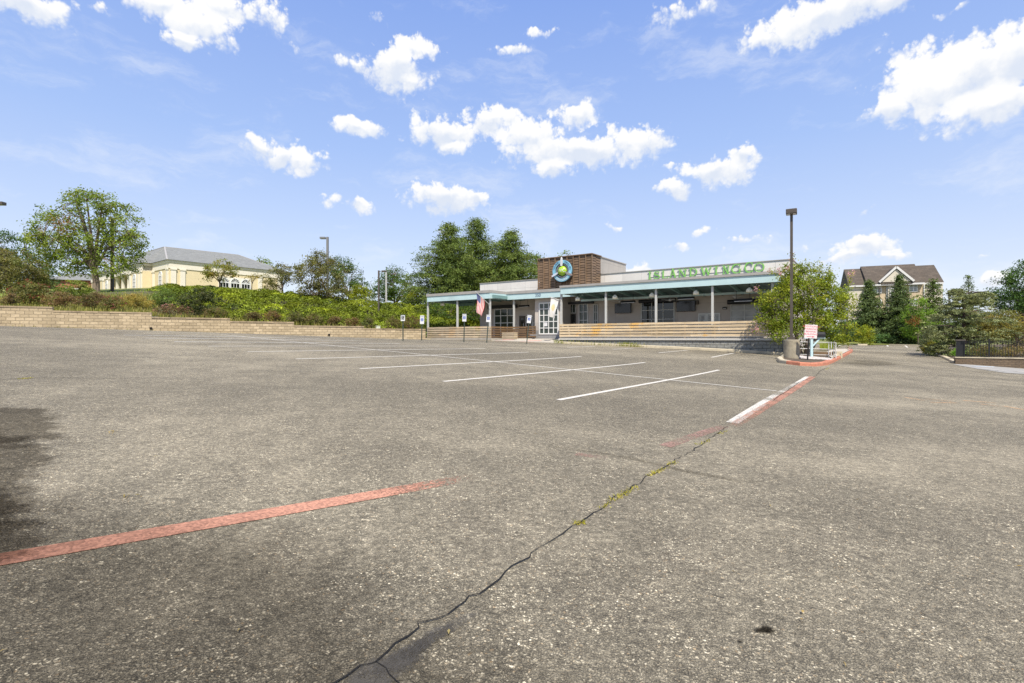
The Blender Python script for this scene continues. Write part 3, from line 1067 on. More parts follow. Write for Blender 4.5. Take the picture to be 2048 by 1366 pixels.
# concrete walk along the right of the island
walk = [G(1664, 723), G(1678, 717), G(1700, 704.5), G(1690, 702), G(1664, 703), G(1650, 711)]
mb = MB()
mb.add([(p.x, p.y, LZ(p.x, p.y) + .165) for p in walk], [tuple(range(len(walk)))])
tag(mb.build('pavement', PAVE), kind='structure')
# white pebbles round the foot of the sign
mb = MB()
gc = G(1618, 722)


def inside(x, y, pad=.28):
    """true for a spot inside the island's kerb"""
    ring_ = [(p.x + (cen.x - p.x) * .12, p.y + (cen.y - p.y) * .12) for p in fl + back]
    hit = False
    for (x0, y0), (x1, y1) in zip(ring_, ring_[1:] + ring_[:1]):
        if (y0 > y) != (y1 > y) and x < (x1 - x0) * (y - y0) / (y1 - y0) + x0:
            hit = not hit
    return hit


for _ in range(2600):
    a, r = random.uniform(0, 6.28), math.sqrt(random.random())
    x, y = gc.x + .1 + 1.35 * r * math.cos(a), gc.y + .6 + 1.2 * r * math.sin(a)
    if not inside(x, y):
        continue
    z, q = LZ(x, y) + .135, random.uniform(.02, .045)
    t = random.uniform(.7, 1.15)
    th = random.uniform(0, 3)
    c, s_ = math.cos(th) * q, math.sin(th) * q
    mb.add([(x + c, y + s_, z), (x - s_, y + c, z), (x - c, y - s_, z), (x + s_, y - c, z), (x, y, z + q * .8)], [(0, 1, 4), (1, 2, 4), (2, 3, 4), (3, 0, 4)], t)
tag(mb.build('pebbles', plain('loose white pebbles', (.50, .455, .43), .9, .1, 8)), 'white pebbles spread round the sign and mailbox posts', 'gravel', kind='stuff')

# entrance pavement, rising from the kerb to the door
mb = MB()
us = [985, 1005, 1030, 1060, 1090, 1124]
ss_ = [S(u, TK) for u in us]
for a, b in zip(ss_[:-1], ss_[1:]):
    p = [gpt(a, TK), gpt(b, TK)]
    q = [ST(a + .6, 35.6), ST(b + .6, 35.6)]
    mb.add([(p[0].x, p[0].y, p[0].z + .06), (p[1].x, p[1].y, p[1].z + .06), (q[1].x, q[1].y, EYE - .03), (q[0].x, q[0].y, EYE - .03),
            (p[0].x, p[0].y, p[0].z - .1), (p[1].x, p[1].y, p[1].z - .1)], [(0, 1, 2, 3), (0, 1, 5, 4)])
tag(mb.build('pavement', PAVE), kind='structure')
for ua, ub in ((990, 1013), (1040, 1068)):
    mb = MB()
    q = [gpt(S(ua, TK), TK - .06), gpt(S(ub, TK), TK - .06)]
    w = [ST(S(ua, TK) + .1, 33.0), ST(S(ub, TK) + .1, 33.0)]
    z = [LZ(q[0].x, q[0].y), LZ(q[1].x, q[1].y)]
    h = [z[i] + .07 + (EYE - .03 - z[i] - .06) * (1.0 / 3.6) for i in (0, 1)]
    mb.add([(q[0].x, q[0].y, z[0] + .012), (q[1].x, q[1].y, z[1] + .012), (w[1].x, w[1].y, h[1] + .012), (w[0].x, w[0].y, h[0] + .012)], [(0, 1, 2, 3)])
    tag(mb.build('pavement_ramp', PINK), kind='structure')
# right-hand pale crossing with hatch paint beyond the drive
cr = [G(1905, 729), G(1955, 738), G(2010, 746), G(2100, 752), G(2200, 745), G(2100, 728)]
mb = MB()
mb.add([(p.x, p.y, LZ(p.x, p.y) + .012) for p in cr], [tuple(range(len(cr)))])
tag(mb.build('pavement', plain('pale worn concrete', (.27, .262, .245), .9, .12, 1.5)), kind='structure')
for (a, b, mt) in [((1960, 738), (2012, 743.5), WHITE_PAINT), ((1945, 733.5), (2048, 736.5), BLUE_PAINT), ((1990, 731), (2100, 733), WHITE_PAINT), ((2000, 738), (2100, 741), WHITE_PAINT), ((2030, 744), (2110, 748), WHITE_PAINT)]:
    ribbon('crossing_line', [G(*a), G(*b)], .22, mt, .04)
# grass verge across the end of the drive and bed right of the drive
vg = [G(1668, 690.5), G(1700, 690), G(1780, 690.4), G(1848, 692)]
mb = MB()
mb.add([(p.x, p.y, LZ(p.x, p.y) + .06) for p in vg] + [(p.x * 1.12, p.y * 1.12, LZ(p.x * 1.12, p.y * 1.12) + .25) for p in reversed(vg)], [tuple(range(8))])
tag(mb.build('verge', GRASS), kind='structure')
kerb_run('kerb', densify([G(1778, 690.6), G(1815, 691.4), G(1846, 692.4)], 2), .2, .14, ROUGH_CONC, 1)
kerb_run('kerb', densify([G(1716, 690.6), G(1735, 691)], 2), .4, .16, CONCRETE, 1)
for a, b in (((1773, 688.4), (1776, 693)), ((1808, 689.5), (1815, 695)), ((1682, 689.5), (1678, 692))):
    ribbon('parking_line', [G(*a), G(*b)], .16, WHITE_PAINT, .005)
bed = [G(1838, 692.5), G(1846, 702), G(1860, 706.5), G(1880, 712), G(1900, 718), G(1909, 726)]
mb = MB()
outb = [Vector((p.x + 26, p.y + 6, 0)) for p in reversed(bed)]
for i in range(len(bed) - 1):
    a, b = bed[i], bed[i + 1]
    c, d = Vector((b.x + 26, b.y + 4, 0)), Vector((a.x + 26, a.y + 4, 0))
    mb.add([(a.x, a.y, LZ(a.x, a.y) + .1), (b.x, b.y, LZ(b.x, b.y) + .1), (c.x, c.y, LZ(b.x, b.y) + .35), (d.x, d.y, LZ(a.x, a.y) + .35)], [(0, 1, 2, 3)])
tag(mb.build('planting_bed', MULCH), kind='structure')
kerb_run('kerb', densify([G(1848, 703.5), G(1864, 709), G(1885, 716), G(1906, 726.5)], 2), .25, .12, CONCRETE, 1)

# ------------------------------------------------------------------ the restaurant (local axes: x along the front, y into the building, z above its floor)
S0, T0 = S(1121, 32.6), 32.6
base = ST(S0, T0)
REST = thing('restaurant', (base.x, base.y, EYE), FACE, 'single-storey grey restaurant with aqua canopy and brown slatted tower', 'restaurant')


def sx(u, t):
    return S(u, t) - S0


def ty(t):
    return t - T0


HC = 3.19                      # underside of the fascia above the floor
xA0, xA1 = sx(854, 32.6), sx(979.5, 32.6)
xJ = sx(1012.7, 34.7)
xR1 = sx(1561, 32.6)
xL = sx(960, 36.9)
xE = sx(1584, 36.9)
TW = 36.9

# main walls
mb = MB()
mb.box(xL, xE, ty(TW), ty(TW) + .3, -.9, 3.55)
mb.box(xL, xL + .3, ty(TW) + .3, ty(52), -.9, 3.55)
mb.box(xE - .3, xE, ty(TW) + .3, ty(52), -.9, 3.55)
mb.box(xL + .3, xE - .3, ty(52) - .3, ty(52), -.9, 3.55)
mb.build('wall', STUCCO, REST)
mb = MB()
mb.box(xL, xE, ty(TW), ty(TW) + .28, 3.552, 5.0)
mb.box(xL, xL + .28, ty(TW) + .28, ty(52), 3.552, 5.0)
mb.box(xE - .28, xE, ty(TW) + .28, ty(52), 3.552, 5.0)
mb.box(xL + .28, xE - .28, ty(52) - .28, ty(52), 3.552, 5.0)
par = mb.build('parapet', PARAPET, REST)
mb = MB()
mb.box(xL - .04, xE + .04, ty(TW) - .05, ty(TW) + .32, 5.0, 5.05)
mb.box(xL - .04, xL + .32, ty(TW) + .32, ty(52) + .04, 5.0, 5.05)
mb.box(xE - .32, xE + .04, ty(TW) + .32, ty(52) + .04, 5.0, 5.05)
mb.build('coping', CAPGREY, par)
mb = MB()
mb.box(xL + .28, xE - .28, ty(TW) + .28, ty(52) - .28, 4.2, 4.3)
mb.build('roof', ROOFTOP, REST)

# entrance bay below the tower
xN0, xN1 = sx(1070, 35.2), sx(1121, 35.2)
mb = MB()
mb.box(xN0, xN1, ty(35.2), ty(TW) - .002, -.3, 3.3)
mb.build('entrance_wall', STUCCO, REST)
mb = MB()
mb.box(xN0 - .03, sx(1080, 35.2), ty(35.2) - .035, ty(35.2) - .002, -.3, .62)
mb.box(sx(1080, 35.2), sx(1118.5, 35.2), ty(35.2) - .035, ty(35.2) - .002, -.3, .22)
mb.box(xN0 - .03, xN0 - .002, ty(35.2) - .002, ty(TW), -.3, .62)
mb.build('stone_base', STONEBASE, REST)


def glazing(name, x0, x1, z0, z1, t, cols, rows, parent=REST, frame=WHITEFR, glass=GLASS_GREEN, fw=.07, mw=.045, proud=.07, label=None):
    """a framed window: frame and bars stand proud, the pane sits back behind them"""
    mb = MB()
    y0 = ty(t) - proud
    y1 = ty(t) - .002
    mb.box(x0, x1, y0, y1, z1 - fw, z1)
    mb.box(x0, x1, y0, y1, z0, z0 + fw)
    mb.box(x0, x0 + fw, y0, y1, z0 + fw, z1 - fw)
    mb.box(x1 - fw, x1, y0, y1, z0 + fw, z1 - fw)
    for i in range(1, cols):
        xc = x0 + (x1 - x0) * i / cols
        mb.box(xc - mw / 2, xc + mw / 2, y0 + .008, y1, z0 + fw, z1 - fw)
    for j in range(1, rows):
        zc = z0 + (z1 - z0) * j / rows
        for i in range(cols):
            xa = x0 + (x1 - x0) * i / cols + (mw / 2 if i else fw)
            xb = x0 + (x1 - x0) * (i + 1) / cols - (mw / 2 if i < cols - 1 else fw)
            mb.box(xa, xb, y0 + .012, y1, zc - mw / 2, zc + mw / 2)
    w = mb.build(name, frame, parent)
    if label:
        w['label'] = label
    mb = MB()
    mb.box(x0 + .01, x1 - .01, ty(t) - .018, ty(t) - .004, z0 + .01, z1 - .01)
    mb.build('pane', glass, w)
    return w


def zpx(v, u, t):
    """height above the floor of photo row v at column u on plane t"""
    k = (u - CX) / F
    return (HZ - v) / F * t / (RY.y + RY.x * k)


gl = glazing('window', sx(1078.5, 35.2), sx(1117.5, 35.2), zpx(668.8, 1080, 35.2), zpx(605.6, 1080, 35.2), 35.2, 4, 5, fw=.09, mw=.06)
mb = MB()
mb.box(sx(1089, 35.2), sx(1095, 35.2), ty(35.2) - .03, ty(35.2) - .02, .95, 1.35)
tag(mb.build('paper_notice', SIGNWHITE), 'white paper notice taped inside the entrance window', 'notice')
nt_ = bpy.data.objects['paper_notice']
nt_.location, nt_.rotation_euler = REST.location, REST.rotation_euler
# left patio openings
glazing('window', sx(989, TW), sx(1029, TW), .05, zpx(617, 1005, TW), TW, 3, 4, fw=.08, mw=.06, proud=.09)


def door(x0, x1, t, z1, leaf, frame, glass=GLASS, handle=True):
    mb = MB()
    y0, y1 = ty(t) - .09, ty(t) - .002
    mb.box(x0, x0 + .07, y0, y1, 0, z1)
    mb.box(x1 - .07, x1, y0, y1, 0, z1)
    mb.box(x0 + .07, x1 - .07, y0, y1, z1 - .07, z1)
    d = mb.build('door', frame, REST)
    mb = MB()
    mb.box(x0 + .072, x1 - .072, ty(t) - .05, ty(t) - .004, .01, z1 - .072)
    mb.build('leaf', leaf, d)
    mb = MB()
    mb.box(x0 + .18, x1 - .18, ty(t) - .058, ty(t) - .052, .9, z1 - .2)
    mb.build('pane', glass, d)
    if handle:
        mb = MB()
        mb.box(x1 - .16, x1 - .13, ty(t) - .12, ty(t) - .052, .85, 1.25)
        mb.build('handle', CHROME, d)
    return d


door(sx(1039.5, TW), sx(1051, TW), TW, zpx(632, 1045, TW), BRONZE, BRONZE)
door(sx(1052.5, TW), sx(1067, TW), TW, zpx(632, 1060, TW), BLACK, WHITEFR)
# right patio openings
glazing('window', sx(1131, TW), sx(1152.5, TW), 2.0, 2.78, TW, 3, 1, frame=COLUMN, label='transom window above the dark entry doors')
door(sx(1131.5, TW), sx(1141.8, TW), TW, 1.98, BLACK, BRONZE)
door(sx(1142, TW), sx(1152.4, TW), TW, 1.98, BLACK, BRONZE)
glazing('window', sx(1158, TW), sx(1176.5, TW), .1, 2.76, TW, 2, 4)
glazing('window', sx(1187, TW), sx(1196.5, TW), .1, 2.7, TW, 2, 4, frame=COLUMN)
glazing('garage_door', sx(1282, TW), sx(1350, TW), .03, 2.72, TW, 3, 4, frame=COLUMN, glass=GLASS, fw=.09, mw=.05)
mb = MB()
mb.box(sx(1352, TW), sx(1363, TW), ty(TW) - .2, ty(TW) - .004, .02, 1.06)
mb.build('service_hatch', CAPGREY, REST)
d1 = door(sx(1397, TW), sx(1413.5, TW), TW, 1.72, COLUMN, WHITEFR, GLASS_PALE)
d2 = door(sx(1413.8, TW), sx(1428, TW), TW, 1.72, COLUMN, WHITEFR, GLASS_PALE, False)
d3 = door(sx(1428.3, TW), sx(1440.5, TW), TW, 1.72, COLUMN, WHITEFR, GLASS_PALE, False)
glazing('garage_door', sx(1461, TW), sx(1518, TW), .03, 2.32, TW, 2, 5, frame=COLUMN, glass=GLASS_PALE, fw=.07, mw=.06, label='roll-up door with frosted pale panels')
# dark strip curtains rolled above the openings
mb = MB()
mb.box(sx(975, 36.5), sx(1032, 36.5), ty(36.5), ty(36.5) + .25, 2.62, 2.92)
mb.build('rolled_awning', BLACK, REST)
mb = MB()
mb.box(sx(1128, 36.4), sx(1186, 36.4), ty(36.4), ty(36.4) + .25, 2.72, 2.88)
mb.build('rolled_awning', BLACK, REST)
mb = MB()
mb.tube([(sx(1278, 36.4), ty(36.4), 2.70), (sx(1352, 36.4), ty(36.4), 2.70)], .13, 10)
mb.build('rolled_awning', BLACK, REST)
mb = MB()
mb.tube([(sx(1455, 36.4), ty(36.4), 2.40), (sx(1530, 36.4), ty(36.4), 2.40)], .16, 10)
mb.build('rolled_awning', BLACK, REST)

# tower: white-grey box with brown slat cladding on the street side
t0, t1, tc_ = 35.2, 41.9, 36.86
xT0, xT1 = sx(1075.5, 35.2), sx(1184, 35.2)
HT = 6.42
mb = MB()
mb.box(xT0 + .12, xT1 - .12, ty(t0) + .12, ty(tc_), 3.56, HT - .04)
tower = mb.build('tower', BROWN_GAP, REST)
mb = MB()
mb.box(xT0 + .1, xT1 - .1, ty(tc_) + .002, ty(t1), 5.10, HT - .06)
mb.build('side_panel', GREYSIDE, tower)
mb = MB()
mb.box(xT0 - .03, xT1 + .03, ty(t0) - .03, ty(tc_), HT - .04, HT + .03)
mb.build('coping', BROWN, tower)
mb = MB()
mb.box(xT0 + .04, xT1 - .04, ty(tc_) + .003, ty(t1) + .05, HT - .06, HT + .01)
mb.build('side_coping', CAPGREY, tower)
# slats: nine bays of stacked boards, each board leaning out at its foot
mb = MB()
nb, nr = 9, 14
z_lo, z_hi = 3.58, HT - .05
bw = (xT1 - xT0) / nb
rh = (z_hi - z_lo) / nr


def slat(x0, x1, y, z, along_x=True, flip=False):
    lo, hi = z + .006, z + rh - .026
    d0, d1 = .058, .035
    tint = random.uniform(.8, 1.15)
    if along_x:
        mb.prism([(y - d0, lo), (y - d0 + .03, lo), (y - d1 + .03, hi), (y - d1, hi)], 'x', x0, x1, tint)
    else:
        mb.prism([(y + d0, lo), (y + d0 - .03, lo), (y + d1 - .03, hi), (y + d1, hi)], 'y', x0, x1, tint)


for i in range(nb):
    for j in range(nr):
        off = rh * (.5 if i % 2 else 0) - rh * .25
        zz = z_lo + j * rh + off
        if zz < z_lo - .01 or zz + rh > z_hi + .06:
            continue
        slat(xT0 + i * bw + .02, xT0 + (i + 1) * bw - .02, ty(t0) + .11, zz)
for i in range(2):
    ya, yb = ty(t0) + (tc_ - t0) * i / 2, ty(t0) + (tc_ - t0) * (i + 1) / 2
    for j in range(nr):
        zz = z_lo + j * rh + rh * (.5 if i % 2 else 0) - rh * .25
        if zz < z_lo - .01 or zz + rh > z_hi + .06:
            continue
        slat(ya + .02, yb - .02, xT1 - .11, zz, False)
mb.build('slat_cladding', BROWN, tower)
mb = MB()
for i in range(nb + 1):
    x = xT0 + i * bw
    mb.box(max(x - .035, xT0), min(x + .035, xT1), ty(t0) - .01, ty(t0) + .1, z_lo - .02, z_hi - .003, random.uniform(1.0, 1.2))
mb.build('cladding_batten', BROWN, tower)

# canopies
mb = MB()
pA = [(xA0, ty(32.6)), (xA1, ty(32.6)), (xJ, ty(34.7)), (.7, ty(34.7))]


def strip(mb, pts, th, z0, z1):
    """fascia board of thickness th along plan points"""
    ps = [Vector(p) for p in pts]
    n = len(ps)
    inn = []
    for i, p in enumerate(ps):
        d = (ps[min(i + 1, n - 1)] - ps[max(i - 1, 0)]).normalized()
        inn.append(p + Vector((-d.y, d.x)) * th)
    vs = [(*p, z) for z in (z0, z1) for p in ps] + [(*p, z) for z in (z0, z1) for p in inn]
    fs = []
    for i in range(n - 1):
        fs += [(i, i + 1, n + i + 1, n + i), (2 * n + i, 2 * n + i + 1, 3 * n + i + 1, 3 * n + i), (i, i + 1, 2 * n + i + 1, 2 * n + i), (n + i, n + i + 1, 3 * n + i + 1, 3 * n + i)]
    fs += [(0, n, 3 * n, 2 * n), (n - 1, 2 * n - 1, 4 * n - 1, 3 * n - 1)]
    mb.add(vs, fs)


strip(mb, pA, .12, HC, HC + .46)
strip(mb, [(xA0 - .001, ty(38.2)), (xA0 - .001, ty(32.6) + .001)], .12, HC - .0, HC + .459)
canl = mb.build('canopy_fascia', TEAL, REST)
mb = MB()
strip(mb, [(xA0 - .05, ty(38.2)), (xA0 - .05, ty(32.55)), (xA1 + .02, ty(32.55)), (xJ, ty(34.65)), (.7, ty(34.65))], .2, HC + .462, HC + .68)
mb.build('roof_edge', CAPGREY, canl)
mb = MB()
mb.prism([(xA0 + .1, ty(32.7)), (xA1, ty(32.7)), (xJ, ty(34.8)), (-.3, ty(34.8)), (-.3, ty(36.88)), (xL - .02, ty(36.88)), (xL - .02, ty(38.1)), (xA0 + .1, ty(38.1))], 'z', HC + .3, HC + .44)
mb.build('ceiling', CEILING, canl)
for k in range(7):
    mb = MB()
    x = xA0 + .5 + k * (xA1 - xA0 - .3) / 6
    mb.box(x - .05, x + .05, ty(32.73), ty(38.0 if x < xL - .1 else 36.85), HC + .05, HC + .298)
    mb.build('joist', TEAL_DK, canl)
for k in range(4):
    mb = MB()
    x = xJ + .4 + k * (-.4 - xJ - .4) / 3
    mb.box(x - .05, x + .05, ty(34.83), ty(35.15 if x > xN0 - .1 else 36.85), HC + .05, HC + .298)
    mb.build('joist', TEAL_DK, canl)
mb = MB()
mb.box(xA0 + .15, xL - .2, ty(36.3), ty(36.42), HC - .2, HC + .048)
mb.build('beam', TEAL_DK, canl)
# right canopy
mb = MB()
strip(mb, [(.0, ty(34.95)), (.0, ty(32.601)), (xR1, ty(32.601))], .12, HC + .02, HC + .48)
canr = mb.build('canopy_fascia', TEAL, REST)
mb = MB()
strip(mb, [(-.06, ty(34.95)), (-.06, ty(32.54)), (xR1 + .05, ty(32.54))], .22, HC + .482, HC + .63)
mb.build('roof_edge', CAPGREY, canr)
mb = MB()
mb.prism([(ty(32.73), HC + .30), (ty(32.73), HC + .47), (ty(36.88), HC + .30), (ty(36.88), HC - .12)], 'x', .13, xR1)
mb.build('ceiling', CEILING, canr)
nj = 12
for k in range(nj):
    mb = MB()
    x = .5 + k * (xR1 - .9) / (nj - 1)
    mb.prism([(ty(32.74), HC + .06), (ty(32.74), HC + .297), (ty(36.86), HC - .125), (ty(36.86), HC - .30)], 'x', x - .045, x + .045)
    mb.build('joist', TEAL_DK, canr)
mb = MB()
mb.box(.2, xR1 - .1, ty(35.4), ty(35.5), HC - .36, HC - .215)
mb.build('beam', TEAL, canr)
for k, u in enumerate((1122.5, 1211.7, 1312, 1425, 1545)):
    mb = MB()
    x = sx(u, 32.82)
    mb.box(x - .065, x + .065, ty(32.78), ty(32.9), -.05, HC + .1)
    mb.build('column', COLUMN, REST)
for k, (u, t) in enumerate(((856, 32.82), (915, 32.82), (980, 32.86), (1028, 34.95), (1068, 34.95))):
    if u == 1068:
        continue
    mb = MB()
    x = sx(u, t)
    mb.box(x - .07, x + .07, ty(t) - .06, ty(t) + .06, -.5, HC + .08)
    mb.build('column', COLUMN, REST)
# patio floors
mb = MB()
xD1 = sx(1564, 32.7)
mb.box(-.12, xD1, ty(32.62), ty(TW) - .003, -.12, -.0)
mb.build('patio_floor', PAVE, REST)
mb = MB()
mb.box(-.14, xD1 + .02, ty(32.56), ty(32.617), -.135, -.035)
mb.build('deck_edge', WHITETRIM, REST)
mb = MB()
mb.box(0, xD1, ty(32.64), ty(32.95), -2.2, -.137)
mb.box(-.1, -.002, ty(32.64), ty(TW), -2.2, -.137)
mb.box(xD1 - .3, xD1 - .002, ty(32.96), ty(TW) - .1, -2.2, -.137)
mb.build('foundation_wall', GREY_BLOCK, REST)
mb = MB()
mb.prism([(xA0 - .1, ty(32.66)), (xA1 + .1, ty(32.66)), (xJ + .1, ty(34.75)), (xN0 - .05, ty(34.75)), (xN0 - .05, ty(TW) - .003), (xL - .01, ty(TW) - .003), (xL - .01, ty(38.2)), (xA0 - .1, ty(38.2))], 'z', -.14, -.01)
mb.build('patio_floor', PAVE, REST)
mb = MB()
mb.box(xA0 - .1, xA1 + .3, ty(32.68), ty(32.9), -1.2, -.142)
mb.box(xA0 - .1, xA0 + .15, ty(32.902), ty(38.2), -1.2, -.142)
mb.build('foundation_wall', PLINTH_BLOCK, REST)
# house number on the left fascia
mb = MB()
xc, zc = sx(1076, 34.7), HC + .23
text_into(mb, '350', .36, lambda x, y, d: (xc + x, ty(34.7) - d - .004, zc + y), .012)
mb.build('house_number', NAVY, REST)


def rest_thing(name, x, y, z, label, cat, group=None, rz=0.0):
    q = REST.location + Matrix.Rotation(FACE, 3, 'Z') @ Vector((x, y, z))
    return thing(name, q, FACE + rz, label, cat, group)


# ------------------------------------------------------------------ slatted patio fences
def slat_fence(parent, segs, mat, z0=.1, nbd=5, bh=.138, gap=.055, lead=None):
    """segs: plan points relative to the fence's own base"""
    mb = MB()
    for a, b in zip(segs[:-1], segs[1:]):
        a, b = Vector(a), Vector(b)
        L = (b - a).length
        d = (b - a).normalized()
        for j in range(nbd):
            z = z0 + j * (bh + gap)
            p = -random.uniform(0, 1.5)
            while p < L:
                l = random.choice((2.4, 3.0, 3.6))
                q0, q1 = max(0, p) + .004, min(L, p + l) - .004
                if q1 > q0 + .05:
                    m0, m1 = a + d * q0, a + d * q1
                    mb.bar((m0.x, m0.y, z + bh / 2), (m1.x, m1.y, z + bh / 2), .035, bh, random.uniform(.78, 1.15))
                p += l
    mb.build('slat_boards', mat, parent)
    for a, b in zip(segs[:-1], segs[1:]):
        a, b = Vector(a), Vector(b)
        L = (b - a).length
        d = (b - a).normalized()
        nrm = Vector((-d.y, d.x))
        n = max(1, round(L / 1.75))
        for i in range(n + 1):
            if i == 0 and a != Vector(segs[0]):
                continue
            m = a + d * min(max(L * i / n, .06), L - .06) + nrm * .066
            mb = MB()
            mb.box(m.x - .045, m.x + .045, m.y - .045, m.y + .045, -.0, z0 + nbd * (bh + gap) - gap, random.uniform(.7, 1.0))
            mb.build('post', mat, parent)


fr_ = rest_thing('patio_fence', -.12, ty(32.66), .0, 'long horizontal tan board fence along the front of the right patio', 'fence')
slat_fence(fr_, [(0, 0), (xD1 + .1, 0)], WOOD)
mb = MB()
mb.box(0.02, xD1 + .08, -.02, .02, .055, .085)
mb.build('bottom_rail', WHITETRIM, fr_)
fl_ = rest_thing('patio_fence', xA0 - .05, ty(32.7), .0, 'greyed horizontal board fence round the left patio corner', 'fence')
slat_fence(fl_, [(0, 5.2), (0, 0), (sx(982, 32.7) - xA0 + .05, 0)], WOOD_GREY, .03)
mb = MB()
ff_ = rest_thing('patio_fence', sx(984, 32.75), ty(32.75), .0, 'dark brown board fence set back in shade beside the entrance', 'fence')
slat_fence(ff_, [(0, 0), (xJ - sx(984, 32.75), ty(34.78) - ty(32.75)), (sx(1052, 34.78) - sx(984, 32.75), ty(34.78) - ty(32.75))], WOOD_DARK, .03)
gt_ = rest_thing('patio_gate', sx(1053.5, 34.78), ty(34.78), 0, 'dark slatted patio gate with steel kick bar next to the entrance', 'gate')
slat_fence(gt_, [(0, 0), (sx(1070.5, 34.78) - sx(1053.5, 34.78) , 0)], WOOD_DARK, .06)
mb = MB()
mb.box(.3, .95, -.045, -.02, .22, .26)
mb.build('kick_bar', CHROME, gt_)
pl_ = rest_thing('planter_box', sx(1004, 33.6), ty(33.6), -.1, 'small low slatted timber planter before the dark patio fence', 'planter')
mb = MB()
for j in range(4):
    mb.box(0, 1.2, -.02, .02, .04 + j * .135, .15 + j * .135, random.uniform(.8, 1.1))
    mb.box(0, .04, .021, .5, .04 + j * .135, .15 + j * .135, random.uniform(.8, 1.1))
    mb.box(1.16, 1.2, .021, .5, .04 + j * .135, .15 + j * .135, random.uniform(.8, 1.1))
mb.build('box_sides', WOOD_GREY, pl_)
mb = MB()
mb.box(.041, 1.159, .021, .5, .0, .46)
mb.build('soil', MULCH, pl_)

# ------------------------------------------------------------------ letters on the parapet
sg = rest_thing('letter_sign', sx(1297, TW), ty(TW), 4.33, 'green raised serif letters spelling the restaurant name on the parapet', 'sign')
X0S = sx(1297, TW)


def stroke_shape(mb, pts, w, d0, d1):
    """one pen stroke as a solid slab; w may be a number or one width per point"""
    n = len(pts)
    ws = w if isinstance(w, (list, tuple)) else [w] * n
    Lf, Rt = [], []
    for i, p in enumerate(pts):
        a, b = Vector(pts[max(i - 1, 0)]), Vector(pts[min(i + 1, n - 1)])
        d = (b - a).normalized()
        s = Vector((-d.y, d.x)) * ws[i] / 2
        Lf.append(Vector(p) + s)
        Rt.append(Vector(p) - s)
    vs = []
    for y in (-d1, -d0):
        for i in range(n):
            vs += [(Lf[i].x, y, Lf[i].y), (Rt[i].x, y, Rt[i].y)]
    fs = []
    for i in range(n - 1):
        a = 2 * i
        b = 2 * n + 2 * i
        fs += [(a, a + 1, a + 3, a + 2), (b, b + 2, b + 3, b + 1), (a, a + 2, b + 2, b), (a + 1, b + 1, b + 3, a + 3)]
    fs += [(0, 2 * n, 2 * n + 1, 1), (2 * n - 2, 2 * n - 1, 4 * n - 1, 4 * n - 2)]
    mb.add(vs, fs)


def arc_pts(cx, cy, rx, ry, a0, a1, n=14):
    return [(cx + rx * math.cos(R(a0 + (a1 - a0) * i / n)), cy + ry * math.sin(R(a0 + (a1 - a0) * i / n))) for i in range(n + 1)]


def letter_strokes(ch, w, h):
    k, th, sf = .085, .045, .034      # thick, thin, serif
    T = lambda x, y0, y1, t=k: ([(x, y0), (x, y1)], t)
    H = lambda x0, x1, y, t=sf: ([(x0, y), (x1, y)], t)
    q = sf / 2
    if ch == 'I':
        c = w / 2
        return [T(c, 0, h), H(0, w, q), H(0, w, h - q)]
    if ch == 'L':
        return [T(k, 0, h), H(0, 2.1 * k, h - q), H(0, w, q), ([(w - q, 0), (w - q, .22 * h)], sf)]
    if ch == 'N':
        return [T(.2 * w, 0, h, th), ([(.2 * w, h), (.8 * w, 0)], k), T(.82 * w, 0, h, th), H(.02 * w, .42 * w, q), H(.62 * w, w, h - q), H(0, .3 * w, h - q)]
    if ch == 'A':
        return [([(.14 * w, 0), (.5 * w, h)], th), ([(.48 * w, h), (.86 * w, 0)], k), H(.3 * w, .72 * w, .34 * h, th), H(0, .3 * w, q), H(.68 * w, w, q)]
    if ch == 'D':
        return [T(.2 * w, 0, h), (arc_pts(.3 * w, h / 2, .62 * w, h / 2 - th / 2, 90, -90), [th] * 4 + [k] * 7 + [th] * 4), H(0, .35 * w, q), H(0, .35 * w, h - q)]
    if ch == 'W':
        return [([(.08 * w, h), (.3 * w, 0)], k), ([(.3 * w, 0), (.5 * w, .92 * h)], th), ([(.5 * w, .92 * h), (.72 * w, 0)], k), ([(.72 * w, 0), (.92 * w, h)], th),
                H(0, .22 * w, h - q), H(.8 * w, w, h - q)]
    if ch in 'CG':
        out = [(arc_pts(.52 * w, h / 2, .46 * w, h / 2 - th / 2, 48, 312, 18), [th] * 4 + [k] * 11 + [th] * 4), ([(.86 * w, .98 * h), (.86 * w, .68 * h)], sf)]
        if ch == 'G':
            out += [T(.86 * w, .05 * h, .44 * h, .8 * k), H(.66 * w, w, .44 * h)]
        else:
            out += [([(.86 * w, .02 * h), (.86 * w, .22 * h)], sf)]
        return out
    if ch == 'O':
        return [(arc_pts(.5 * w, h / 2, .44 * w, h / 2 - th / 2, 0, 180, 14), [k] * 4 + [th] * 7 + [k] * 4), (arc_pts(.5 * w, h / 2, .44 * w, h / 2 - th / 2, 180, 360, 14), [k] * 4 + [th] * 7 + [k] * 4)]
    if ch == 'S':
        r = h / 4 + .01
        up = arc_pts(.5 * w, h - r, .36 * w, r - th / 2, 35, 270, 12)
        dn = arc_pts(.5 * w, r, .40 * w, r - th / 2 + .006, 90, -145, 12)
        return [(up + dn[1:], [th] * 5 + [k * .8] * 5 + [k] * 5 + [k * .8] * 5 + [th] * 5), ([(.82 * w, .98 * h), (.82 * w, .72 * h)], sf), ([(.14 * w, .02 * h), (.14 * w, .28 * h)], sf)]


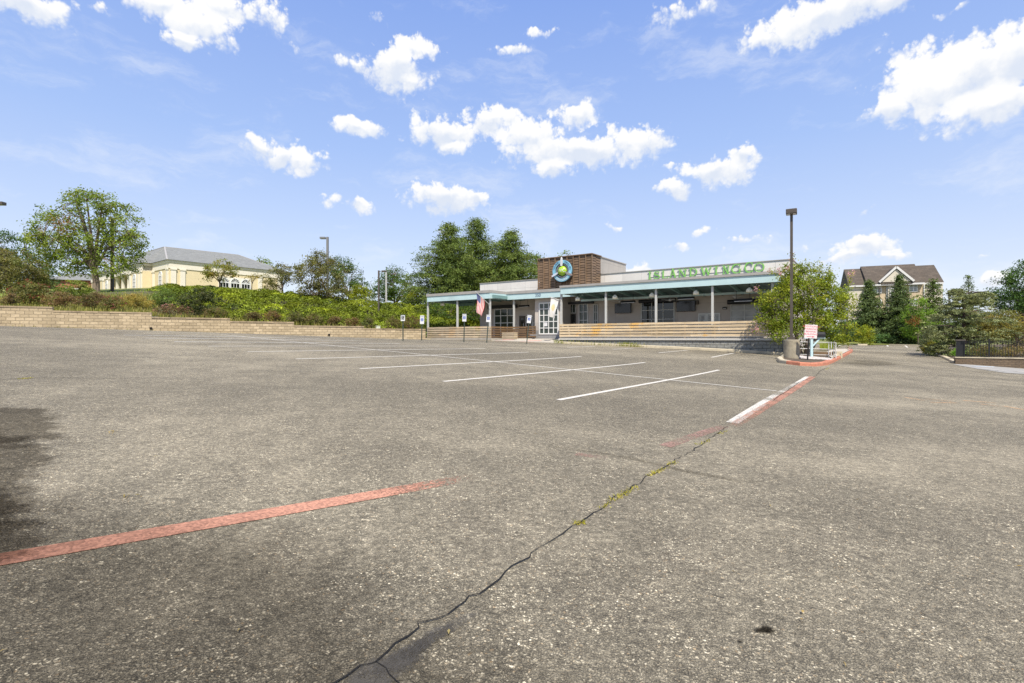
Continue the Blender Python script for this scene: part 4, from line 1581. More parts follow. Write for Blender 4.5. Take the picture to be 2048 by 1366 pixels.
LET = [('I', 1297, 1303.5, .56), ('S', 1307.5, 1320.5, .54), ('L', 1324.5, 1336.5, .56), ('A', 1339, 1353, .66), ('N', 1356.5, 1374.5, .56), ('D', 1378.5, 1395, .60),
       ('W', 1402, 1423.5, .58), ('I', 1428.5, 1437, .58), ('N', 1445, 1459.5, .58), ('G', 1463, 1483, .62), ('C', 1489.5, 1507.5, .68), ('O', 1508.5, 1529, .60)]
for ch, ua, ub, h in LET:
    mb = MB()
    xa, xb = sx(ua, TW) - X0S, sx(ub, TW) - X0S
    for i, (pts, w) in enumerate(letter_strokes(ch, xb - xa, h)):
        stroke_shape(mb, [(xa + p[0], .02 + p[1]) for p in pts], w, .035, .085 + .002 * i)
    o = mb.build('letter', LETTER, sg)
mb = MB()
mb.box(.1, sx(1525, TW) - X0S, -.033, -.002, .16, .19)
mb.build('mounting_rail', CAPGREY, sg)

# ------------------------------------------------------------------ propeller emblem on the tower
uC, vC = 1127.0, 541.5
zC = zpx(vC, uC, 35.1)
RO = 21.5 / F * 35.1 / (RY.y + RY.x * (uC - CX) / F)
em = rest_thing('emblem_sign', sx(uC, 35.1), ty(35.1), zC, 'round blue and lime emblem with three propeller blades on the tower', 'sign')


def disc(mb, r0, r1, d0, d1, n=48, tint=1):
    vs, fs = [], []
    for k in range(n):
        c, s = math.cos(2 * math.pi * k / n), math.sin(2 * math.pi * k / n)
        vs += [(r0 * c, -d0, r0 * s), (r0 * c, -d1, r0 * s), (r1 * c, -d1, r1 * s), (r1 * c, -d0, r1 * s)]
    for k in range(n):
        a, b = 4 * k, 4 * ((k + 1) % n)
        for i in range(4):
            fs.append((a + i, a + (i + 1) % 4, b + (i + 1) % 4, b + i))
    mb.add(vs, fs, tint)


RO *= 1.0
em.location.z -= .03
mb = MB(); disc(mb, .01, RO * 1.05, .03, .12); mb.build('backing_plate', BRONZE, em)
mb = MB(); disc(mb, RO * .72, RO, .125, .26); mb.build('ring', RING, em)
mb = MB(); disc(mb, .01, RO * .715, .122, .16); mb.build('cog_plate', BLACK, em)
mb = MB()
for k in range(44):
    a = 2 * math.pi * k / 44
    p, q = RO * .54, RO * .66
    mb.bar((p * math.cos(a), -.175, p * math.sin(a)), (q * math.cos(a), -.175, q * math.sin(a)), .028, .02, 1, up=(0, 1, 0))
mb.build('cog_teeth', CHROME, em)
mb = MB()
for deg, L in ((90, 1.22), (-24, 1.2), (204, 1.2)):
    a = R(deg)
    dx, dz = math.cos(a), math.sin(a)
    px_, pz_ = -dz, dx
    prof = [(.45, .07), (.62, .10), (.85, .105), (1.1, .085), (L, .04)]
    vs = []
    for r, w in prof:
        for s_, dep in ((-1, .30), (1, .36)):
            vs.append(((r * dx + s_ * w * px_) * RO, -dep, (r * dz + s_ * w * pz_) * RO))
        for s_, dep in ((-1, .26), (1, .27)):
            vs.append(((r * dx + s_ * w * px_) * RO, -dep, (r * dz + s_ * w * pz_) * RO))
    fs = []
    for i in range(len(prof) - 1):
        a0, b0 = 4 * i, 4 * i + 4
        fs += [(a0, a0 + 1, b0 + 1, b0), (a0 + 2, b0 + 2, b0 + 3, a0 + 3), (a0, b0, b0 + 2, a0 + 2), (a0 + 1, a0 + 3, b0 + 3, b0 + 1)]
    fs += [(0, 2, 3, 1), (len(vs) - 4, len(vs) - 3, len(vs) - 1, len(vs) - 2)]
    mb = MB()
    mb.add(vs, fs)
    b_ = mb.build('propeller_blade', CHROME, em)
    mb = MB()
    if deg != 90:
        c0 = Vector((dx * RO * 1.12, -.37, dz * RO * 1.12))
        c1 = Vector((dx * RO * 1.17, -.37, dz * RO * 1.17))
        mb.bar(c0, c1, RO * .11, .01, 1, up=(0, 1, 0))
        mb.build('blade_tip', BLADETIP, b_)
mb = MB()
vs, fs, n_ = [], [], 28
for i in range(7):
    th = R(90 * i / 6)
    r, d = RO * .46 * math.cos(th), .16 + .28 * math.sin(th)
    for k in range(n_):
        vs.append((max(r, .002) * math.cos(2 * math.pi * k / n_), -d, max(r, .002) * math.sin(2 * math.pi * k / n_)))
fs = [(i * n_ + k, i * n_ + (k + 1) % n_, (i + 1) * n_ + (k + 1) % n_, (i + 1) * n_ + k) for i in range(6) for k in range(n_)]
mb.add(vs, fs)
dome = mb.build('dome', LIME, em, smooth=True)
mb = MB()


def on_dome(x, y, d):
    r = math.hypot(x, y) / (RO * .46)
    return (x, -(.16 + .28 * math.sqrt(max(0, 1 - min(1, r) ** 2)) + .012), y)


text_into(mb, 'IWC', RO * .44, on_dome)
mb.build('initials', SIGNWHITE, dome)
for word, a_mid, span, mt, up_ in (('ISLAND', 143, 62, NAVY, True), ('WING CO', 37, 62, NAVY, True), ('MARYLAND', 270, 88, SIGNWHITE, False)):
    mb = MB()
    for i, ch in enumerate(word):
        if ch == ' ':
            continue
        f_ = (i + .5) / len(word) - .5
        ang = R(a_mid - span * f_) if up_ else R(a_mid + span * f_)
        rr = RO * .86
        rot = ang - math.pi / 2 if up_ else ang + math.pi / 2
        cx_, cz_ = rr * math.cos(ang), rr * math.sin(ang)
        text_into(mb, ch, RO * .27, lambda x, y, d: (cx_ + x * math.cos(rot) - y * math.sin(rot), -.262 - d, cz_ + x * math.sin(rot) + y * math.cos(rot)), .01)
    mb.build('ring_lettering', mt, em)

# ------------------------------------------------------------------ things on the patios
lampsrc = None
LAMP = [(1155.4, 597.9, 'cream barn lamp hanging first from the entrance end of the right canopy'), (1230, 594.2, 'cream barn lamp hanging between the first two posts of the right canopy'),
        (1304, 590, 'cream barn lamp hanging just left of the post before the garage door'), (1392, 585.4, 'cream barn lamp hanging in front of the dark screen and grey doors'),
        (1498.6, 580.3, 'cream barn lamp hanging near the tree at the far end of the canopy')]
for i, (u, v, lab) in enumerate(LAMP):
    t = 32.98
    z = zpx(v, u, t)
    if lampsrc is None:
        l = rest_thing('barn_lamp', sx(u, t), ty(t), z, lab, 'hanging lamp', 'barn lamps along the canopy front')
        mb = MB()
        mb.lathe((0, 0, 0), [(.02, .16), (.07, .15), (.09, .10), (.13, .09), (.17, .02), (.19, -.13), (.175, -.13), (.15, .0), (.08, .06)], 18)
        mb.build('lamp_shade', RUSTY, l, smooth=True)
        mb = MB()
        mb.tube([(0, 0, .15), (0, 0, .62)], .018, 6)
        mb.build('stem', BLACK, l)
        lampsrc = l
    else:
        l = copy_tree(lampsrc)
        l.location = REST.location + Matrix.Rotation(FACE, 3, 'Z') @ Vector((sx(u, t), ty(t), z))
        l['label'] = lab
l = copy_tree(lampsrc)
l.location = REST.location + Matrix.Rotation(FACE, 3, 'Z') @ Vector((sx(885, 33.3), ty(33.3), zpx(608, 885, 33.3)))
l['label'] = 'cream barn lamp hanging under the left patio canopy before the pines'
for u0, u1, v0, v1, lab in ((1230, 1262, 607, 626.4, 'black switched-off television between the sidelight and the glass garage door'), (1353, 1390.5, 601.5, 622.8, 'large black switched-off television right of the glass garage door')):
    tv = rest_thing('television', sx((u0 + u1) / 2, 36.75), ty(36.75), zpx((v0 + v1) / 2, (u0 + u1) / 2, 36.75), lab, 'television', 'patio televisions')
    w, h = (sx(u1, 36.75) - sx(u0, 36.75)) / 2, (zpx(v0, u0, 36.75) - zpx(v1, u0, 36.75)) / 2
    mb = MB(); mb.box(-w, w, -.05, .05, -h, h); mb.build('housing', BLACK, tv)
    mb = MB(); mb.box(-w + .03, w - .03, -.056, -.052, -h + .03, h - .03); mb.build('screen', SCREEN, tv)
    mb = MB(); mb.box(-.15, .15, .052, .148, -.15, .15); mb.build('bracket', BLACK, tv)
for u, v, t, lab in ((1256, 603.5, 34.6, 'long black patio heater hanging in front of the smaller television'), (1372, 596, 34.4, 'black patio heater hanging above the larger television'), (1486, 600, 34.2, 'black patio heater hanging above the frosted roll-up door'), (1048, 612, 35.9, 'black patio heater over the left patio doors')):
    ht = rest_thing('patio_heater', sx(u, t), ty(t), zpx(v, u, t), lab, 'heater', 'patio heaters', R(random.uniform(-8, 8)))
    mb = MB(); mb.prism([(-.1, -.06), (.1, -.06), (.06, .08), (-.06, .08)], 'x', -.55, .55); mb.build('hood', BLACK, ht)
    mb = MB(); mb.box(-.5, .5, -.07, .07, -.085, -.062); mb.build('grille', CHROME, ht)
    for sgn in (-1, 1):
        mb = MB(); mb.tube([(sgn * .4, 0, .08), (sgn * .4, 0, .55)], .012, 5); mb.build('hanger', BLACK, ht)
for u, v, lab in ((1240, 603, 'grey ceiling fan near the left end of the right patio'), (1340, 600, 'grey ceiling fan over the glass garage door'), (1470, 593.5, 'pale ceiling fan over the frosted roll-up door')):
    t = 34.9
    fn = rest_thing('ceiling_fan', sx(u, t), ty(t), zpx(v, u, t), lab, 'fan', 'patio ceiling fans', R(random.uniform(0, 70)))
    mb = MB(); mb.lathe((0, 0, 0), [(.01, -.08), (.09, -.07), (.11, .0), (.08, .07), (.01, .08)], 12); mb.build('motor', POLEPALE, fn)
    mb = MB(); mb.tube([(0, 0, .08), (0, 0, .42)], .015, 6); mb.build('rod', POLEPALE, fn)
    for k in range(4):
        a = R(90 * k)
        mb = MB(); mb.bar((.1 * math.cos(a), .1 * math.sin(a), 0), (.62 * math.cos(a), .62 * math.sin(a), .01), .11, .012); mb.build('blade', POLEPALE, fn)
wl_ = rest_thing('wall_light', sx(1450, TW), ty(TW), zpx(616.5, 1450, TW), 'small black wall light left of the frosted roll-up door', 'wall light')
mb = MB(); mb.box(-.14, .14, -.14, -.002, -.08, .08); mb.build('housing', BLACK, wl_, bevel=.02)
mb = MB(); mb.box(-.11, .11, -.146, -.142, -.06, -.01); mb.build('lens', GLASS_PALE, wl_)
sp_ = rest_thing('wall_speaker', sx(1395.5, TW), ty(TW), zpx(605, 1395.5, TW), 'small black wall speaker above the grey double doors', 'speaker')
mb = MB(); mb.box(-.1, .1, -.18, -.002, -.14, .14); mb.build('cabinet', BLACK, sp_, bevel=.02)
mb = MB(); mb.box(-.08, .08, -.186, -.182, -.12, .12); mb.build('grille', BRONZE, sp_)
nn = rest_thing('paper_notice', sx(1418, TW), ty(TW), 1.0, 'white paper notice on the pale patio doors', 'notice')
mb = MB(); mb.box(-.11, .11, -.07, -.062, -.16, .16); mb.build('sheet', SIGNWHITE, nn)


# ------------------------------------------------------------------ flags on the canopy posts
def flag(name, tip_px, foot_px, t, drop, lab, cat, painter, nu, nv, sway):
    """pole slanting out of a post; the cloth hangs from its outer part"""
    tip, foot = (sx(tip_px[0], t), zpx(tip_px[1], tip_px[0], t)), (sx(foot_px[0], t), zpx(foot_px[1], foot_px[0], t))
    fo = rest_thing(name, foot[0], ty(t), foot[1], lab, cat)
    d = Vector((tip[0] - foot[0], -.35, tip[1] - foot[1]))
    mb = MB(); mb.tube([(0, 0, 0), d], .016, 6); mb.tube([d, d * 1.03], .028, 6); mb.build('flagpole', COLUMN, fo)
    mb = MB(); mb.tube([(0, .06, -.1), (0, .0, .06)], .03, 6); mb.build('bracket', CAPGREY, fo)
    return fo, d


def cloth(name, fo, P0, P1, fly, nu, nv, colour_of, mats, rip=.06, ph=0.0):
    """P0 outer end, P1 inner end of the hoist edge; fly = vector along the cloth's length"""
    mb = MB()
    P0, P1, fly = Vector(P0), Vector(P1), Vector(fly)
    nrm = Vector((.25, 1, 0)).normalized()
    for i in range(nu + 1):
        for j in range(nv + 1):
            a, b = i / nu, j / nv
            p = P0.lerp(P1, b) + fly * a
            # the cloth gathers towards its foot as it hangs
            mid = P0.lerp(P1, .5) + fly * a
            p = p.lerp(mid, .35 * a)
            p += nrm * (rip * math.sin(b * 7 + a * 3 + ph) * (.3 + a) + .05 * math.sin(a * 5 + ph))
            mb.v.append(tuple(p))
    mb.t = [1.0] * len(mb.v)
    for i in range(nu):
        for j in range(nv):
            q = [i * (nv + 1) + j, i * (nv + 1) + j + 1, (i + 1) * (nv + 1) + j + 1, (i + 1) * (nv + 1) + j]
            mb.f.append(q)
            mb.mi.append(colour_of((i + .5) / nu, (j + .5) / nv))
    o = mb.build(name, mats, fo)
    s_ = o.modifiers.new('thickness', 'SOLIDIFY')
    s_.thickness = .004
    return o


fo, d = flag('striped_flag', (957, 584), (978.5, 609), 32.6, 0, 'red and white striped flag with blue star canton on a post of the left patio', 'flag', None, 0, 0, 0)


def usa(a, b):
    if a < .42 and b < 7 / 13:
        return 2
    return 0 if int(b * 13) % 2 == 0 else 1


p0, p1 = d * .97, d * .34
cl_ = cloth('cloth', fo, p0, p1, (-.10, .0, -1.45), 24, 26, usa, [FLAGRED, FLAGWHITE, FLAGBLUE], .05)
mb = MB()
for i in range(5):
    for j in range(6):
        a, b = .05 + .075 * i, .05 + .085 * j
        q = Vector(p0).lerp(Vector(p1), b) + Vector((-.10, 0, -1.45)) * a
        q = q.lerp(Vector(p0).lerp(Vector(p1), .5) + Vector((-.1, 0, -1.45)) * a, .35 * a)
        q += Vector((.25, 1, 0)).normalized() * (.05 * math.sin(b * 7 + a * 3) * (.3 + a) + .05 * math.sin(a * 5)) + Vector((0, -.012, 0))
        pts = [(q.x + (.022 if k % 2 == 0 else .009) * math.sin(2 * math.pi * k / 10), q.y, q.z + (.022 if k % 2 == 0 else .009) * math.cos(2 * math.pi * k / 10)) for k in range(10)]
        mb.add(pts, [tuple(range(10))])
mb.build('stars', FLAGWHITE, cl_)
fo, d = flag('white_flag', (1104.5, 594), (1121, 600.5), 32.6, 0, 'white flag with faded gold print hanging beside the entrance window', 'flag', None, 0, 0, 0)


def wf(a, b):
    da, db = (a - .5) / .2, (b - .5) / .24
    r = da * da + db * db
    if r < .55:
        return 1
    if r < 1.3 and a < .55:
        return 2
    return 0


cloth('cloth', fo, d * .97, d * .22, (-.14, 0, -1.42), 24, 16, wf, [FLAGWHITE, GOLD, SAGE], .05, 1.3)

# ------------------------------------------------------------------ stepped retaining wall
rw = thing('retaining_wall', (W1[0], W1[1], LZ(*W1)), math.atan2(WD[1], WD[0]), 'long stepped tan block retaining wall along the left of the lot', 'retaining wall')
zb0 = rw.location.z


def wall_xy(v):
    return W1 + WD * v


mb = MB()
capb = MB()
for i, (va, vb, zt) in enumerate(wall_steps):
    # follow the lot's slope along the foot
    n = max(1, int((vb - va) / 3))
    for k in range(n):
        a, b = va + (vb - va) * k / n, va + (vb - va) * (k + 1) / n
        qa, qb = wall_xy(a), wall_xy(b)
        z0 = min(LZ(*qa), LZ(*qb)) - .3
        mb.box(a, b, 0.0, .3, z0 - zb0, zt - .1 - zb0)
    x = va
    while x < vb - .01:
        x2 = min(x + random.choice((.46, .6, .9)), vb)
        capb.box(x + .004, x2 - .004, -.03 + random.uniform(-.008, .008), .33, zt - .098 - zb0, zt - zb0, random.uniform(.72, 1.1))
        x = x2
mb.build('wall_blocks', TAN_BLOCK, rw)
capb.build('wall_cap', plain('weathered cap block', (.36, .28, .18), .9, .25, 5, dirt=.5, bmp=.5), rw)
for u in (302, 658, 1e9):
    if u > 1e8:
        break
    x, y = wall_at(u)
    v = vw(x, y)[0]
    mb = MB()
    z = LZ(x, y) + .17 - zb0
    mb.tube([(v, -.06, z), (v, .02, z)], .085, 12)
    mb.build('drain_pipe', CRACK, rw)
mb = MB()
x, y = wall_at(757)
v, zt = vw(x, y)[0], wall_steps[-1][2]
ub = thing('utility_box', (*wall_xy(v), zt), rw.rotation_euler.z, 'small pale green utility box on top of the tan wall', 'utility box')
mb.box(-.16, .16, .02, .3, 0, .2)
mb.build('cabinet', SAGE, ub, bevel=.015)
mb = MB(); mb.box(-.18, .18, .0, .32, .202, .23); mb.build('lid', SAGE, ub)

# ------------------------------------------------------------------ accessible parking signs
SG = [(806, 630, 642, 681.5, 0.0, 'dark', 'leftmost white accessible parking sign, on the kerb before the tan wall'),
      (844.5, 631, 648, 681, 2.0, '', 'white accessible parking sign leaning beside the left patio fence corner'),
      (929, 628, 643, 684, 1.4, '', 'white accessible parking sign in front of the greyed patio fence'),
      (977, 629.5, 644, 685.5, 4.2, '', 'white accessible parking sign leaning right before the corner post with the striped flag'),
      (1058.5, 630, 646, 687.5, 6.0, '', 'rightmost white accessible parking sign, leaning most, before the entrance')]
for u, v0, v1, vb, lean, kind, lab in SG:
    ub_ = u - math.tan(R(lean)) * (vb - (v0 + v1) / 2)
    g = G(ub_, vb)
    s_ = thing('parking_sign', g, FACE + R(random.uniform(-12, 12)) + R(18), lab, 'parking sign', 'accessible parking signs')
    Y = g.y
    top = (vb - v0) / F * Y
    bot = (vb - v1) / F * Y
    s_.rotation_euler = (0, R(lean * 1.0), FACE + R(20 + random.uniform(-8, 8)))
    mb = MB()
    mb.box(-.03, .03, -.012, .012, -.1, top - .04, 1)
    mb.box(-.012, .012, .012, .03, -.1, top - .04, .8)
    mb.build('post', SIGNPOST, s_)
    mb = MB()
    w, h = .135, top - bot
    mb.box(-w, w, -.02, -.0125, bot, top)
    pl = mb.build('plate', SIGNWHITE, s_, bevel=.004)
    mb = MB()
    zc = bot + h * .5
    mb.box(-.085, .085, -.024, -.021, zc - .09, zc + .09)
    b_ = mb.build('symbol_panel', SIGNBLUE if kind != 'dark' else BLACK, pl)
    mb = MB()
    mb.tube([(-.01, -.027, zc + .065), (-.01, -.025, zc + .065)], .014, 10)
    mb.bar((-.008, -.026, zc + .045), (.0, -.026, zc - .005), .018, .003, up=(0, 1, 0))
    mb.bar((-.002, -.027, zc + .002), (.042, -.027, zc + .0), .016, .003, up=(0, 1, 0))
    mb.bar((.038, -.026, zc + .0), (.055, -.026, zc - .045), .016, .003, up=(0, 1, 0))
    for k in range(14):
        a0, a1 = R(120 + 17 * k), R(120 + 17 * (k + 1))
        mb.bar((-.005 + .045 * math.cos(a0), -.0275, zc - .025 + .045 * math.sin(a0)), (-.005 + .045 * math.cos(a1), -.0275, zc - .025 + .045 * math.sin(a1)), .013, .002, up=(0, 1, 0))
    mb.build('wheelchair_symbol', SIGNWHITE, pl)
    mb = MB()
    text_into(mb, 'RESERVED\nPARKING', .055, lambda x, y, d: (x, -.0205 - d, bot + h * .86 + y), .002)
    mb.build('sign_lettering', NAVY, pl)

# ------------------------------------------------------------------ lamp posts


def lamp_post(u, v_top, Y, z_base, lab, head=-1, arm=.25, rad=.06, mat=BRONZE, box=(.55, .36, .2), group='parking lot lamp posts', headless=False, yaw=0.0, square=True, name='lamp_post'):
    top = P(u, v_top, Y)
    b = Vector((top.x, Y, z_base))
    h = top.z - z_base
    o = thing(name, b, R(yaw), lab, 'lamp post', group)
    mb = MB()
    if square:
        mb.box(-rad, rad, -rad, rad, 0, h)
    else:
        mb.tube([(0, 0, 0), (0, 0, h)], [rad, rad * .8], 12)
    mb.build('pole', mat, o)
    mb = MB()
    mb.box(-rad * 2.2, rad * 2.2, -rad * 2.2, rad * 2.2, 0, .03)
    mb.build('base_plate', mat, o)
    if headless:
        return o
    L, W, H = box
    hb = MB()
    x0 = 0 if head == 0 else head * (arm + L / 2 + rad)
    zz = h + (H / 2 if head == 0 else -H / 2)
    hb.box(x0 - L / 2, x0 + L / 2, -W / 2, W / 2, zz - H / 2, zz + H / 2)
    hd = hb.build('lamp_head', mat, o, bevel=.02)
    mb = MB()
    mb.box(x0 - L / 2 + .04, x0 + L / 2 - .04, -W / 2 + .04, W / 2 - .04, zz - H / 2 - .008, zz - H / 2 - .001)
    mb.build('lens', GLASS_PALE, hd)
    if head:
        mb = MB()
        mb.box(min(head * rad, head * (arm + rad)), max(head * rad, head * (arm + rad)), -.03, .03, h - H * .7, h - H * .35)
        mb.build('arm', mat, o)
    return o


# the tall post on its concrete pedestal at the island
gp = G(1583, 720.5)
ped_h = .86
lp = lamp_post(1583, 428.5, gp.y, gp.z + .12 + ped_h, 'tall bronze lamp post on a round concrete pedestal at the kerb island', 0, 0, .058, BRONZE, (.46, .5, .22), yaw=-30)
pd = thing('concrete_pedestal', (lp.location.x, lp.location.y, gp.z + .06), 0, 'round weathered concrete pedestal under the tall lamp post', 'pedestal')
mb = MB()
mb.lathe((0, 0, 0), [(.34, 0), (.34, ped_h + .03), (.32, ped_h + .055), (.001, ped_h + .057)], 40)
mb.build('pedestal_drum', ROUGH_CONC, pd, smooth=False)
mb = MB()
mb.box(-.15, .15, -.15, .15, 0.001, .13)
mb.build('base_cover', BRONZE, lp)
zb = lambda u, v, Y: float(bank_z(P(u, v, Y).x, Y))
lamp_post(655, 474, 58, zb(655, 560, 58), 'grey lamp post with head turned left rising above the olive bushes', -1, .12, .11, POLEGREY, (.6, .4, .22))
lamp_post(757.5, 541, 50, zb(757, 600, 50), 'dark lamp post with an arm to the right standing on the juniper bank', 1, .25, .07, BRONZE, (.42, .3, .15))
lamp_post(772.5, 541, 68, zb(772, 600, 68), 'pale grey lamp post just right of the dark one on the bank', -1, .1, .09, POLEPALE, (.45, .3, .15))
lamp_post(820.5, 580, 85, 4.0, 'small distant pale lamp post left of the pines', -1, .2, .07, POLEPALE, (.5, .3, .15))
lamp_post(224.5, 440, 50, zb(224, 580, 50), 'dark lamp post rising through the crown of the large maple', 0, 0, .11, BRONZE, (.5, .4, .22))
lamp_post(-14, 404, 40, zb(-14, 590, 40), 'lamp post at the left picture edge, only its head in view', 1, .25, .08, BRONZE, (.55, .4, .24))
lamp_post(1758.5, 577, 78, -.3, 'thin dark lamp post before the tan apartment block', 0, 0, .05, BRONZE, (.4, .3, .2))
lamp_post(1898, 585, 75, -.5, 'dark lamp post with head turned right behind the spreading cedar', 1, .1, .06, BRONZE, (.55, .4, .18))

# ------------------------------------------------------------------ sign, mailbox and railing on the island
ZI = .14
g = G(1617, 724.5)
gz = g.z + ZI
Y = g.y
ps = thing('information_sign', (P(1615, 700, Y).x, Y, gz), 0, 'white sign with faded red lettering about additional parking, on a black post', 'sign')
ps.rotation_euler = (0, R(3.5), R(-8))
hb_, ht_ = (721.5 - 679.5) / F * Y, (721.5 - 652.5) / F * Y
mb = MB(); mb.box(-.03, .03, -.012, .012, -.15, ht_ - .05); mb.build('post', BLACK, ps)
wS = 23.5 / F * Y / 2
xo = 5.5 / F * Y * .5
mb = MB(); mb.box(-wS + xo, wS + xo, -.022, -.0135, hb_, ht_); pl = mb.build('plate', SIGNPINK, ps, bevel=.004)
mb = MB()
hh = ht_ - hb_
for i, wd in enumerate(('ADDITIONAL', 'PARKING', 'BEHIND', 'BUILDING')):
    text_into(mb, wd, hh * .175, lambda x, y, d: (xo + x * (1.12 if i == 0 else 1.2), -.0225 - d, ht_ - hh * (.13 + .19 * i) + y), .0025)
za = hb_ + hh * .12
mb.bar((xo - wS * .62, -.025, za), (xo + wS * .3, -.025, za), .018, .002, up=(0, 1, 0))
mb.add([(xo + wS * .25, -.0255, za - .035), (xo + wS * .25, -.0255, za + .035), (xo + wS * .68, -.0255, za)], [(0, 1, 2)])
mb.build('sign_lettering', SIGNRED, pl)

g = G(1623, 719.5)
Y = g.y
gz = g.z + ZI
mx = thing('mailbox', (P(1623, 700, Y).x, Y, gz), R(-12), 'black mailbox on an aqua timber post with arm and brace', 'mailbox')
pxm = Y / F
zt_ = (717 - 684.5) * pxm
mb = MB(); mb.box(-.055, .055, -.055, .055, -.1, zt_ + .10); mb.build('post', TEAL, mx)
mb = MB(); mb.box(-.34, .60, -.05, .05, zt_ + .101, zt_ + .17); mb.build('arm', TEAL, mx)
mb = MB(); mb.bar((.056, 0, zt_ - .26), (.36, 0, zt_ + .10), .07, .07); mb.build('brace', TEAL, mx)
mb = MB()
prof = [(-.12, 0), (.12, 0), (.12, .14)] + [(.12 * math.cos(R(a)), .14 + .12 * math.sin(R(a))) for a in (30, 60, 90, 120, 150)] + [(-.12, .14)]
mb.prism([(p[0], zt_ + .172 + p[1]) for p in prof], 'x', -.02, .56)
mb.build('box', BLACK, mx)
mb = MB(); mb.prism([(p[0] * 1.04, zt_ + .17 + p[1] * 1.03) for p in prof], 'x', .562, .585); mb.build('box_door', BLACK, mx)

# white pipe railing and low timber edge
rp = [G(1618, 716), G(1662, 716.5), G(1672, 713)]
rl = thing('railing', (rp[0].x, rp[0].y, rp[0].z), 0, 'low white pipe railing beside the walk at the kerb island', 'railing')
Yr = [26.5, 27.0, 29.5, 31.0]
pts = [P(1662, 712, 25.5), P(1670.5, 710, 27.0), P(1666, 711, 26.2), P(1657, 708, 27.6), P(1650, 706, 29)]
zt = 1.3 + (HZ - 690) / F * 26
posts = [(1657.5, 25.8), (1662.5, 26.8), (1667.5, 28.0), (1671.8, 25.2)]
tops = []
for u, y in posts:
    x = (u - CX) / F * y
    z0 = LZ(x, y) + .14
    mb = MB(); mb.tube([(x - rl.location.x, y - rl.location.y, z0 - rl.location.z), (x - rl.location.x, y - rl.location.y, z0 + .78 - rl.location.z)], .018, 8); mb.build('post', WHITE, rl)
    tops.append(Vector((x - rl.location.x, y - rl.location.y, z0 - rl.location.z)))
a, b = tops[3], tops[0] + Vector((-1.15, .5, .02))
for hgt in (.76, .12, .42):
    mb = MB(); mb.tube([a + Vector((0, 0, hgt)), tops[0] + Vector((0, 0, hgt)), b + Vector((0, 0, hgt))], .014, 8); mb.build('rail', WHITE, rl)
    if hgt != .42:
        mb = MB(); mb.tube([a + Vector((0, 0, hgt)), tops[2] + Vector((0, 0, hgt))], .014, 8); mb.build('rail', WHITE, rl)
ga, gb = G(1625, 715), G(1664, 716)
te = thing('timber_edging', (ga.x, ga.y, ga.z), 0, 'low brown timber edging across the kerb island behind the mailbox', 'edging')
mb = MB(); mb.bar((0, 0, .22), (gb.x - ga.x, gb.y - ga.y, gb.z - ga.z + .22), .14, .2); mb.build('sleeper', WOOD_DARK, te)
mb = MB(); mb.box(gb.x - ga.x + .1, gb.x - ga.x + .5, gb.y - ga.y - .12, gb.y - ga.y + .14, gb.z - ga.z, gb.z - ga.z + .36); mb.build('end_block', CONCRETE, te)

# ------------------------------------------------------------------ pool fence on its low wall, right edge
pa, pb = G(1911, 727.5), P(2120, 731, 27.5)
pb.z = LZ(pb.x, pb.y)
dr = (pb - pa)
dr.z = 0
Lw = dr.length
dr.normalize()
lw = thing('stone_wall', (pa.x, pa.y, pa.z), math.atan2(dr.y, dr.x), 'low brown stone wall with pale cap carrying the black iron fence', 'wall')
mb = MB(); mb.box(0, Lw, 0, .4, -.6, .34); mb.build('stone_courses', STONE_LOW, lw)
mb = MB(); mb.box(-.03, Lw, -.03, .43, .342, .40); mb.build('cap', CONCRETE, lw)
pf = thing('iron_fence', (pa.x + dr.x * .1, pa.y + dr.y * .1 + .2, pa.z + .40), math.atan2(dr.y, dr.x), 'black iron picket fence on the low stone wall at the right edge', 'fence')
hf = .98
mb = MB()
x = .42
while x < Lw - .2:
    mb.box(x - .009, x + .009, -.009, .009, .0, hf - .04)
    x += .118
mb.build('pickets', BLACK, pf)
for z in (.06, hf - .16, hf - .06):
    mb = MB(); mb.box(.3, Lw - .15, -.016, .016, z - .015, z + .015); mb.build('rail', BLACK, pf)
for i, x in enumerate(np.arange(1.5, Lw - .2, 1.55)):
    mb = MB(); mb.box(x - .035, x + .035, -.035, .035, 0, hf + .03); mb.box(x - .045, x + .045, -.045, .045, hf + .031, hf + .05); mb.build('post', BLACK, pf)
pc = thing('equipment_cabinet', (pa.x + dr.x * .3, pa.y + .22, pa.z + .40), math.atan2(dr.y, dr.x), 'black box-shaped cabinet at the end of the iron fence', 'cabinet')
mb = MB(); mb.box(-.02, .36, -.12, .12, 0, hf - .06); mb.build('cabinet_body', BLACK, pc, bevel=.01)
mb = MB(); mb.box(-.05, .39, -.15, .15, hf - .058, hf + .02); mb.build('cabinet_lid', BRONZE, pc, bevel=.01)

# ------------------------------------------------------------------ cream hall on the hill, left
D1 = Vector((.615, .788))
D2 = Vector((-.788, .615))
cc = P(338, 585, 68)
HB = 6.0
hall = thing('cream_hall', (cc.x, cc.y, EYE + HB), math.atan2(D1.y, D1.x), 'cream stucco hall with grey hipped roof and white columned porch on the hill', 'hall')
# local x: along the long side to the right, local y: along the porch side to the left
He = 4.05
Lh, Dh = 15.6, 31.0


def hallbox(mb, x0, x1, y0, y1, z0, z1):
    mb.box(x0, x1, y0, y1, z0, z1)


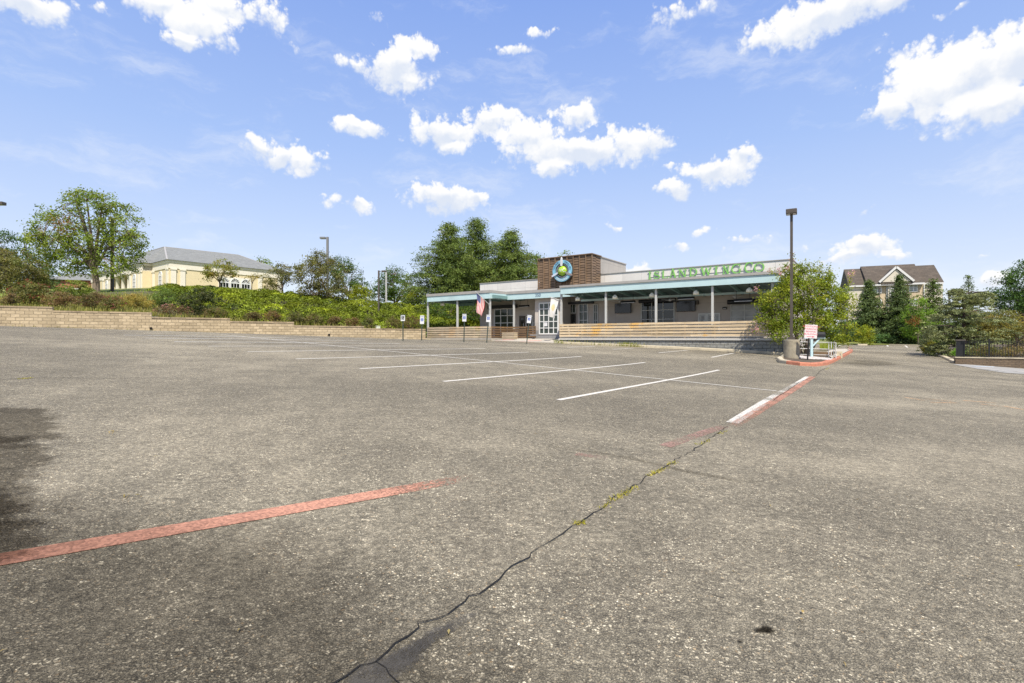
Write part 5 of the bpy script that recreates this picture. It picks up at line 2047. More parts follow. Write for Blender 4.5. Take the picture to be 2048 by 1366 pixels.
mb = MB()
mb.box(0, Lh, 0, 6.0, -1.8, He)
mb.box(-1.2, Lh, 6.0, 11.5, -1.8, He)
mb.box(.9, Lh, 11.5, 20.5, -1.8, He)
mb.box(-1.2, Lh, 20.5, Dh, -1.8, He)
mb.build('wall', CREAM, hall)
ent = MB()
for (x0, x1, y0, y1) in ((-.08, Lh + .08, -.08, 6.0), (-1.28, Lh, 6.0, 11.58), (-1.28, Lh, 11.58, 20.42), (-1.28, Lh + .08, 20.42, Dh + .08)):
    ent.box(x0, x1, y0, y1, He - .75, He - .002)
ent.build('entablature', OFFWHITE, hall)
cor = MB()
for (x0, x1, y0, y1) in ((-.16, Lh + .16, -.16, 5.84), (-1.36, Lh + .16, 5.84, Dh + .16)):
    cor.box(x0, x1, y0, y1, He, He + .2)
    cor.box(x0 - .06, x1 + .06, y0 - .06, y1, He + .202, He + .34)
cor.build('cornice', OFFWHITE, hall)
mb = MB()
zr, z0 = He + 3.75, He + .345
e = .34
A, B_, C, D_ = (-e, -e, z0), (Lh + e, -e, z0), (Lh + e, Dh + e, z0), (-1.2 - e, Dh + e, z0)
r0, r1, r2 = (3.2, 11.5, zr), (13.6, 10.5, zr), (3.2, Dh - 9, zr)
mb.add([A, B_, C, D_, r0, r1, r2, (-1.2 - e, 5.5, z0), (-e, 5.5, z0)], [(0, 1, 5, 4), (1, 2, 5), (2, 3, 6), (2, 6, 4, 5), (3, 7, 4, 6), (7, 8, 0, 4)])
rf = mb.build('roof', SLATE, hall)
mb = MB()
mb.bar(r0, r1, .22, .1); mb.bar(A, r0, .2, .1); mb.bar(B_, r1, .2, .1); mb.bar(r0, r2, .22, .1)
mb.build('ridge_cap', CAPGREY, rf)


def pilaster(x, y, w=.75, d=.14, side='x', tall=He - .75):
    mb = MB()
    if side == 'y':                      # stands on the long side (facing -y)
        mb.box(x - w / 2, x + w / 2, y - d, y - .002, -1.2, tall - .002)
        mb.box(x - w / 2 - .08, x + w / 2 + .08, y - d - .06, y - .002, -1.2, .15)
        mb.box(x - w / 2 - .08, x + w / 2 + .08, y - d - .06, y - .002, tall - .2, tall - .004)
    else:
        mb.box(x - d, x - .002, y - w / 2, y + w / 2, -1.2, tall - .002)
        mb.box(x - d - .06, x - .002, y - w / 2 - .08, y + w / 2 + .08, -1.2, .15)
        mb.box(x - d - .06, x - .002, y - w / 2 - .08, y + w / 2 + .08, tall - .2, tall - .004)
    mb.build('pilaster', OFFWHITE, hall)


for x in (.5, 1.6, 12.0, 15.0):
    pilaster(x, 0, .6, .14, 'y')
for y, x in ((.45, 0), (5.6, 0), (6.45, -1.2), (7.6, -1.2), (11.0, -1.2), (20.9, -1.2), (24, -1.2), (28, -1.2)):
    pilaster(x, y, .6, .14, 'x')


def arch_window(c, w, zb_, zs, axis, name='arched_window'):
    """sash below, fanlight above; axis 'y' faces the long side"""
    def pt(a, z, d):
        return (c[0] + a, c[1] - d, z) if axis == 'y' else (c[0] - d, c[1] + a, z)
    n = 12
    outl = [(-w / 2, zb_), (w / 2, zb_)] + [(w / 2 * math.cos(math.pi * k / n), zs + w / 2 * math.sin(math.pi * k / n)) for k in range(n + 1)]
    mb = MB()
    m = len(outl)
    o2 = [(x * 1.22, zb_ - .1 if z == zb_ else zs + (z - zs) * 1.22) for x, z in outl]
    vs = [pt(x, z, .10) for x, z in outl] + [pt(x, z, .10) for x, z in o2] + [pt(x, z, .003) for x, z in o2] + [pt(x, z, .003) for x, z in outl]
    fs = []
    for i in range(m):
        j = (i + 1) % m
        fs += [(i, j, m + j, m + i), (m + i, m + j, 2 * m + j, 2 * m + i), (i, 3 * m + i, 3 * m + j, j)]
    mb.add(vs, fs)

    def lbar(a0, z0_, a1, z1_, t):
        dx, dz = a1 - a0, z1_ - z0_
        L = math.hypot(dx, dz)
        nx, nz = -dz / L * t / 2, dx / L * t / 2
        q = [(a0 + nx, z0_ + nz), (a1 + nx, z1_ + nz), (a1 - nx, z1_ - nz), (a0 - nx, z0_ - nz)]
        mb.add([pt(x, z, .075) for x, z in q] + [pt(x, z, .003) for x, z in q], [(0, 1, 2, 3), (0, 4, 5, 1), (2, 6, 7, 3), (0, 3, 7, 4), (1, 5, 6, 2)])
    lbar(-w / 2, zs, w / 2, zs, .16)
    lbar(-w / 6, zb_, -w / 6, zs, .05)
    lbar(w / 6, zb_, w / 6, zs, .05)
    k = 1
    while zb_ + .55 * k < zs - .2:
        lbar(-w / 2, zb_ + .55 * k, w / 2, zb_ + .55 * k, .05)
        k += 1
    for a in (30, 60, 90, 120, 150):
        lbar(.1 * math.cos(R(a)), zs + .1 * math.sin(R(a)), w / 2 * math.cos(R(a)), zs + w / 2 * math.sin(R(a)), .06)
    fr = mb.build(name, WHITEFR, hall)
    mb = MB()
    mb.add([pt(x, z, .02) for x, z in outl], [tuple(range(m))])
    mb.build('pane', GLASS, fr)


for y in (3.0,):
    arch_window((0, y), 1.0, .3, 2.5, 'x')
arch_window((-1.2, 9.3), 1.0, .3, 2.5, 'x')
arch_window((-1.2, 22.4), 1.0, .3, 2.5, 'x')
for x in (6.9, 8.4, 9.9):
    arch_window((x, -.051), 1.15, .75, 2.0, 'y')
mb = MB(); mb.box(6.1, 10.7, -.05, -.003, -1, 2.85); mb.build('window_surround', OFFWHITE, hall)
for y in (13.2, 15.9, 18.6):
    mb = MB()
    mb.lathe((-.75, y, 0), [(.42, -1.2), (.42, -.02), (.36, .05), (.33, .1), (.28, He - 1.05), (.36, He - .98), (.4, He - .90), (.4, He - .76)], 18)
    mb.build('porch_column', OFFWHITE, hall, smooth=True)
mb = MB(); mb.box(.84, .897, 14.3, 17.2, -1.2, 2.5); pd_ = mb.build('porch_door', WHITEFR, hall)
mb = MB()
for k in range(3):
    for j in range(2):
        mb.box(.825, .838, 14.42 + .93 * k, 14.42 + .93 * k + .8, -.6 + 1.3 * j, .6 + 1.3 * j)
mb.build('pane', GLASS, pd_)
mb = MB()
text_into(mb, 'HALL', .01, lambda x, y, d: (0, 0, -1)) if False else None

# brick house far left
bc = P(85, 600, 95)
bh_ = thing('brick_house', (bc.x, bc.y, EYE + 6.3), R(18), 'red brick house with grey hipped roof behind the large maple', 'house')
mb = MB(); mb.box(0, 11, 0, 8, -2, 4.6); mb.build('wall', BRICK, bh_)
mb = MB()
mb.add([(-.5, -.5, 4.602), (11.5, -.5, 4.602), (11.5, 8.5, 4.602), (-.5, 8.5, 4.602), (3.4, 4, 6.3), (7.6, 4, 6.3)], [(0, 1, 5, 4), (1, 2, 5), (2, 3, 4, 5), (3, 0, 4), (0, 3, 2, 1)])
mb.build('roof', SLATE, bh_)
for x, w in ((.5, 1.5), (3.4, 2.6), (8.2, 1.6)):
    mb = MB(); mb.box(x, x + w, -.08, -.003, -.3 if x != .5 else .8, 3.1); f_ = mb.build('window', WHITEFR, bh_)
    mb = MB(); mb.box(x + .15, x + w - .15, -.1, -.084, .3 if x != .5 else 1.1, 2.9); mb.build('pane', GLASS_PALE, f_)

# apartment block, right
hc = P(1700, 690, 82)
apt = thing('apartment_building', (hc.x, hc.y, -.6), 0, 'three-storey tan and cream apartment block with brown gabled roof', 'apartment building')
HX = (1700 - CX) / F * 82.0
TH = R(24.5)
apt.rotation_euler = (0, 0, -TH)


def ax_(u):
    k = (u - CX) / F
    return (82.0 * k - HX) / (math.cos(TH) + math.sin(TH) * k)


def az_(u, v, back=0.0):
    """height above the block's foot of photo row v at column u"""
    return EYE + (HZ - v) / F * (82.0 - math.sin(TH) * ax_(u) + back) + .6


ap = lambda u, v: (0, az_(u or 1790, v))
ze = ap(1800, 567)[1]
zr_ = az_(1790, 530.5, 4.3)
secs = [(1698, 1732.5, .55, SIDING_PALE), (1732.5, 1848, 0, SIDING_TAN), (1848, 1888, .5, SIDING_PALE)]
for u0, u1, dy, mt in secs:
    mb = MB(); mb.box(ax_(u0), ax_(u1), dy, 9.4 - dy, 0, ze); w_ = mb.build('wall', mt, apt)
mb = MB(); mb.box(ax_(1775), ax_(1808), -.35, -.003, 0, ze - .02); mb.build('bay_wall', SIDING_PALE, apt)
mb = MB(); mb.box(ax_(1732.5) - .02, ax_(1848) + .02, -.04, -.003, 0, 3.0); mb.build('brick_base', BRICK, apt)
for u0, u1, dy, dz in ((1698, 1733, .35, -.35), (1733, 1847.5, -.5, 0), (1847.5, 1889, .3, -.3)):
    mb = MB()
    x0, x1 = ax_(u0), ax_(u1)
    mb.add([(x0, dy - .1, ze), (x1, dy - .1, ze), (x1, 4.7, zr_ + dz), (x0, 4.7, zr_ + dz), (x0, 9.6 - dy, ze), (x1, 9.6 - dy, ze)], [(0, 1, 2, 3), (3, 2, 5, 4), (0, 3, 4), (1, 5, 2)])
    r_ = mb.build('roof', SHINGLE, apt)
    mb = MB(); mb.box(x0 + .05, x1 - .05, dy - .16, dy - .104, ze - .28, ze - .02); mb.build('eaves_gutter', WHITE, r_)
# gable dormer
gx, gz0, gz1 = ax_(1790.5), ap(1790, 564)[1], ap(1790, 535)[1]
gw = (ax_(1825) - ax_(1756)) / 2
mb = MB()
mb.add([(gx - gw + .35, -.62, gz0), (gx + gw - .35, -.62, gz0), (gx, -.62, gz1 - .35), (gx - gw + .35, 3, gz0), (gx + gw - .35, 3, gz0), (gx, 3.6, gz1 - .35)], [(0, 1, 2), (0, 2, 5, 3), (1, 4, 5, 2)])
gb_ = mb.build('gable', SIDING_PALE, apt)
mb = MB()
for s_ in (-1, 1):
    mb.bar((gx + s_ * gw, -.72, gz0 - .02), (gx, -.72, gz1), .2, .3)
mb.build('barge_board', WHITE, gb_)
mb = MB()
mb.add([(gx - gw - .1, -.8, gz0 - .08), (gx, -.8, gz1 + .12), (gx, 3.9, gz1 + .12), (gx - gw - .1, 2.2, gz0 - .08)], [(0, 1, 2, 3)])
mb.add([(gx + gw + .1, -.8, gz0 - .08), (gx, -.8, gz1 + .12), (gx, 3.9, gz1 + .12), (gx + gw + .1, 2.2, gz0 - .08)], [(0, 1, 2, 3)])
mb.build('gable_roof', SHINGLE, gb_)
mb = MB(); mb.prism([(gx - gw + .2, gz0 - .5), (gx + gw - .2, gz0 - .5), (gx + gw - .2, gz0 - .05), (gx - gw + .2, gz0 - .05)], 'y', -.66, -.1); mb.build('skirt_roof', SHINGLE, gb_)


def apt_window(u0, u1, v0, v1, y=-.003, div=2):
    x0, x1 = ax_(u0), ax_(u1)
    z1, z0 = az_(u0, v0), az_(u0, v1)
    mb = MB()
    mb.box(x0, x1, y - .09, y, z0, z0 + .12); mb.box(x0, x1, y - .09, y, z1 - .12, z1)
    mb.box(x0, x0 + .12, y - .09, y, z0 + .12, z1 - .12); mb.box(x1 - .12, x1, y - .09, y, z0 + .12, z1 - .12)
    if div == 2:
        mb.box((x0 + x1) / 2 - .06, (x0 + x1) / 2 + .06, y - .08, y, z0 + .12, z1 - .12)
    mb.box(x0 + .12, x1 - .12, y - .07, y, (z0 + z1) / 2 - .04, (z0 + z1) / 2 + .04)
    f_ = mb.build('window', WHITE, apt)
    mb = MB(); mb.box(x0 + .05, x1 - .05, y - .03, y - .002, z0 + .05, z1 - .05); mb.build('pane', GLASS_PALE, f_)


apt_window(1746, 1763.5, 571.5, 587)
apt_window(1746, 1763.5, 599, 614)
apt_window(1818, 1835, 568.5, 584)
apt_window(1818, 1835, 598, 613)
apt_window(1778.5, 1786, 577, 597, -.353, 1)
apt_window(1796, 1804, 577, 597, -.353, 1)
apt_window(1778.5, 1786, 607, 625, -.353, 1)
for u in (1732.8, 1773.5, 1809.5, 1847.8):
    mb = MB(); x = ax_(u); mb.box(x - .06, x + .06, -.16, -.06, .0, ze - .3); mb.build('downpipe', WHITE, apt)
mb = MB()
px0 = ax_(1772)
mb.add([(px0 - 1.3, -2.4, 4.4), (px0 + 1.3, -2.4, 4.4), (px0, -2.4, 5.4), (px0 - 1.3, -.36, 4.4), (px0 + 1.3, -.36, 4.4), (px0, -.36, 5.4)], [(0, 1, 2), (0, 2, 5, 3), (1, 4, 5, 2), (3, 5, 4), (0, 3, 4, 1)])
pr_ = mb.build('porch_roof', WHITE, apt)
for s_ in (-1.1, 1.1):
    mb = MB(); mb.box(px0 + s_ - .08, px0 + s_ + .08, -2.3, -2.14, 0, 4.398); mb.build('porch_post', WHITE, apt)

# ------------------------------------------------------------------ foliage


def leaf_object(name, c, nrm, L, W, col, mat, parent, kind=None):
    """thousands of small pointed leaves as one mesh: c centres, nrm facing, L/W size, col colour (one per leaf)"""
    n = len(c)
    t = RNG.normal(size=(n, 3))
    nrm = nrm / np.maximum(np.linalg.norm(nrm, axis=1, keepdims=True), 1e-6)
    a = t - (t * nrm).sum(1, keepdims=True) * nrm
    a /= np.maximum(np.linalg.norm(a, axis=1, keepdims=True), 1e-6)
    b = np.cross(nrm, a)
    L, W = np.asarray(L).reshape(-1, 1), np.asarray(W).reshape(-1, 1)
    bend = nrm * L * .12
    v = np.stack([c - a * L / 2, c + b * W / 2 + bend, c + a * L / 2, c - b * W / 2 + bend], 1).reshape(-1, 3)
    me = bpy.data.meshes.new(name)
    me.vertices.add(4 * n)
    me.vertices.foreach_set('co', v.astype(np.float32).ravel())
    me.loops.add(4 * n)
    me.loops.foreach_set('vertex_index', np.arange(4 * n, dtype=np.int32))
    me.polygons.add(n)
    me.polygons.foreach_set('loop_start', np.arange(0, 4 * n, 4, dtype=np.int32))
    try:
        me.polygons.foreach_set('loop_total', np.full(n, 4, dtype=np.int32))
    except Exception:
        pass
    ca = me.attributes.new('leaf_colour', 'FLOAT_COLOR', 'POINT')
    cc4 = np.concatenate([np.repeat(np.clip(col, 0, 1), 4, axis=0), np.ones((4 * n, 1))], 1)
    ca.data.foreach_set('color', cc4.astype(np.float32).ravel())
    me.update(calc_edges=True)
    me.materials.append(mat)
    o = bpy.data.objects.new(name, me)
    COL.objects.link(o)
    if parent is not None:
        o.parent = parent
        o.matrix_parent_inverse = Matrix.Identity(4)
    if kind:
        o['kind'] = kind
    return o


def colours(n, pal, jit=.18):
    pal = np.array(pal, float)
    w = RNG.dirichlet(np.ones(len(pal)) * .7, n)
    c = w @ pal
    return 1.45 * c * np.exp(RNG.normal(0, jit, (n, 1)))


def lobes_px(lst, Y, depth=1.0):
    """crown lobes given as they show in the photo: (u, v, half width, half height[, depth offset m])"""
    out = []
    for l in lst:
        u, v, ru, rv = l[:4]
        dy = l[4] if len(l) > 4 else 0
        p = P(u, v, Y + dy)
        k = (Y + dy) / F
        out.append((np.array(p), np.array([ru * k, max(ru, rv) * k * depth, rv * k])))
    return out


def tree(name, base, lobes, n_clump, per, lsize, pal, lab, cat='tree', group=None, trunk=.15, bark=BARK, clump=.28, mat=None, stems=1, fork=.45, aspect=.5, shell=.55, twig=True, flowers=None, patch=None, needle=False, jit=.18, limbs_n=None):
    """lobes: list of (centre, radii). Clumps fill the lobes, leaves fill the clumps, limbs run to the clumps."""
    base = Vector(base)
    lowest = min(c[2] - r[2] for c, r in lobes)
    mid_ = max(c[2] for c, r in lobes)
    if base.z > lowest + .35 * (mid_ - lowest):
        print('BASE', lab, round(base.z, 2), round(lowest, 2), round(mid_, 2))
    if name in ('olive_tree', 'broadleaf_tree', 'small_tree', 'young_maple', 'yellowing_tree', 'shrub', 'barberry_shrub', 'flowering_shrub'):
        per, lsize = per * 1.6, lsize * .78
    root = thing(name, base, 0, lab, cat, group)
    vol = np.array([np.prod(r) ** (2 / 3) for _, r in lobes])
    cnt = np.maximum(2, (n_clump * vol / vol.sum()).astype(int))
    cl, out, lob = [], [], []
    for i, ((c, r), m) in enumerate(zip(lobes, cnt)):
        d = RNG.normal(size=(m, 3))
        d /= np.linalg.norm(d, axis=1, keepdims=True)
        rad = RNG.random(m) ** (1 / 3) * (1 - shell) + shell * (1 - RNG.random(m) ** 2 * .35)
        cl.append(c + d * r * rad[:, None] * RNG.uniform(.85, 1.12, (m, 1)))
        out.append(d)
        lob += [i] * m
    cl, out = np.concatenate(cl), np.concatenate(out)
    lob = np.array(lob)
    ok = cl[:, 2] > base.z + .05
    cl, out, lob = cl[ok], out[ok], lob[ok]
    nc = len(cl)
    if nc < 12:
        print('EMPTY', lab)
        return root
    ccol = colours(nc, pal, jit)
    csz = clump * RNG.uniform(.6, 1.35, nc)
    npc = np.maximum(3, RNG.poisson(per, nc))
    rep = np.repeat(np.arange(nc), npc)
    off = RNG.normal(size=(len(rep), 3)) * csz[rep][:, None] * np.array([.62, .62, .42])
    pos = cl[rep] + off
    nrm = RNG.normal(size=(len(rep), 3)) * .8 + out[rep] * .5 + np.array([0, 0, .55])
    col = ccol[rep] * np.exp(RNG.normal(0, .14, (len(rep), 1)))
    if patch is not None:
        pc_, pr, pcol = patch
        m = np.linalg.norm((pos - np.array(pc_)), axis=1) < pr * RNG.uniform(.6, 1.2, len(pos))
        col[m] = np.array(pcol) * np.exp(RNG.normal(0, .2, (m.sum(), 1)))
    Ls = lsize * RNG.uniform(.65, 1.3, len(rep))
    lo = pos - np.array(base)
    leaf_object('crown', lo, nrm, Ls, Ls * aspect, col, mat or (NEEDLE if needle else LEAF), root)
    if flowers:
        fcol, fn, fs = flowers
        i = RNG.integers(0, nc, fn)
        fp = cl[i] + out[i] * csz[i][:, None] * .9 + RNG.normal(size=(fn, 3)) * .03
        rep2 = np.repeat(np.arange(fn), 9)
        q = fp[rep2] + RNG.normal(size=(len(rep2), 3)) * fs * .6
        leaf_object('blossom', q - np.array(base), RNG.normal(size=(len(rep2), 3)), np.full(len(rep2), fs), np.full(len(rep2), fs * .8), np.array(fcol) * np.exp(RNG.normal(0, .15, (len(rep2), 1))), LEAF, root)
    # wood
    mb = MB()
    top = Vector(cl.mean(0)) - base
    hgt = max(top.z, .3)
    K = limbs_n or min(9, max(4, len(lobes) + 2))
    pick = RNG.choice(nc, K, replace=False)
    ends = [Vector(cl[i]) - base for i in pick]
    samp = []
    for s_i in range(stems):
        sp = Vector((0, 0, 0)) if stems == 1 else Vector((math.cos(6.28 * s_i / stems), math.sin(6.28 * s_i / stems), 0)) * trunk * 1.6
        fz = hgt * fork
        ax = Vector((top.x * .25, top.y * .25, fz)) + sp * 2.5
        t0 = trunk if stems == 1 else trunk * .55
        mb.tube([sp + Vector((0, 0, -.15)), sp + Vector((0, 0, .08)), sp.lerp(ax, .5) + Vector((random.uniform(-.5, .5), random.uniform(-.5, .5), 0)) * trunk, ax], [t0 * 1.5, t0 * 1.05, t0 * .9, t0 * .75], 9)
        for k, e in enumerate(ends):
            if k % stems != s_i:
                continue
            m1 = ax.lerp(e, .35) + Vector((0, 0, hgt * .12))
            m2 = ax.lerp(e, .7) + Vector((0, 0, hgt * .06))
            mb.tube([ax, m1, m2, e], [t0 * .55, t0 * .4, t0 * .24, t0 * .08], 6, cap=False)
            for a_, b_ in ((ax, m1), (m1, m2), (m2, e)):
                for f_ in (.3, .65, 1):
                    samp.append(a_.lerp(b_, f_))
    if twig and samp:
        sa = np.array([list(p) for p in samp])
        for i in range(0, nc, 1 if nc < 260 else 2):
            q = cl[i] - np.array(base)
            j = np.argmin(np.linalg.norm(sa - q, axis=1) + (sa[:, 2] > q[2]) * .3)
            a_, b_ = Vector(sa[j]), Vector(q)
            if (b_ - a_).length > .05:
                mb.tube([a_, a_.lerp(b_, .55) + Vector((0, 0, .06 * (b_ - a_).length)), b_], [trunk * .13, trunk * .09, trunk * .03], 4, cap=False)
    mb.build('trunk', bark, root)
    return root


def conifer(name, base, H, Rb, pal, lab, tiers, per, nl, lsize, cat='tree', group=None, z0=.08, droop=-.12, prof=1.0, clump=.25, aspect=.28, trunk=.16, lean=0.0, flat=.35, irregular=.25, bias_up=.6, topr=.03, squash=1.0, jit=.2):
    """straight trunk, whorls of tapering branches, needle tufts along each branch"""
    base = Vector(base)
    root = thing(name, base, 0, lab, cat, group)
    mb = MB()
    mb.tube([(0, 0, -.2), (0, 0, H * .5), (lean, 0, H)], [trunk, trunk * .6, .015], 8)
    cs, outs = [], []
    for t in range(tiers):
        f = t / max(1, tiers - 1)
        z = H * (z0 + (1 - z0) * f ** .92)
        rmax = Rb * ((1 - f) ** prof) + topr * Rb
        nb_ = max(3, int(per * (.55 + .45 * (1 - f))))
        a0 = random.uniform(0, 6.28)
        for k in range(nb_):
            a = a0 + 6.28 * k / nb_ + random.uniform(-.25, .25)
            L = rmax * random.uniform(1 - irregular * 1.4, 1 + irregular)
            st = Vector((lean * f, 0, z + random.uniform(-.02, .02) * H))
            en = st + Vector((math.cos(a) * L, math.sin(a) * L * squash, droop * L + random.uniform(-.06, .06) * L))
            mid = st.lerp(en, .55) + Vector((0, 0, .07 * L))
            mb.tube([st, mid, en], [trunk * .22 * (1 - .7 * f), trunk * .14 * (1 - .7 * f), .008], 4, cap=False)
            m = max(2, int(L / clump * 1.3))
            for j in range(m):
                g_ = (j + .8) / m
                p = st.lerp(mid, g_ / .55) if g_ < .55 else mid.lerp(en, (g_ - .55) / .45)
                side = Vector((-math.sin(a), math.cos(a), 0)) * random.uniform(-.38, .38) * L * (1.05 - g_)
                cs.append(p + side + Vector((0, 0, random.uniform(-.05, .12) * clump * 2)))
                outs.append((math.cos(a), math.sin(a), .3))
    cs = np.array([list(c) for c in cs])
    outs = np.array(outs)
    nc = len(cs)
    ccol = colours(nc, pal, jit)
    rep = np.repeat(np.arange(nc), nl)
    sz = clump * RNG.uniform(.6, 1.25, nc)
    pos = cs[rep] + RNG.normal(size=(len(rep), 3)) * sz[rep][:, None] * np.array([.6, .6, flat])
    nrm = RNG.normal(size=(len(rep), 3)) * .75 + outs[rep] * .35 + np.array([0, 0, bias_up])
    col = ccol[rep] * np.exp(RNG.normal(0, .16, (len(rep), 1)))
    Ls = lsize * RNG.uniform(.6, 1.3, len(rep))
    leaf_object('crown', pos, nrm, Ls, Ls * aspect, col, NEEDLE, root)
    mb.build('trunk', BARK_DK, root)
    return root


def shrub(u, v_top, v_base, half, Y, pal, lab, n=70, per=16, ls=.13, cat='shrub', group=None, name='shrub', flowers=None, zbase=None, two=None, aspect=.5, clump=.16, needle=False, jit=.18):
    """a bush from its photo outline"""
    b = P(u, v_base, Y)
    zb_ = b.z if zbase is None else zbase
    k = Y / F
    hgt = (v_base - v_top)
    lb = [(u, v_base - hgt * .5, half * .75, hgt * .5), (u - half * .45, v_base - hgt * .38, half * .52, hgt * .38, -.2), (u + half * .5, v_base - hgt * .42, half * .5, hgt * .40, .2), (u + half * .1, v_base - hgt * .68, half * .45, hgt * .32)]
    return tree(name, (b.x, Y, zb_ - .05), lobes_px(lb, Y, .8), n, per, ls, pal, lab, cat, group, trunk=.05, bark=BARK_DK, clump=clump, stems=3, fork=.25, aspect=aspect, shell=.35, flowers=flowers, needle=needle, twig=n < 60, jit=jit)


# palettes (real leaf albedo)
MAPLE = [(.11, .165, .022), (.16, .21, .03), (.07, .11, .016), (.19, .21, .04)]
DARKGREEN = [(.035, .075, .018), (.05, .095, .022), (.07, .115, .03)]
OLIVE = [(.10, .115, .03), (.14, .135, .045), (.07, .085, .024), (.16, .13, .055)]
PINE = [(.07, .105, .022), (.10, .14, .03), (.145, .175, .04), (.042, .07, .017)]
YELLOWG = [(.20, .23, .018), (.28, .26, .025), (.13, .17, .016), (.10, .14, .014)]
GOLDEN = [(.30, .22, .05), (.22, .19, .04), (.34, .25, .08), (.16, .15, .035)]
JUNI = [(.10, .135, .010), (.165, .20, .012), (.045, .068, .010), (.21, .24, .02)]
BROWNISH = [(.13, .085, .04), (.17, .12, .055), (.10, .10, .035), (.20, .10, .06)]
PURPLE = [(.13, .075, .045), (.10, .09, .035), (.17, .10, .06), (.08, .085, .03)]
CEDAR = [(.11, .135, .065), (.17, .19, .09), (.06, .08, .035), (.23, .24, .12)]
SPRUCE = [(.045, .085, .03), (.06, .105, .035), (.035, .065, .022), (.09, .125, .04)]
ORANGEY = [(.20, .15, .035), (.13, .15, .03), (.25, .15, .04)]

on_bank = lambda u, Y: float(bank_z((u - CX) / F * Y, Y))


def vb(u, Y):
    """photo row where the bank meets column u at distance Y"""
    return HZ - (on_bank(u, Y) - EYE) / Y * F


def bankbase(u, Y, dz=0.0):
    return ((u - CX) / F * Y, Y, on_bank(u, Y) + dz)


# --- left side
Y = 47
tree('maple_tree', bankbase(192, Y), lobes_px([(185, 410, 58, 32), (120, 455, 52, 40), (235, 445, 45, 42), (180, 475, 62, 45), (110, 492, 50, 28), (240, 500, 46, 34), (140, 520, 50, 24), (225, 535, 46, 18), (262, 490, 26, 30), (80, 470, 22, 18), (170, 395, 26, 16), (95, 425, 16, 15, 1.5), (150, 545, 28, 10)], Y, .85),
     520, 34, .205, MAPLE, 'large spreading maple with green and bronze leaves on the bank', trunk=.30, clump=.46, fork=.42, shell=.45, limbs_n=14, patch=(P(122, 442, Y - 1.5), 1.3, (.22, .13, .05)))
tree('broadleaf_tree', (P(20, 0, 66).x, 66, 8.0), lobes_px([(15, 495, 42, 36), (-30, 490, 50, 44), (45, 520, 26, 24), (5, 540, 50, 26), (70, 545, 26, 22)], 66), 200, 24, .34, DARKGREEN, 'dark green broadleaf tree at the left edge behind the olive bush', trunk=.35, clump=.6)
conifer('conifer', (P(92, 0, 85).x, 85, 8.0), 9.0, 3.8, SPRUCE, 'dark blurred conifer showing left of the brick house', 16, 7, 8, .4, clump=.5, aspect=.35)
tree('olive_tree', bankbase(30, 44, -.1), lobes_px([(30, 540, 52, 38), (-10, 535, 40, 36), (62, 560, 28, 22), (25, 565, 56, 20), (-5, 510, 26, 14)], 44), 260, 26, .22, OLIVE, 'dense rounded olive-green bush tree on the grass at the left edge', 'bush', trunk=.2, clump=.42, fork=.2)
shrub(56, 564, 606, 46, wall_at(56)[1] + 3.2, OLIVE, 'green shrub full of red flowers at the left end of the bank', 110, 18, .15, name='flowering_shrub', flowers=((.26, .06, .05), 60, .07), zbase=on_bank(56, wall_at(56)[1] + 3.2))
shrub(150, 560, 603, 42, wall_at(150)[1] + 4.5, [(.13, .17, .03), (.17, .19, .04), (.09, .12, .025)], 'rounded yellow-green shrub under the large maple', 110, 18, .16, zbase=on_bank(150, wall_at(150)[1] + 4.5))
shrub(120, 583, 614, 36, wall_at(120)[1] + 2.0, BROWNISH, 'brown dried shrub above the wall under the maple', 80, 16, .13, zbase=on_bank(120, wall_at(120)[1] + 2.0))
shrub(188, 584, 616, 34, wall_at(188)[1] + 2.3, PURPLE, 'dull purple-brown shrub right of the maple trunk', 80, 16, .13, zbase=on_bank(188, wall_at(188)[1] + 2.3))
shrub(224, 592, 619, 25, wall_at(224)[1] + 1.6, OLIVE, 'low shrub with pink flowers above the tan wall', 70, 16, .12, name='flowering_shrub', flowers=((.30, .11, .09), 45, .07), zbase=on_bank(224, wall_at(224)[1] + 1.6))
shrub(20, 586, 610, 22, wall_at(20)[1] + 1.2, PURPLE, 'small purple-brown shrub near the left edge above the wall', 50, 14, .12, zbase=on_bank(20, wall_at(20)[1] + 1.2))
shrub(272, 586, 622, 36, wall_at(272)[1] + 4.2, GOLDEN, 'golden dry grass-like shrub in the middle of the bank', 90, 20, .20, aspect=.2, zbase=on_bank(272, wall_at(272)[1] + 4.2))
shrub(325, 574, 612, 30, wall_at(325)[1] + 5.0, [(.10, .16, .04), (.14, .19, .05)], 'upright light green shrub left of the dark mound', 70, 18, .16, aspect=.3, zbase=on_bank(325, wall_at(325)[1] + 5.0))
shrub(398, 573, 628, 50, wall_at(398)[1] + 2.6, [(.04, .06, .02), (.06, .075, .026), (.085, .085, .035)], 'large dark rounded shrub mound before the junipers', 170, 22, .15, zbase=on_bank(398, wall_at(398)[1] + 2.6))
shrub(345, 610, 630, 38, wall_at(345)[1] + 1.2, PURPLE, 'low grey-pink flowering shrub along the wall top', 70, 16, .11, name='flowering_shrub', flowers=((.40, .20, .17), 50, .06), zbase=on_bank(345, wall_at(345)[1] + 1.2))
shrub(430, 614, 636, 28, wall_at(430)[1] + 1.0, BROWNISH + DARKGREEN, 'small dark brown-green shrub below the large dark mound', 60, 16, .12, zbase=on_bank(430, wall_at(430)[1] + 1.0))
tree('small_tree', bankbase(440, 54), lobes_px([(440, 540, 30, 16), (418, 545, 16, 12), (462, 542, 16, 12), (447, 528, 16, 10), (430, 556, 20, 8)], 54), 90, 16, .22, ORANGEY + MAPLE[:2], 'small round-headed tree with orange-tinged leaves before the cream hall', trunk=.10, clump=.30, fork=.5)
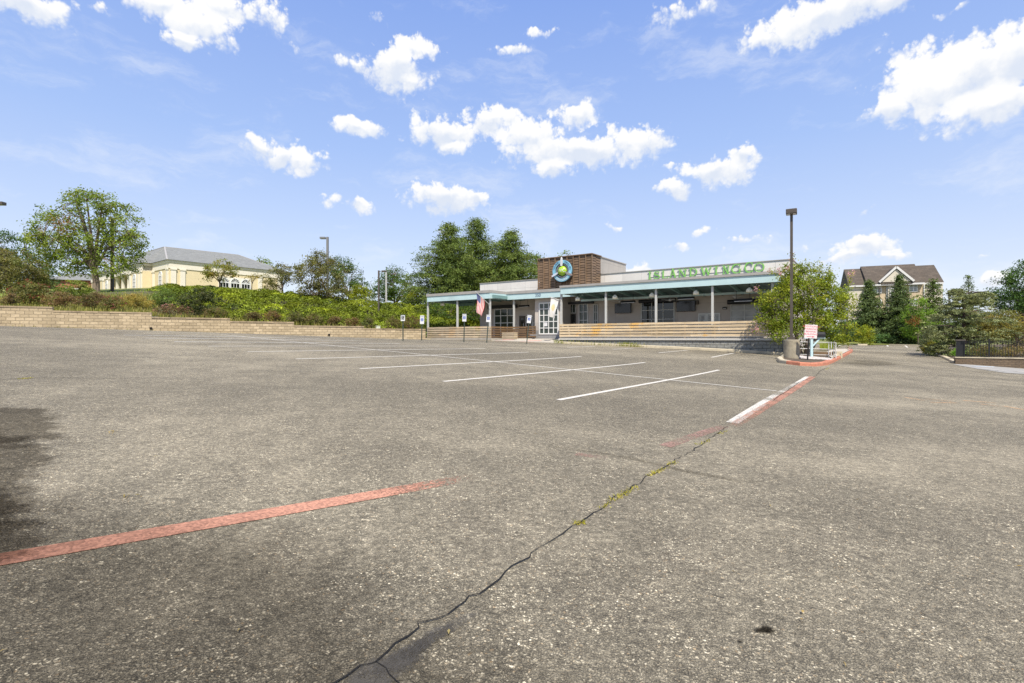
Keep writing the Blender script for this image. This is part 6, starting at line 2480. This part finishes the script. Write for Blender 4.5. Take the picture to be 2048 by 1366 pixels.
tree('small_tree', bankbase(503, 57), lobes_px([(503, 556, 14, 7), (512, 552, 8, 5)], 57), 22, 10, .18, ORANGEY, 'tiny sparse tree with orange leaves before the hall windows', trunk=.05, clump=.24, fork=.6)
tree('small_tree', bankbase(566, 52), lobes_px([(555, 556, 28, 22), (585, 550, 22, 20), (570, 540, 22, 14), (545, 575, 18, 12)], 52), 120, 18, .20, OLIVE, 'low brownish tree with a pale trunk on top of the juniper bank', trunk=.11, clump=.30, fork=.45)
tree('olive_tree', bankbase(640, 51), lobes_px([(625, 550, 36, 36), (655, 555, 36, 40), (640, 525, 24, 24), (665, 585, 30, 18), (615, 585, 26, 14), (620, 515, 9, 9)], 51), 260, 24, .21, OLIVE, 'big bushy olive-brown tree under the grey lamp post', 'tree', trunk=.2, clump=.38, fork=.25, stems=3)
tree('broadleaf_tree', bankbase(700, 70, 0), lobes_px([(695, 560, 36, 38), (675, 540, 26, 28), (718, 580, 24, 28), (690, 530, 18, 16)], 70), 180, 22, .28, DARKGREEN + OLIVE[:1], 'rounded dark green tree behind the yellow-green bush', trunk=.22, clump=.45)
shrub(718, 569, 605, 26, 58, YELLOWG, 'bright yellow-green bush on the crest of the bank', 90, 18, .2, zbase=on_bank(718, 58), clump=.25)
tree('broadleaf_tree', bankbase(790, 74, -.5), lobes_px([(785, 570, 38, 34), (805, 580, 26, 30), (765, 585, 24, 26), (788, 548, 20, 18)], 74), 200, 22, .30, DARKGREEN + MAPLE[:1], 'rounded green tree behind the pair of lamp posts', trunk=.25, clump=.48)
tree('broadleaf_tree', (P(532, 0, 100).x, 100, 7.5), lobes_px([(528, 530, 16, 14), (540, 545, 18, 14)], 100), 50, 18, .4, MAPLE, 'green treetop just showing behind the right end of the hall roof', trunk=.3, clump=.6)
# --- pines behind the restaurant's left end
pz = lambda u, Y: (P(u, 0, Y).x, Y, 2.6)
for u, vt, Y, Rb, lab in ((898, 455, 60, 4.7, 'left one of the three tall pines, spreading low over the patio'), (952, 444, 66, 5.4, 'tallest middle one of the three pines behind the restaurant'), (1022, 468, 64, 5.0, 'right one of the three pines, beside the brown tower')):
    H_ = EYE + (HZ - vt) / F * Y - 2.6
    conifer('pine_tree', pz(u, Y), H_, Rb, PINE, lab, 24, 11, 36, .34, group='tall pines behind the restaurant', z0=.03, droop=.05, prof=.70, clump=.58, aspect=.24, trunk=.3, irregular=.42, topr=.12, flat=.36, jit=.2)
tree('broadleaf_tree', (P(1075, 0, 80).x, 80, 1.5), lobes_px([(1062, 525, 26, 22), (1085, 540, 26, 20), (1050, 545, 24, 24)], 80), 110, 18, .34, PINE, 'green tree filling between the right pine and the brown tower', trunk=.3, clump=.55)
tree('broadleaf_tree', (P(1128, 0, 92).x, 92, 1.0), lobes_px([(1128, 510, 14, 9), (1103, 517, 10, 7), (1145, 517, 8, 6), (1128, 540, 40, 20)], 92), 60, 16, .36, MAPLE, 'light green treetops peeking over the brown tower', trunk=.3, clump=.5)
tree('broadleaf_tree', bankbase(838, 62, 0), lobes_px([(838, 590, 16, 18), (825, 600, 16, 16)], 62), 60, 18, .26, YELLOWG, 'light green bush left of the pines', 'bush', trunk=.12, clump=.36)
tree('broadleaf_tree', bankbase(918, 53, 0), lobes_px([(900, 625, 46, 22), (950, 622, 40, 24), (870, 630, 28, 16), (985, 625, 30, 20)], 53), 190, 20, .24, DARKGREEN + JUNI[:1], 'wide dark bush mass behind the left patio posts', 'bush', trunk=.12, clump=.38, fork=.2)

# barberry row along the top of the wall
ROW = [(505, 624, 640, 20, 'brown-red shrub above the second wall step from the dark mound'), (545, 622, 644, 17, 'reddish brown shrub between two brown ones on the long wall'), (590, 624, 646, 20, 'rusty shrub just left of a wall step below the junipers'), (625, 628, 650, 24, 'wide brown shrub below the grey lamp post'), (668, 632, 650, 18, 'low purple-brown shrub right of the wide brown one'), (705, 634, 654, 18, 'green-brown shrub over the wall drain'), (735, 632, 657, 15, 'dark green-brown shrub beside the utility box'), (785, 634, 658, 18, 'brown-green shrub behind the leftmost parking sign'), (822, 630, 660, 22, 'last reddish brown shrub before the patio corner')]
for i, (u, v0, v1, hw, lab) in enumerate(ROW):
    Yw = wall_at(u)[1] + 1.0
    shrub(u, v0, v1, hw, Yw, [PURPLE, BROWNISH, PURPLE + DARKGREEN, OLIVE + PURPLE][i % 4], lab, 60, 15, .12, name='barberry_shrub', group='brownish shrubs along the wall top', zbase=on_bank(u, Yw), clump=.17)

# junipers covering the bank: one ground cover of low spreading mounds, each a ragged dome of sprays
mound_c, tries = [], 0
while len(mound_c) < 430 and tries < 16000:
    tries += 1
    v, w = random.uniform(-24, 9.0), random.uniform(1.9, 21)
    x, y = W1[0] + v * WD[0] + w * WN[0], W1[1] + v * WD[1] + w * WN[1]
    u = CX + x / y * F
    if u < 330 or (u > 545 and w > 13.2) or (u < 430 and w < 2 + (430 - u) * .06):
        continue
    if any((x - a) ** 2 + (y - b) ** 2 < 1.05 ** 2 for a, b in mound_c):
        continue
    mound_c.append((x, y))
jp, jn, jcol, jl = [], [], [], []
for (x, y) in mound_c:
    n = 430
    R0, h0 = random.uniform(.85, 1.5), random.uniform(.28, .62)
    th = RNG.uniform(0, 6.283, n)
    k1, k2, p1, p2 = random.randint(3, 5), random.randint(6, 9), random.uniform(0, 6), random.uniform(0, 6)
    lob = 1 + .20 * np.sin(k1 * th + p1) + .14 * np.sin(k2 * th + p2)
    q = RNG.random(n) ** .62
    rr_ = R0 * lob * q
    px_, py_ = x + rr_ * np.cos(th), y + rr_ * np.sin(th)
    zz_ = float(bank_z(x, y)) * .5 + bank_z(px_, py_) * .5 + h0 * (1 - q ** 2.4) * (.86 + .2 * lob) + .10 + RNG.normal(0, .035, n) - .10 * RNG.random(n) ** 3
    jp.append(np.stack([px_, py_, zz_], -1))
    jn.append(np.stack([np.cos(th) * q * .9, np.sin(th) * q * .9, np.full(n, .9)], -1) + RNG.normal(size=(n, 3)) * .55)
    c0 = colours(1, JUNI, .22)
    tips = .75 + .5 * np.clip(lob - .85, 0, .5)
    jcol.append(c0 * np.exp(RNG.normal(0, .2, (n, 1))) * tips[:, None])
    jl.append(.20 * RNG.uniform(.6, 1.35, n))
jl = np.concatenate(jl)
jo = leaf_object('juniper_ground_cover', np.concatenate(jp), np.concatenate(jn), jl, jl * .42, np.concatenate(jcol), NEEDLE, None, 'stuff')
tag(jo, 'bright green juniper carpet covering the bank above the tan wall', 'ground cover')


def grass_patch(name, pts, col, h, lab, cat='grass', wid=.02, lean=.35):
    n = len(pts)
    v, c = [], []
    for i in range(n):
        x, y, z = pts[i]
        a = random.uniform(0, 6.28)
        hh = h * random.uniform(.5, 1.3)
        dx, dy = math.cos(a) * wid, math.sin(a) * wid
        lx, ly = random.uniform(-lean, lean) * hh, random.uniform(-lean, lean) * hh
        v += [(x - dx, y - dy, z), (x + dx, y + dy, z), (x + lx + dx * .3, y + ly + dy * .3, z + hh), (x + lx - dx * .3, y + ly - dy * .3, z + hh)]
    me = bpy.data.meshes.new(name)
    me.from_pydata(v, [], [(4 * i, 4 * i + 1, 4 * i + 2, 4 * i + 3) for i in range(n)])
    ca = me.attributes.new('leaf_colour', 'FLOAT_COLOR', 'POINT')
    cc = np.concatenate([np.repeat(colours(n, col, .2), 4, axis=0), np.ones((4 * n, 1))], 1)
    ca.data.foreach_set('color', cc.astype(np.float32).ravel())
    me.materials.append(LEAF)
    o = bpy.data.objects.new(name, me)
    COL.objects.link(o)
    return tag(o, lab, cat, kind='stuff')


# long grass on the left half of the bank and on top of the wall
gp_ = []
while len(gp_) < 9000:
    v, w = random.uniform(-30, 4), random.uniform(.45, 9)
    if v > -19 and w > 2.0:
        continue
    x, y = W1[0] + v * WD[0] + w * WN[0], W1[1] + v * WD[1] + w * WN[1]
    gp_.append((x, y, float(0)))
ga_ = np.array(gp_)
ga_[:, 2] = bank_z(ga_[:, 0], ga_[:, 1]) - .02
grass_patch('long_grass', [tuple(p) for p in ga_], [(.16, .17, .03), (.24, .21, .06), (.30, .25, .10), (.10, .14, .025)], .30, 'long yellowing grass among the shrubs on the bank', wid=.03)
# lawn at far left
gl_ = np.stack([RNG.uniform(-46, -28, 4000), RNG.uniform(36, 52, 4000)], -1)
gz_ = bank_z(gl_[:, 0], gl_[:, 1])
m_ = (vw(gl_[:, 0], gl_[:, 1])[1] > 4)
grass_patch('lawn_grass', [(x, y, z - .01) for (x, y), z in zip(gl_[m_], gz_[m_])], [(.16, .24, .03), (.22, .28, .05)], .09, 'short bright lawn at the left end of the bank', wid=.03)

# weeds in the crack and along kerbs
wd_ = []
for (u0, v0), (u1, v1), n in [((1204, 1018), (1222, 1004), 25), ((1222, 1002), (1272, 975), 90), ((1296, 952), (1334, 936), 75), ((1338, 930), (1350, 924), 25), ((1396, 890), (1420, 880), 35), ((1440, 868), (1452, 862), 20), ((1155, 1050), (1165, 1044), 40), ((1650, 740), (1658, 736), 50), ((36, 758.5), (66, 756), 50)]:
    a, b = G(u0, v0), G(u1, v1)
    for _ in range(n):
        f = random.random()
        p = a.lerp(b, f)
        x, y = p.x + random.gauss(0, .010 + .012 * abs(math.sin(f * 12))), p.y + random.gauss(0, .010)
        wd_.append((x, y, LZ(x, y)))
grass_patch('crack_weeds', wd_, [(.30, .26, .035), (.24, .24, .03), (.34, .29, .07)], .017, 'yellow-green weeds sprouting along the long crack', 'weeds', .005, 1.2)
wk = []
for u in list(np.linspace(1120, 1290, 60)) + list(np.linspace(1240, 1275, 60)) + list(np.linspace(1110, 1125, 25)):
    p = gpt(S(u + random.uniform(-3, 3), 32.0), 32.0)
    for _ in range(4):
        x, y = p.x + random.gauss(0, .05), p.y + random.choice((-.08, .38)) + random.gauss(0, .05)
        wk.append((x, y, LZ(x, y) + (.02 if y < p.y else .12)))
grass_patch('kerb_weeds', wk, [(.14, .18, .03), (.20, .19, .05)], .16, 'green weeds growing along the restaurant kerb', 'weeds', .012, .5)
wk = []
for u in np.linspace(20, 830, 300):
    if random.random() < .5:
        continue
    x, y = wall_at(u)
    x, y = x + .03 * WN[0] - WN[0] * .08, y - WN[1] * .08
    for _ in range(2 if math.sin(u * .11) > .3 else 1):
        x2, y2 = x + random.gauss(0, .08), y + random.gauss(0, .03)
        wk.append((x2, y2, LZ(x2, y2)))
grass_patch('wall_weeds', wk, [(.20, .18, .06), (.14, .15, .04)], .10, 'sparse dry weeds at the foot of the tan wall', 'weeds', .012, .5)

# a scatter of fallen leaves and straw on the lot
lf = []
for _ in range(14):
    p = G(random.uniform(0, 2048), 700 + 640 * random.random() ** .7)
    lf.append((p.x, p.y, p.z + .012))
for u, v in ((270, 995), (280, 997), (230, 864), (222, 866), (740, 708), (752, 710), (1085, 868), (1110, 772)):
    p = G(u, v)
    for _ in range(3):
        lf.append((p.x + random.gauss(0, .04), p.y + random.gauss(0, .03), p.z + .012))
lf = np.array(lf)
fl2 = leaf_object('leaf_litter', lf, RNG.normal(size=lf.shape) * .25 + (0, 0, 1), RNG.uniform(.018, .045, len(lf)), RNG.uniform(.006, .016, len(lf)), colours(len(lf), [(.30, .22, .08), (.22, .15, .06), (.34, .28, .12)], .2), LEAF, None, 'stuff')
tag(fl2, 'dry yellow leaves scattered over the asphalt', 'leaf litter')

# --- crape myrtle on the island
gm = G(1609, 713)
Ym = gm.y
tree('crape_myrtle', (gm.x, Ym, gm.z + .1), lobes_px([(1610, 585, 62, 36), (1560, 605, 42, 34), (1655, 610, 40, 40), (1600, 545, 26, 20), (1640, 560, 32, 24), (1545, 640, 32, 24), (1570, 660, 36, 26, -.3), (1620, 640, 50, 30), (1670, 650, 32, 34), (1585, 560, 24, 20), (1688, 600, 16, 26), (1540, 605, 18, 16), (1680, 680, 18, 12), (1600, 690, 22, 10, .5), (1575, 540, 14, 12)], Ym, .95),
     760, 36, .105, YELLOWG + [(.10, .16, .02), (.08, .13, .018)], 'wide yellow-green flowering tree with many stems on the kerb island', trunk=.17, clump=.25, stems=7, fork=.42, shell=.4, bark=BARK, limbs_n=21, aspect=.55)
# pink blossom sprays at its shoot tips
bl, sprigs = [], MB()
for (u, v) in ((1546, 636), (1537, 643), (1512, 655), (1506, 662), (1515, 660), (1537, 541), (1560, 548), (1557, 540), (1512, 578), (1707, 545), (1700, 548), (1583, 508), (1700, 700), (1638, 585), (1520, 640), (1575, 536), (1583, 520)):
    c = P(u, v, Ym + random.uniform(-.8, .6))
    for _ in range(34):
        bl.append((c.x + random.gauss(0, .06), c.y + random.gauss(0, .06), c.z + random.gauss(0, .08)))
bl = np.array(bl)
mroot = [o for o in bpy.data.objects if o.name == 'crape_myrtle'][0]
leaf_object('blossom', bl - np.array(mroot.location), RNG.normal(size=bl.shape), np.full(len(bl), .055), np.full(len(bl), .045), np.array((.62, .34, .40)) * np.exp(RNG.normal(0, .2, (len(bl), 1))), LEAF, mroot)
for (us, vs2, ue, ve) in ((1560, 655, 1506, 660), (1575, 560, 1537, 541), (1590, 545, 1583, 506), (1690, 590, 1705, 545), (1560, 640, 1514, 640), (1550, 600, 1512, 580), (1640, 555, 1640, 520), (1655, 560, 1660, 530)):
    a, b = P(us, vs2, Ym), P(ue, ve, Ym + random.uniform(-.5, .4))
    sprigs.tube([a - mroot.location, a.lerp(b, .5) - mroot.location + Vector((0, 0, .08)), b - mroot.location], [.012, .009, .004], 4)
    n = 70
    f = RNG.random(n)[:, None]
    q = np.array(a) * (1 - f) + np.array(b) * f + RNG.normal(size=(n, 3)) * .085
    leaf_object('shoot_leaves', q - np.array(mroot.location), RNG.normal(size=(n, 3)) + (0, 0, .5), np.full(n, .12), np.full(n, .065), colours(n, YELLOWG), LEAF, mroot)
sprigs.build('shoots', BARK, mroot)
# lawn tuft behind the railing
lt = []
for _ in range(1500):
    a, b = random.random(), random.random()
    p = G(1640 + 26 * a, 702 - 8 * b)
    lt.append((p.x, p.y, p.z + .12))
grass_patch('island_grass', lt, [(.17, .22, .03), (.22, .24, .05)], .2, 'tuft of green grass behind the white railing', wid=.02)

# --- right side
SPRUCE_LIGHT = [(.06, .095, .03), (.085, .12, .04), (.045, .07, .022), (.11, .14, .05)]


def con(u, vt, vbse, hw, Y, pal, lab, **k):
    b = P(u, vbse, Y)
    return conifer('conifer', b, (vbse - vt) / F * Y, hw / F * Y, pal, lab, **k)


con(1738, 565, 684, 50, 67, SPRUCE_LIGHT, 'dark cone-shaped evergreen left of the tan apartment front', tiers=28, per=13, nl=15, lsize=.26, z0=.03, droop=-.05, prof=1.0, clump=.36, aspect=.35, irregular=.2, group=None)
con(1799, 554, 690, 52, 65, SPRUCE_LIGHT, 'tallest dark cone-shaped evergreen before the gable of the apartment block', tiers=30, per=13, nl=15, lsize=.26, z0=.03, droop=-.05, prof=1.0, clump=.36, aspect=.35, irregular=.2)
con(1866, 563, 690, 40, 70, [(.07, .10, .025), (.10, .13, .035), (.05, .08, .02)], 'lighter evergreen behind the young maple and the spreading cedar', tiers=22, per=10, nl=12, lsize=.3, z0=.03, droop=-.04, prof=.7, clump=.42, aspect=.35, irregular=.25)
con(1937, 553, 690, 40, 72, SPRUCE_LIGHT, 'narrow dark evergreen standing above the spreading cedar', tiers=22, per=8, nl=10, lsize=.26, z0=.03, droop=0, prof=.9, clump=.34, aspect=.35, irregular=.3)
for u0, hw, v0, Y, lab in ((1690, 40, 640, 66, 'dark evergreen hedge bush behind the flowering tree'), (1770, 40, 650, 66.5, 'low dark juniper between the two cone-shaped evergreens'), (1835, 45, 655, 64.5, 'low dark juniper under the young maple')):
    shrub(u0, v0, 690, hw, Y, SPRUCE, lab, 110, 22, .26, name='evergreen_bush', clump=.4, needle=True, aspect=.35)
shrub(1765, 668, 687, 34, 63.6, [(.05, .10, .03), (.07, .125, .035)], 'low spreading green juniper at the back edge of the drive', 80, 20, .2, name='evergreen_bush', needle=True, clump=.3)
shrub(1728, 650, 691, 19, 60, YELLOWG, 'bright light green shrub with upright shoots at the end of the drive', 80, 20, .24, aspect=.28, clump=.26)
b = P(1836, 692, 61)
tree('young_maple', (b.x, 61, b.z), lobes_px([(1836, 620, 26, 24), (1825, 645, 24, 22), (1850, 640, 22, 26), (1836, 602, 14, 10), (1832, 668, 22, 12)], 61), 150, 20, .24, [(.11, .19, .025), (.15, .22, .03), (.08, .14, .02)], 'young green maple with a reddish branch at the end of the drive', trunk=.09, clump=.34, fork=.3, patch=(P(1827, 640, 60), .8, (.26, .12, .04)))
# wide blue-grey cedar with layered drooping plates
Yc = 37
cb_ = P(1925, 712, Yc)
cb_.z = LZ(cb_.x, cb_.y) + .2
cro = thing('spreading_cedar', cb_, 0, 'broad silvery green cedar with layered drooping branches behind the iron fence', 'tree')
plates = []
for (u, v, hw, hh) in [(1930, 590, 34, 8), (1900, 608, 40, 8), (1955, 603, 44, 8), (1925, 620, 66, 9), (1990, 622, 38, 8), (1885, 632, 40, 9), (1945, 638, 60, 9), (2005, 640, 40, 9), (1890, 650, 48, 9), (1935, 658, 56, 9), (1995, 656, 44, 9), (1875, 668, 40, 9), (1920, 676, 52, 9), (1975, 676, 46, 9), (1880, 688, 36, 9), (1920, 696, 40, 9), (1860, 655, 26, 8), (1910, 582, 18, 6), (1960, 690, 40, 8), (1968, 588, 24, 5)]:
    for rr in range(3):
        dy = random.uniform(-2.2, 2.2)
        plates.append((u + random.uniform(-12, 12), v + random.uniform(-5, 5), hw * random.uniform(.5, .85), hh, dy))
cs, tips = [], []
mb = MB()
mb.tube([(0, 0, -.2), (.1, 0, 1.6), (.2, .1, 3.9)], [.2, .15, .04], 9)
for (u, v, hw, hh, dy) in plates:
    c = P(u, v, Yc + dy)
    k = (Yc + dy) / F
    zt_ = c.z - cb_.z
    rel = c - cb_
    mb.tube([(.05, 0, max(.3, zt_ - .25)), rel * .5 + Vector((0, 0, zt_ * .5)), rel], [.05, .035, .01], 5, cap=False)
    m = int(46)
    d = RNG.normal(size=(m, 3)) * np.array([hw * k * .5, hw * k * .40, .03])
    rad = np.hypot(d[:, 0], d[:, 1]) / (hw * k)
    q = np.array(rel) + d
    q[:, 2] -= rad ** 2 * .55
    cs.append(q)
cs = np.concatenate(cs)
rep = np.repeat(np.arange(len(cs)), 13)
pos = cs[rep] + RNG.normal(size=(len(rep), 3)) * np.array([.085, .085, .03]) - np.array([0, 0, .05])
col = colours(len(cs), CEDAR, .2)[rep] * np.exp(RNG.normal(0, .14, (len(rep), 1)))
Lc = .16 * RNG.uniform(.6, 1.4, len(rep))
leaf_object('crown', pos, RNG.normal(size=pos.shape) * .7 + (0, 0, .55), Lc, Lc * .3, col, NEEDLE, cro)
mb.build('trunk', BARK_DK, cro)
tree('yellowing_tree', (P(2015, 0, 36).x, 36, -.2), lobes_px([(2010, 650, 46, 20), (2050, 645, 46, 26), (1985, 665, 30, 16), (2035, 672, 50, 18), (2080, 670, 40, 24)], 36), 230, 22, .15, GOLDEN + OLIVE + [(.16, .19, .03)], 'yellowing rounded tree behind the iron fence at the right edge', trunk=.14, clump=.28, fork=.3, stems=3)
tree('broadleaf_tree', (P(2045, 0, 48).x, 48, 0), lobes_px([(2030, 580, 40, 36), (2070, 560, 46, 46), (2015, 605, 28, 26), (2060, 610, 50, 30), (2040, 550, 22, 18)], 48), 280, 24, .24, DARKGREEN + SPRUCE[:1], 'tall dark green tree at the right edge behind the cedar', trunk=.28, clump=.42)
shrub(1856, 680, 706, 17, 41, GOLDEN + YELLOWG, 'small golden shrub with rusty leaves at the drive edge', 80, 16, .13, clump=.18)
shrub(1872, 692, 711, 16, 38.5, [(.24, .27, .05), (.16, .2, .03)], 'low yellow-green plant at the bend of the drive kerb', 50, 14, .11, clump=.14)
shrub(1917, 695, 714, 12, 32.5, [(.08, .17, .015), (.12, .22, .02)], 'small clipped bright green bush left of the fence end', 70, 20, .07, clump=.10)
shrub(1970, 688, 716, 30, 33.5, DARKGREEN + BROWNISH, 'dark low bush behind the middle of the iron fence', 70, 16, .11, clump=.18)
shrub(2030, 690, 716, 34, 33, OLIVE + BROWNISH, 'brown-green low bush behind the right part of the iron fence', 70, 16, .11, clump=.18)

# far tree belt closing the horizon
tb = []
for k in range(900):
    a = RNG.uniform(-1.5, 1.5)
    d = RNG.uniform(170, 230)
    tb.append((d * math.sin(a), d * math.cos(a), RNG.uniform(-1, 5.5)))
tb = np.array(tb)
rep = np.repeat(np.arange(len(tb)), 34)
pos = tb[rep] + RNG.normal(size=(len(rep), 3)) * np.array([3.0, 3.0, 1.5])
fb = leaf_object('far_woods', pos, RNG.normal(size=pos.shape) + (0, -.4, .6), np.full(len(rep), 1.5), np.full(len(rep), .9), colours(len(tb), DARKGREEN + OLIVE[:1], .2)[rep], LEAF, None, 'stuff')
tag(fb, 'distant belt of woods along the horizon', 'woods')
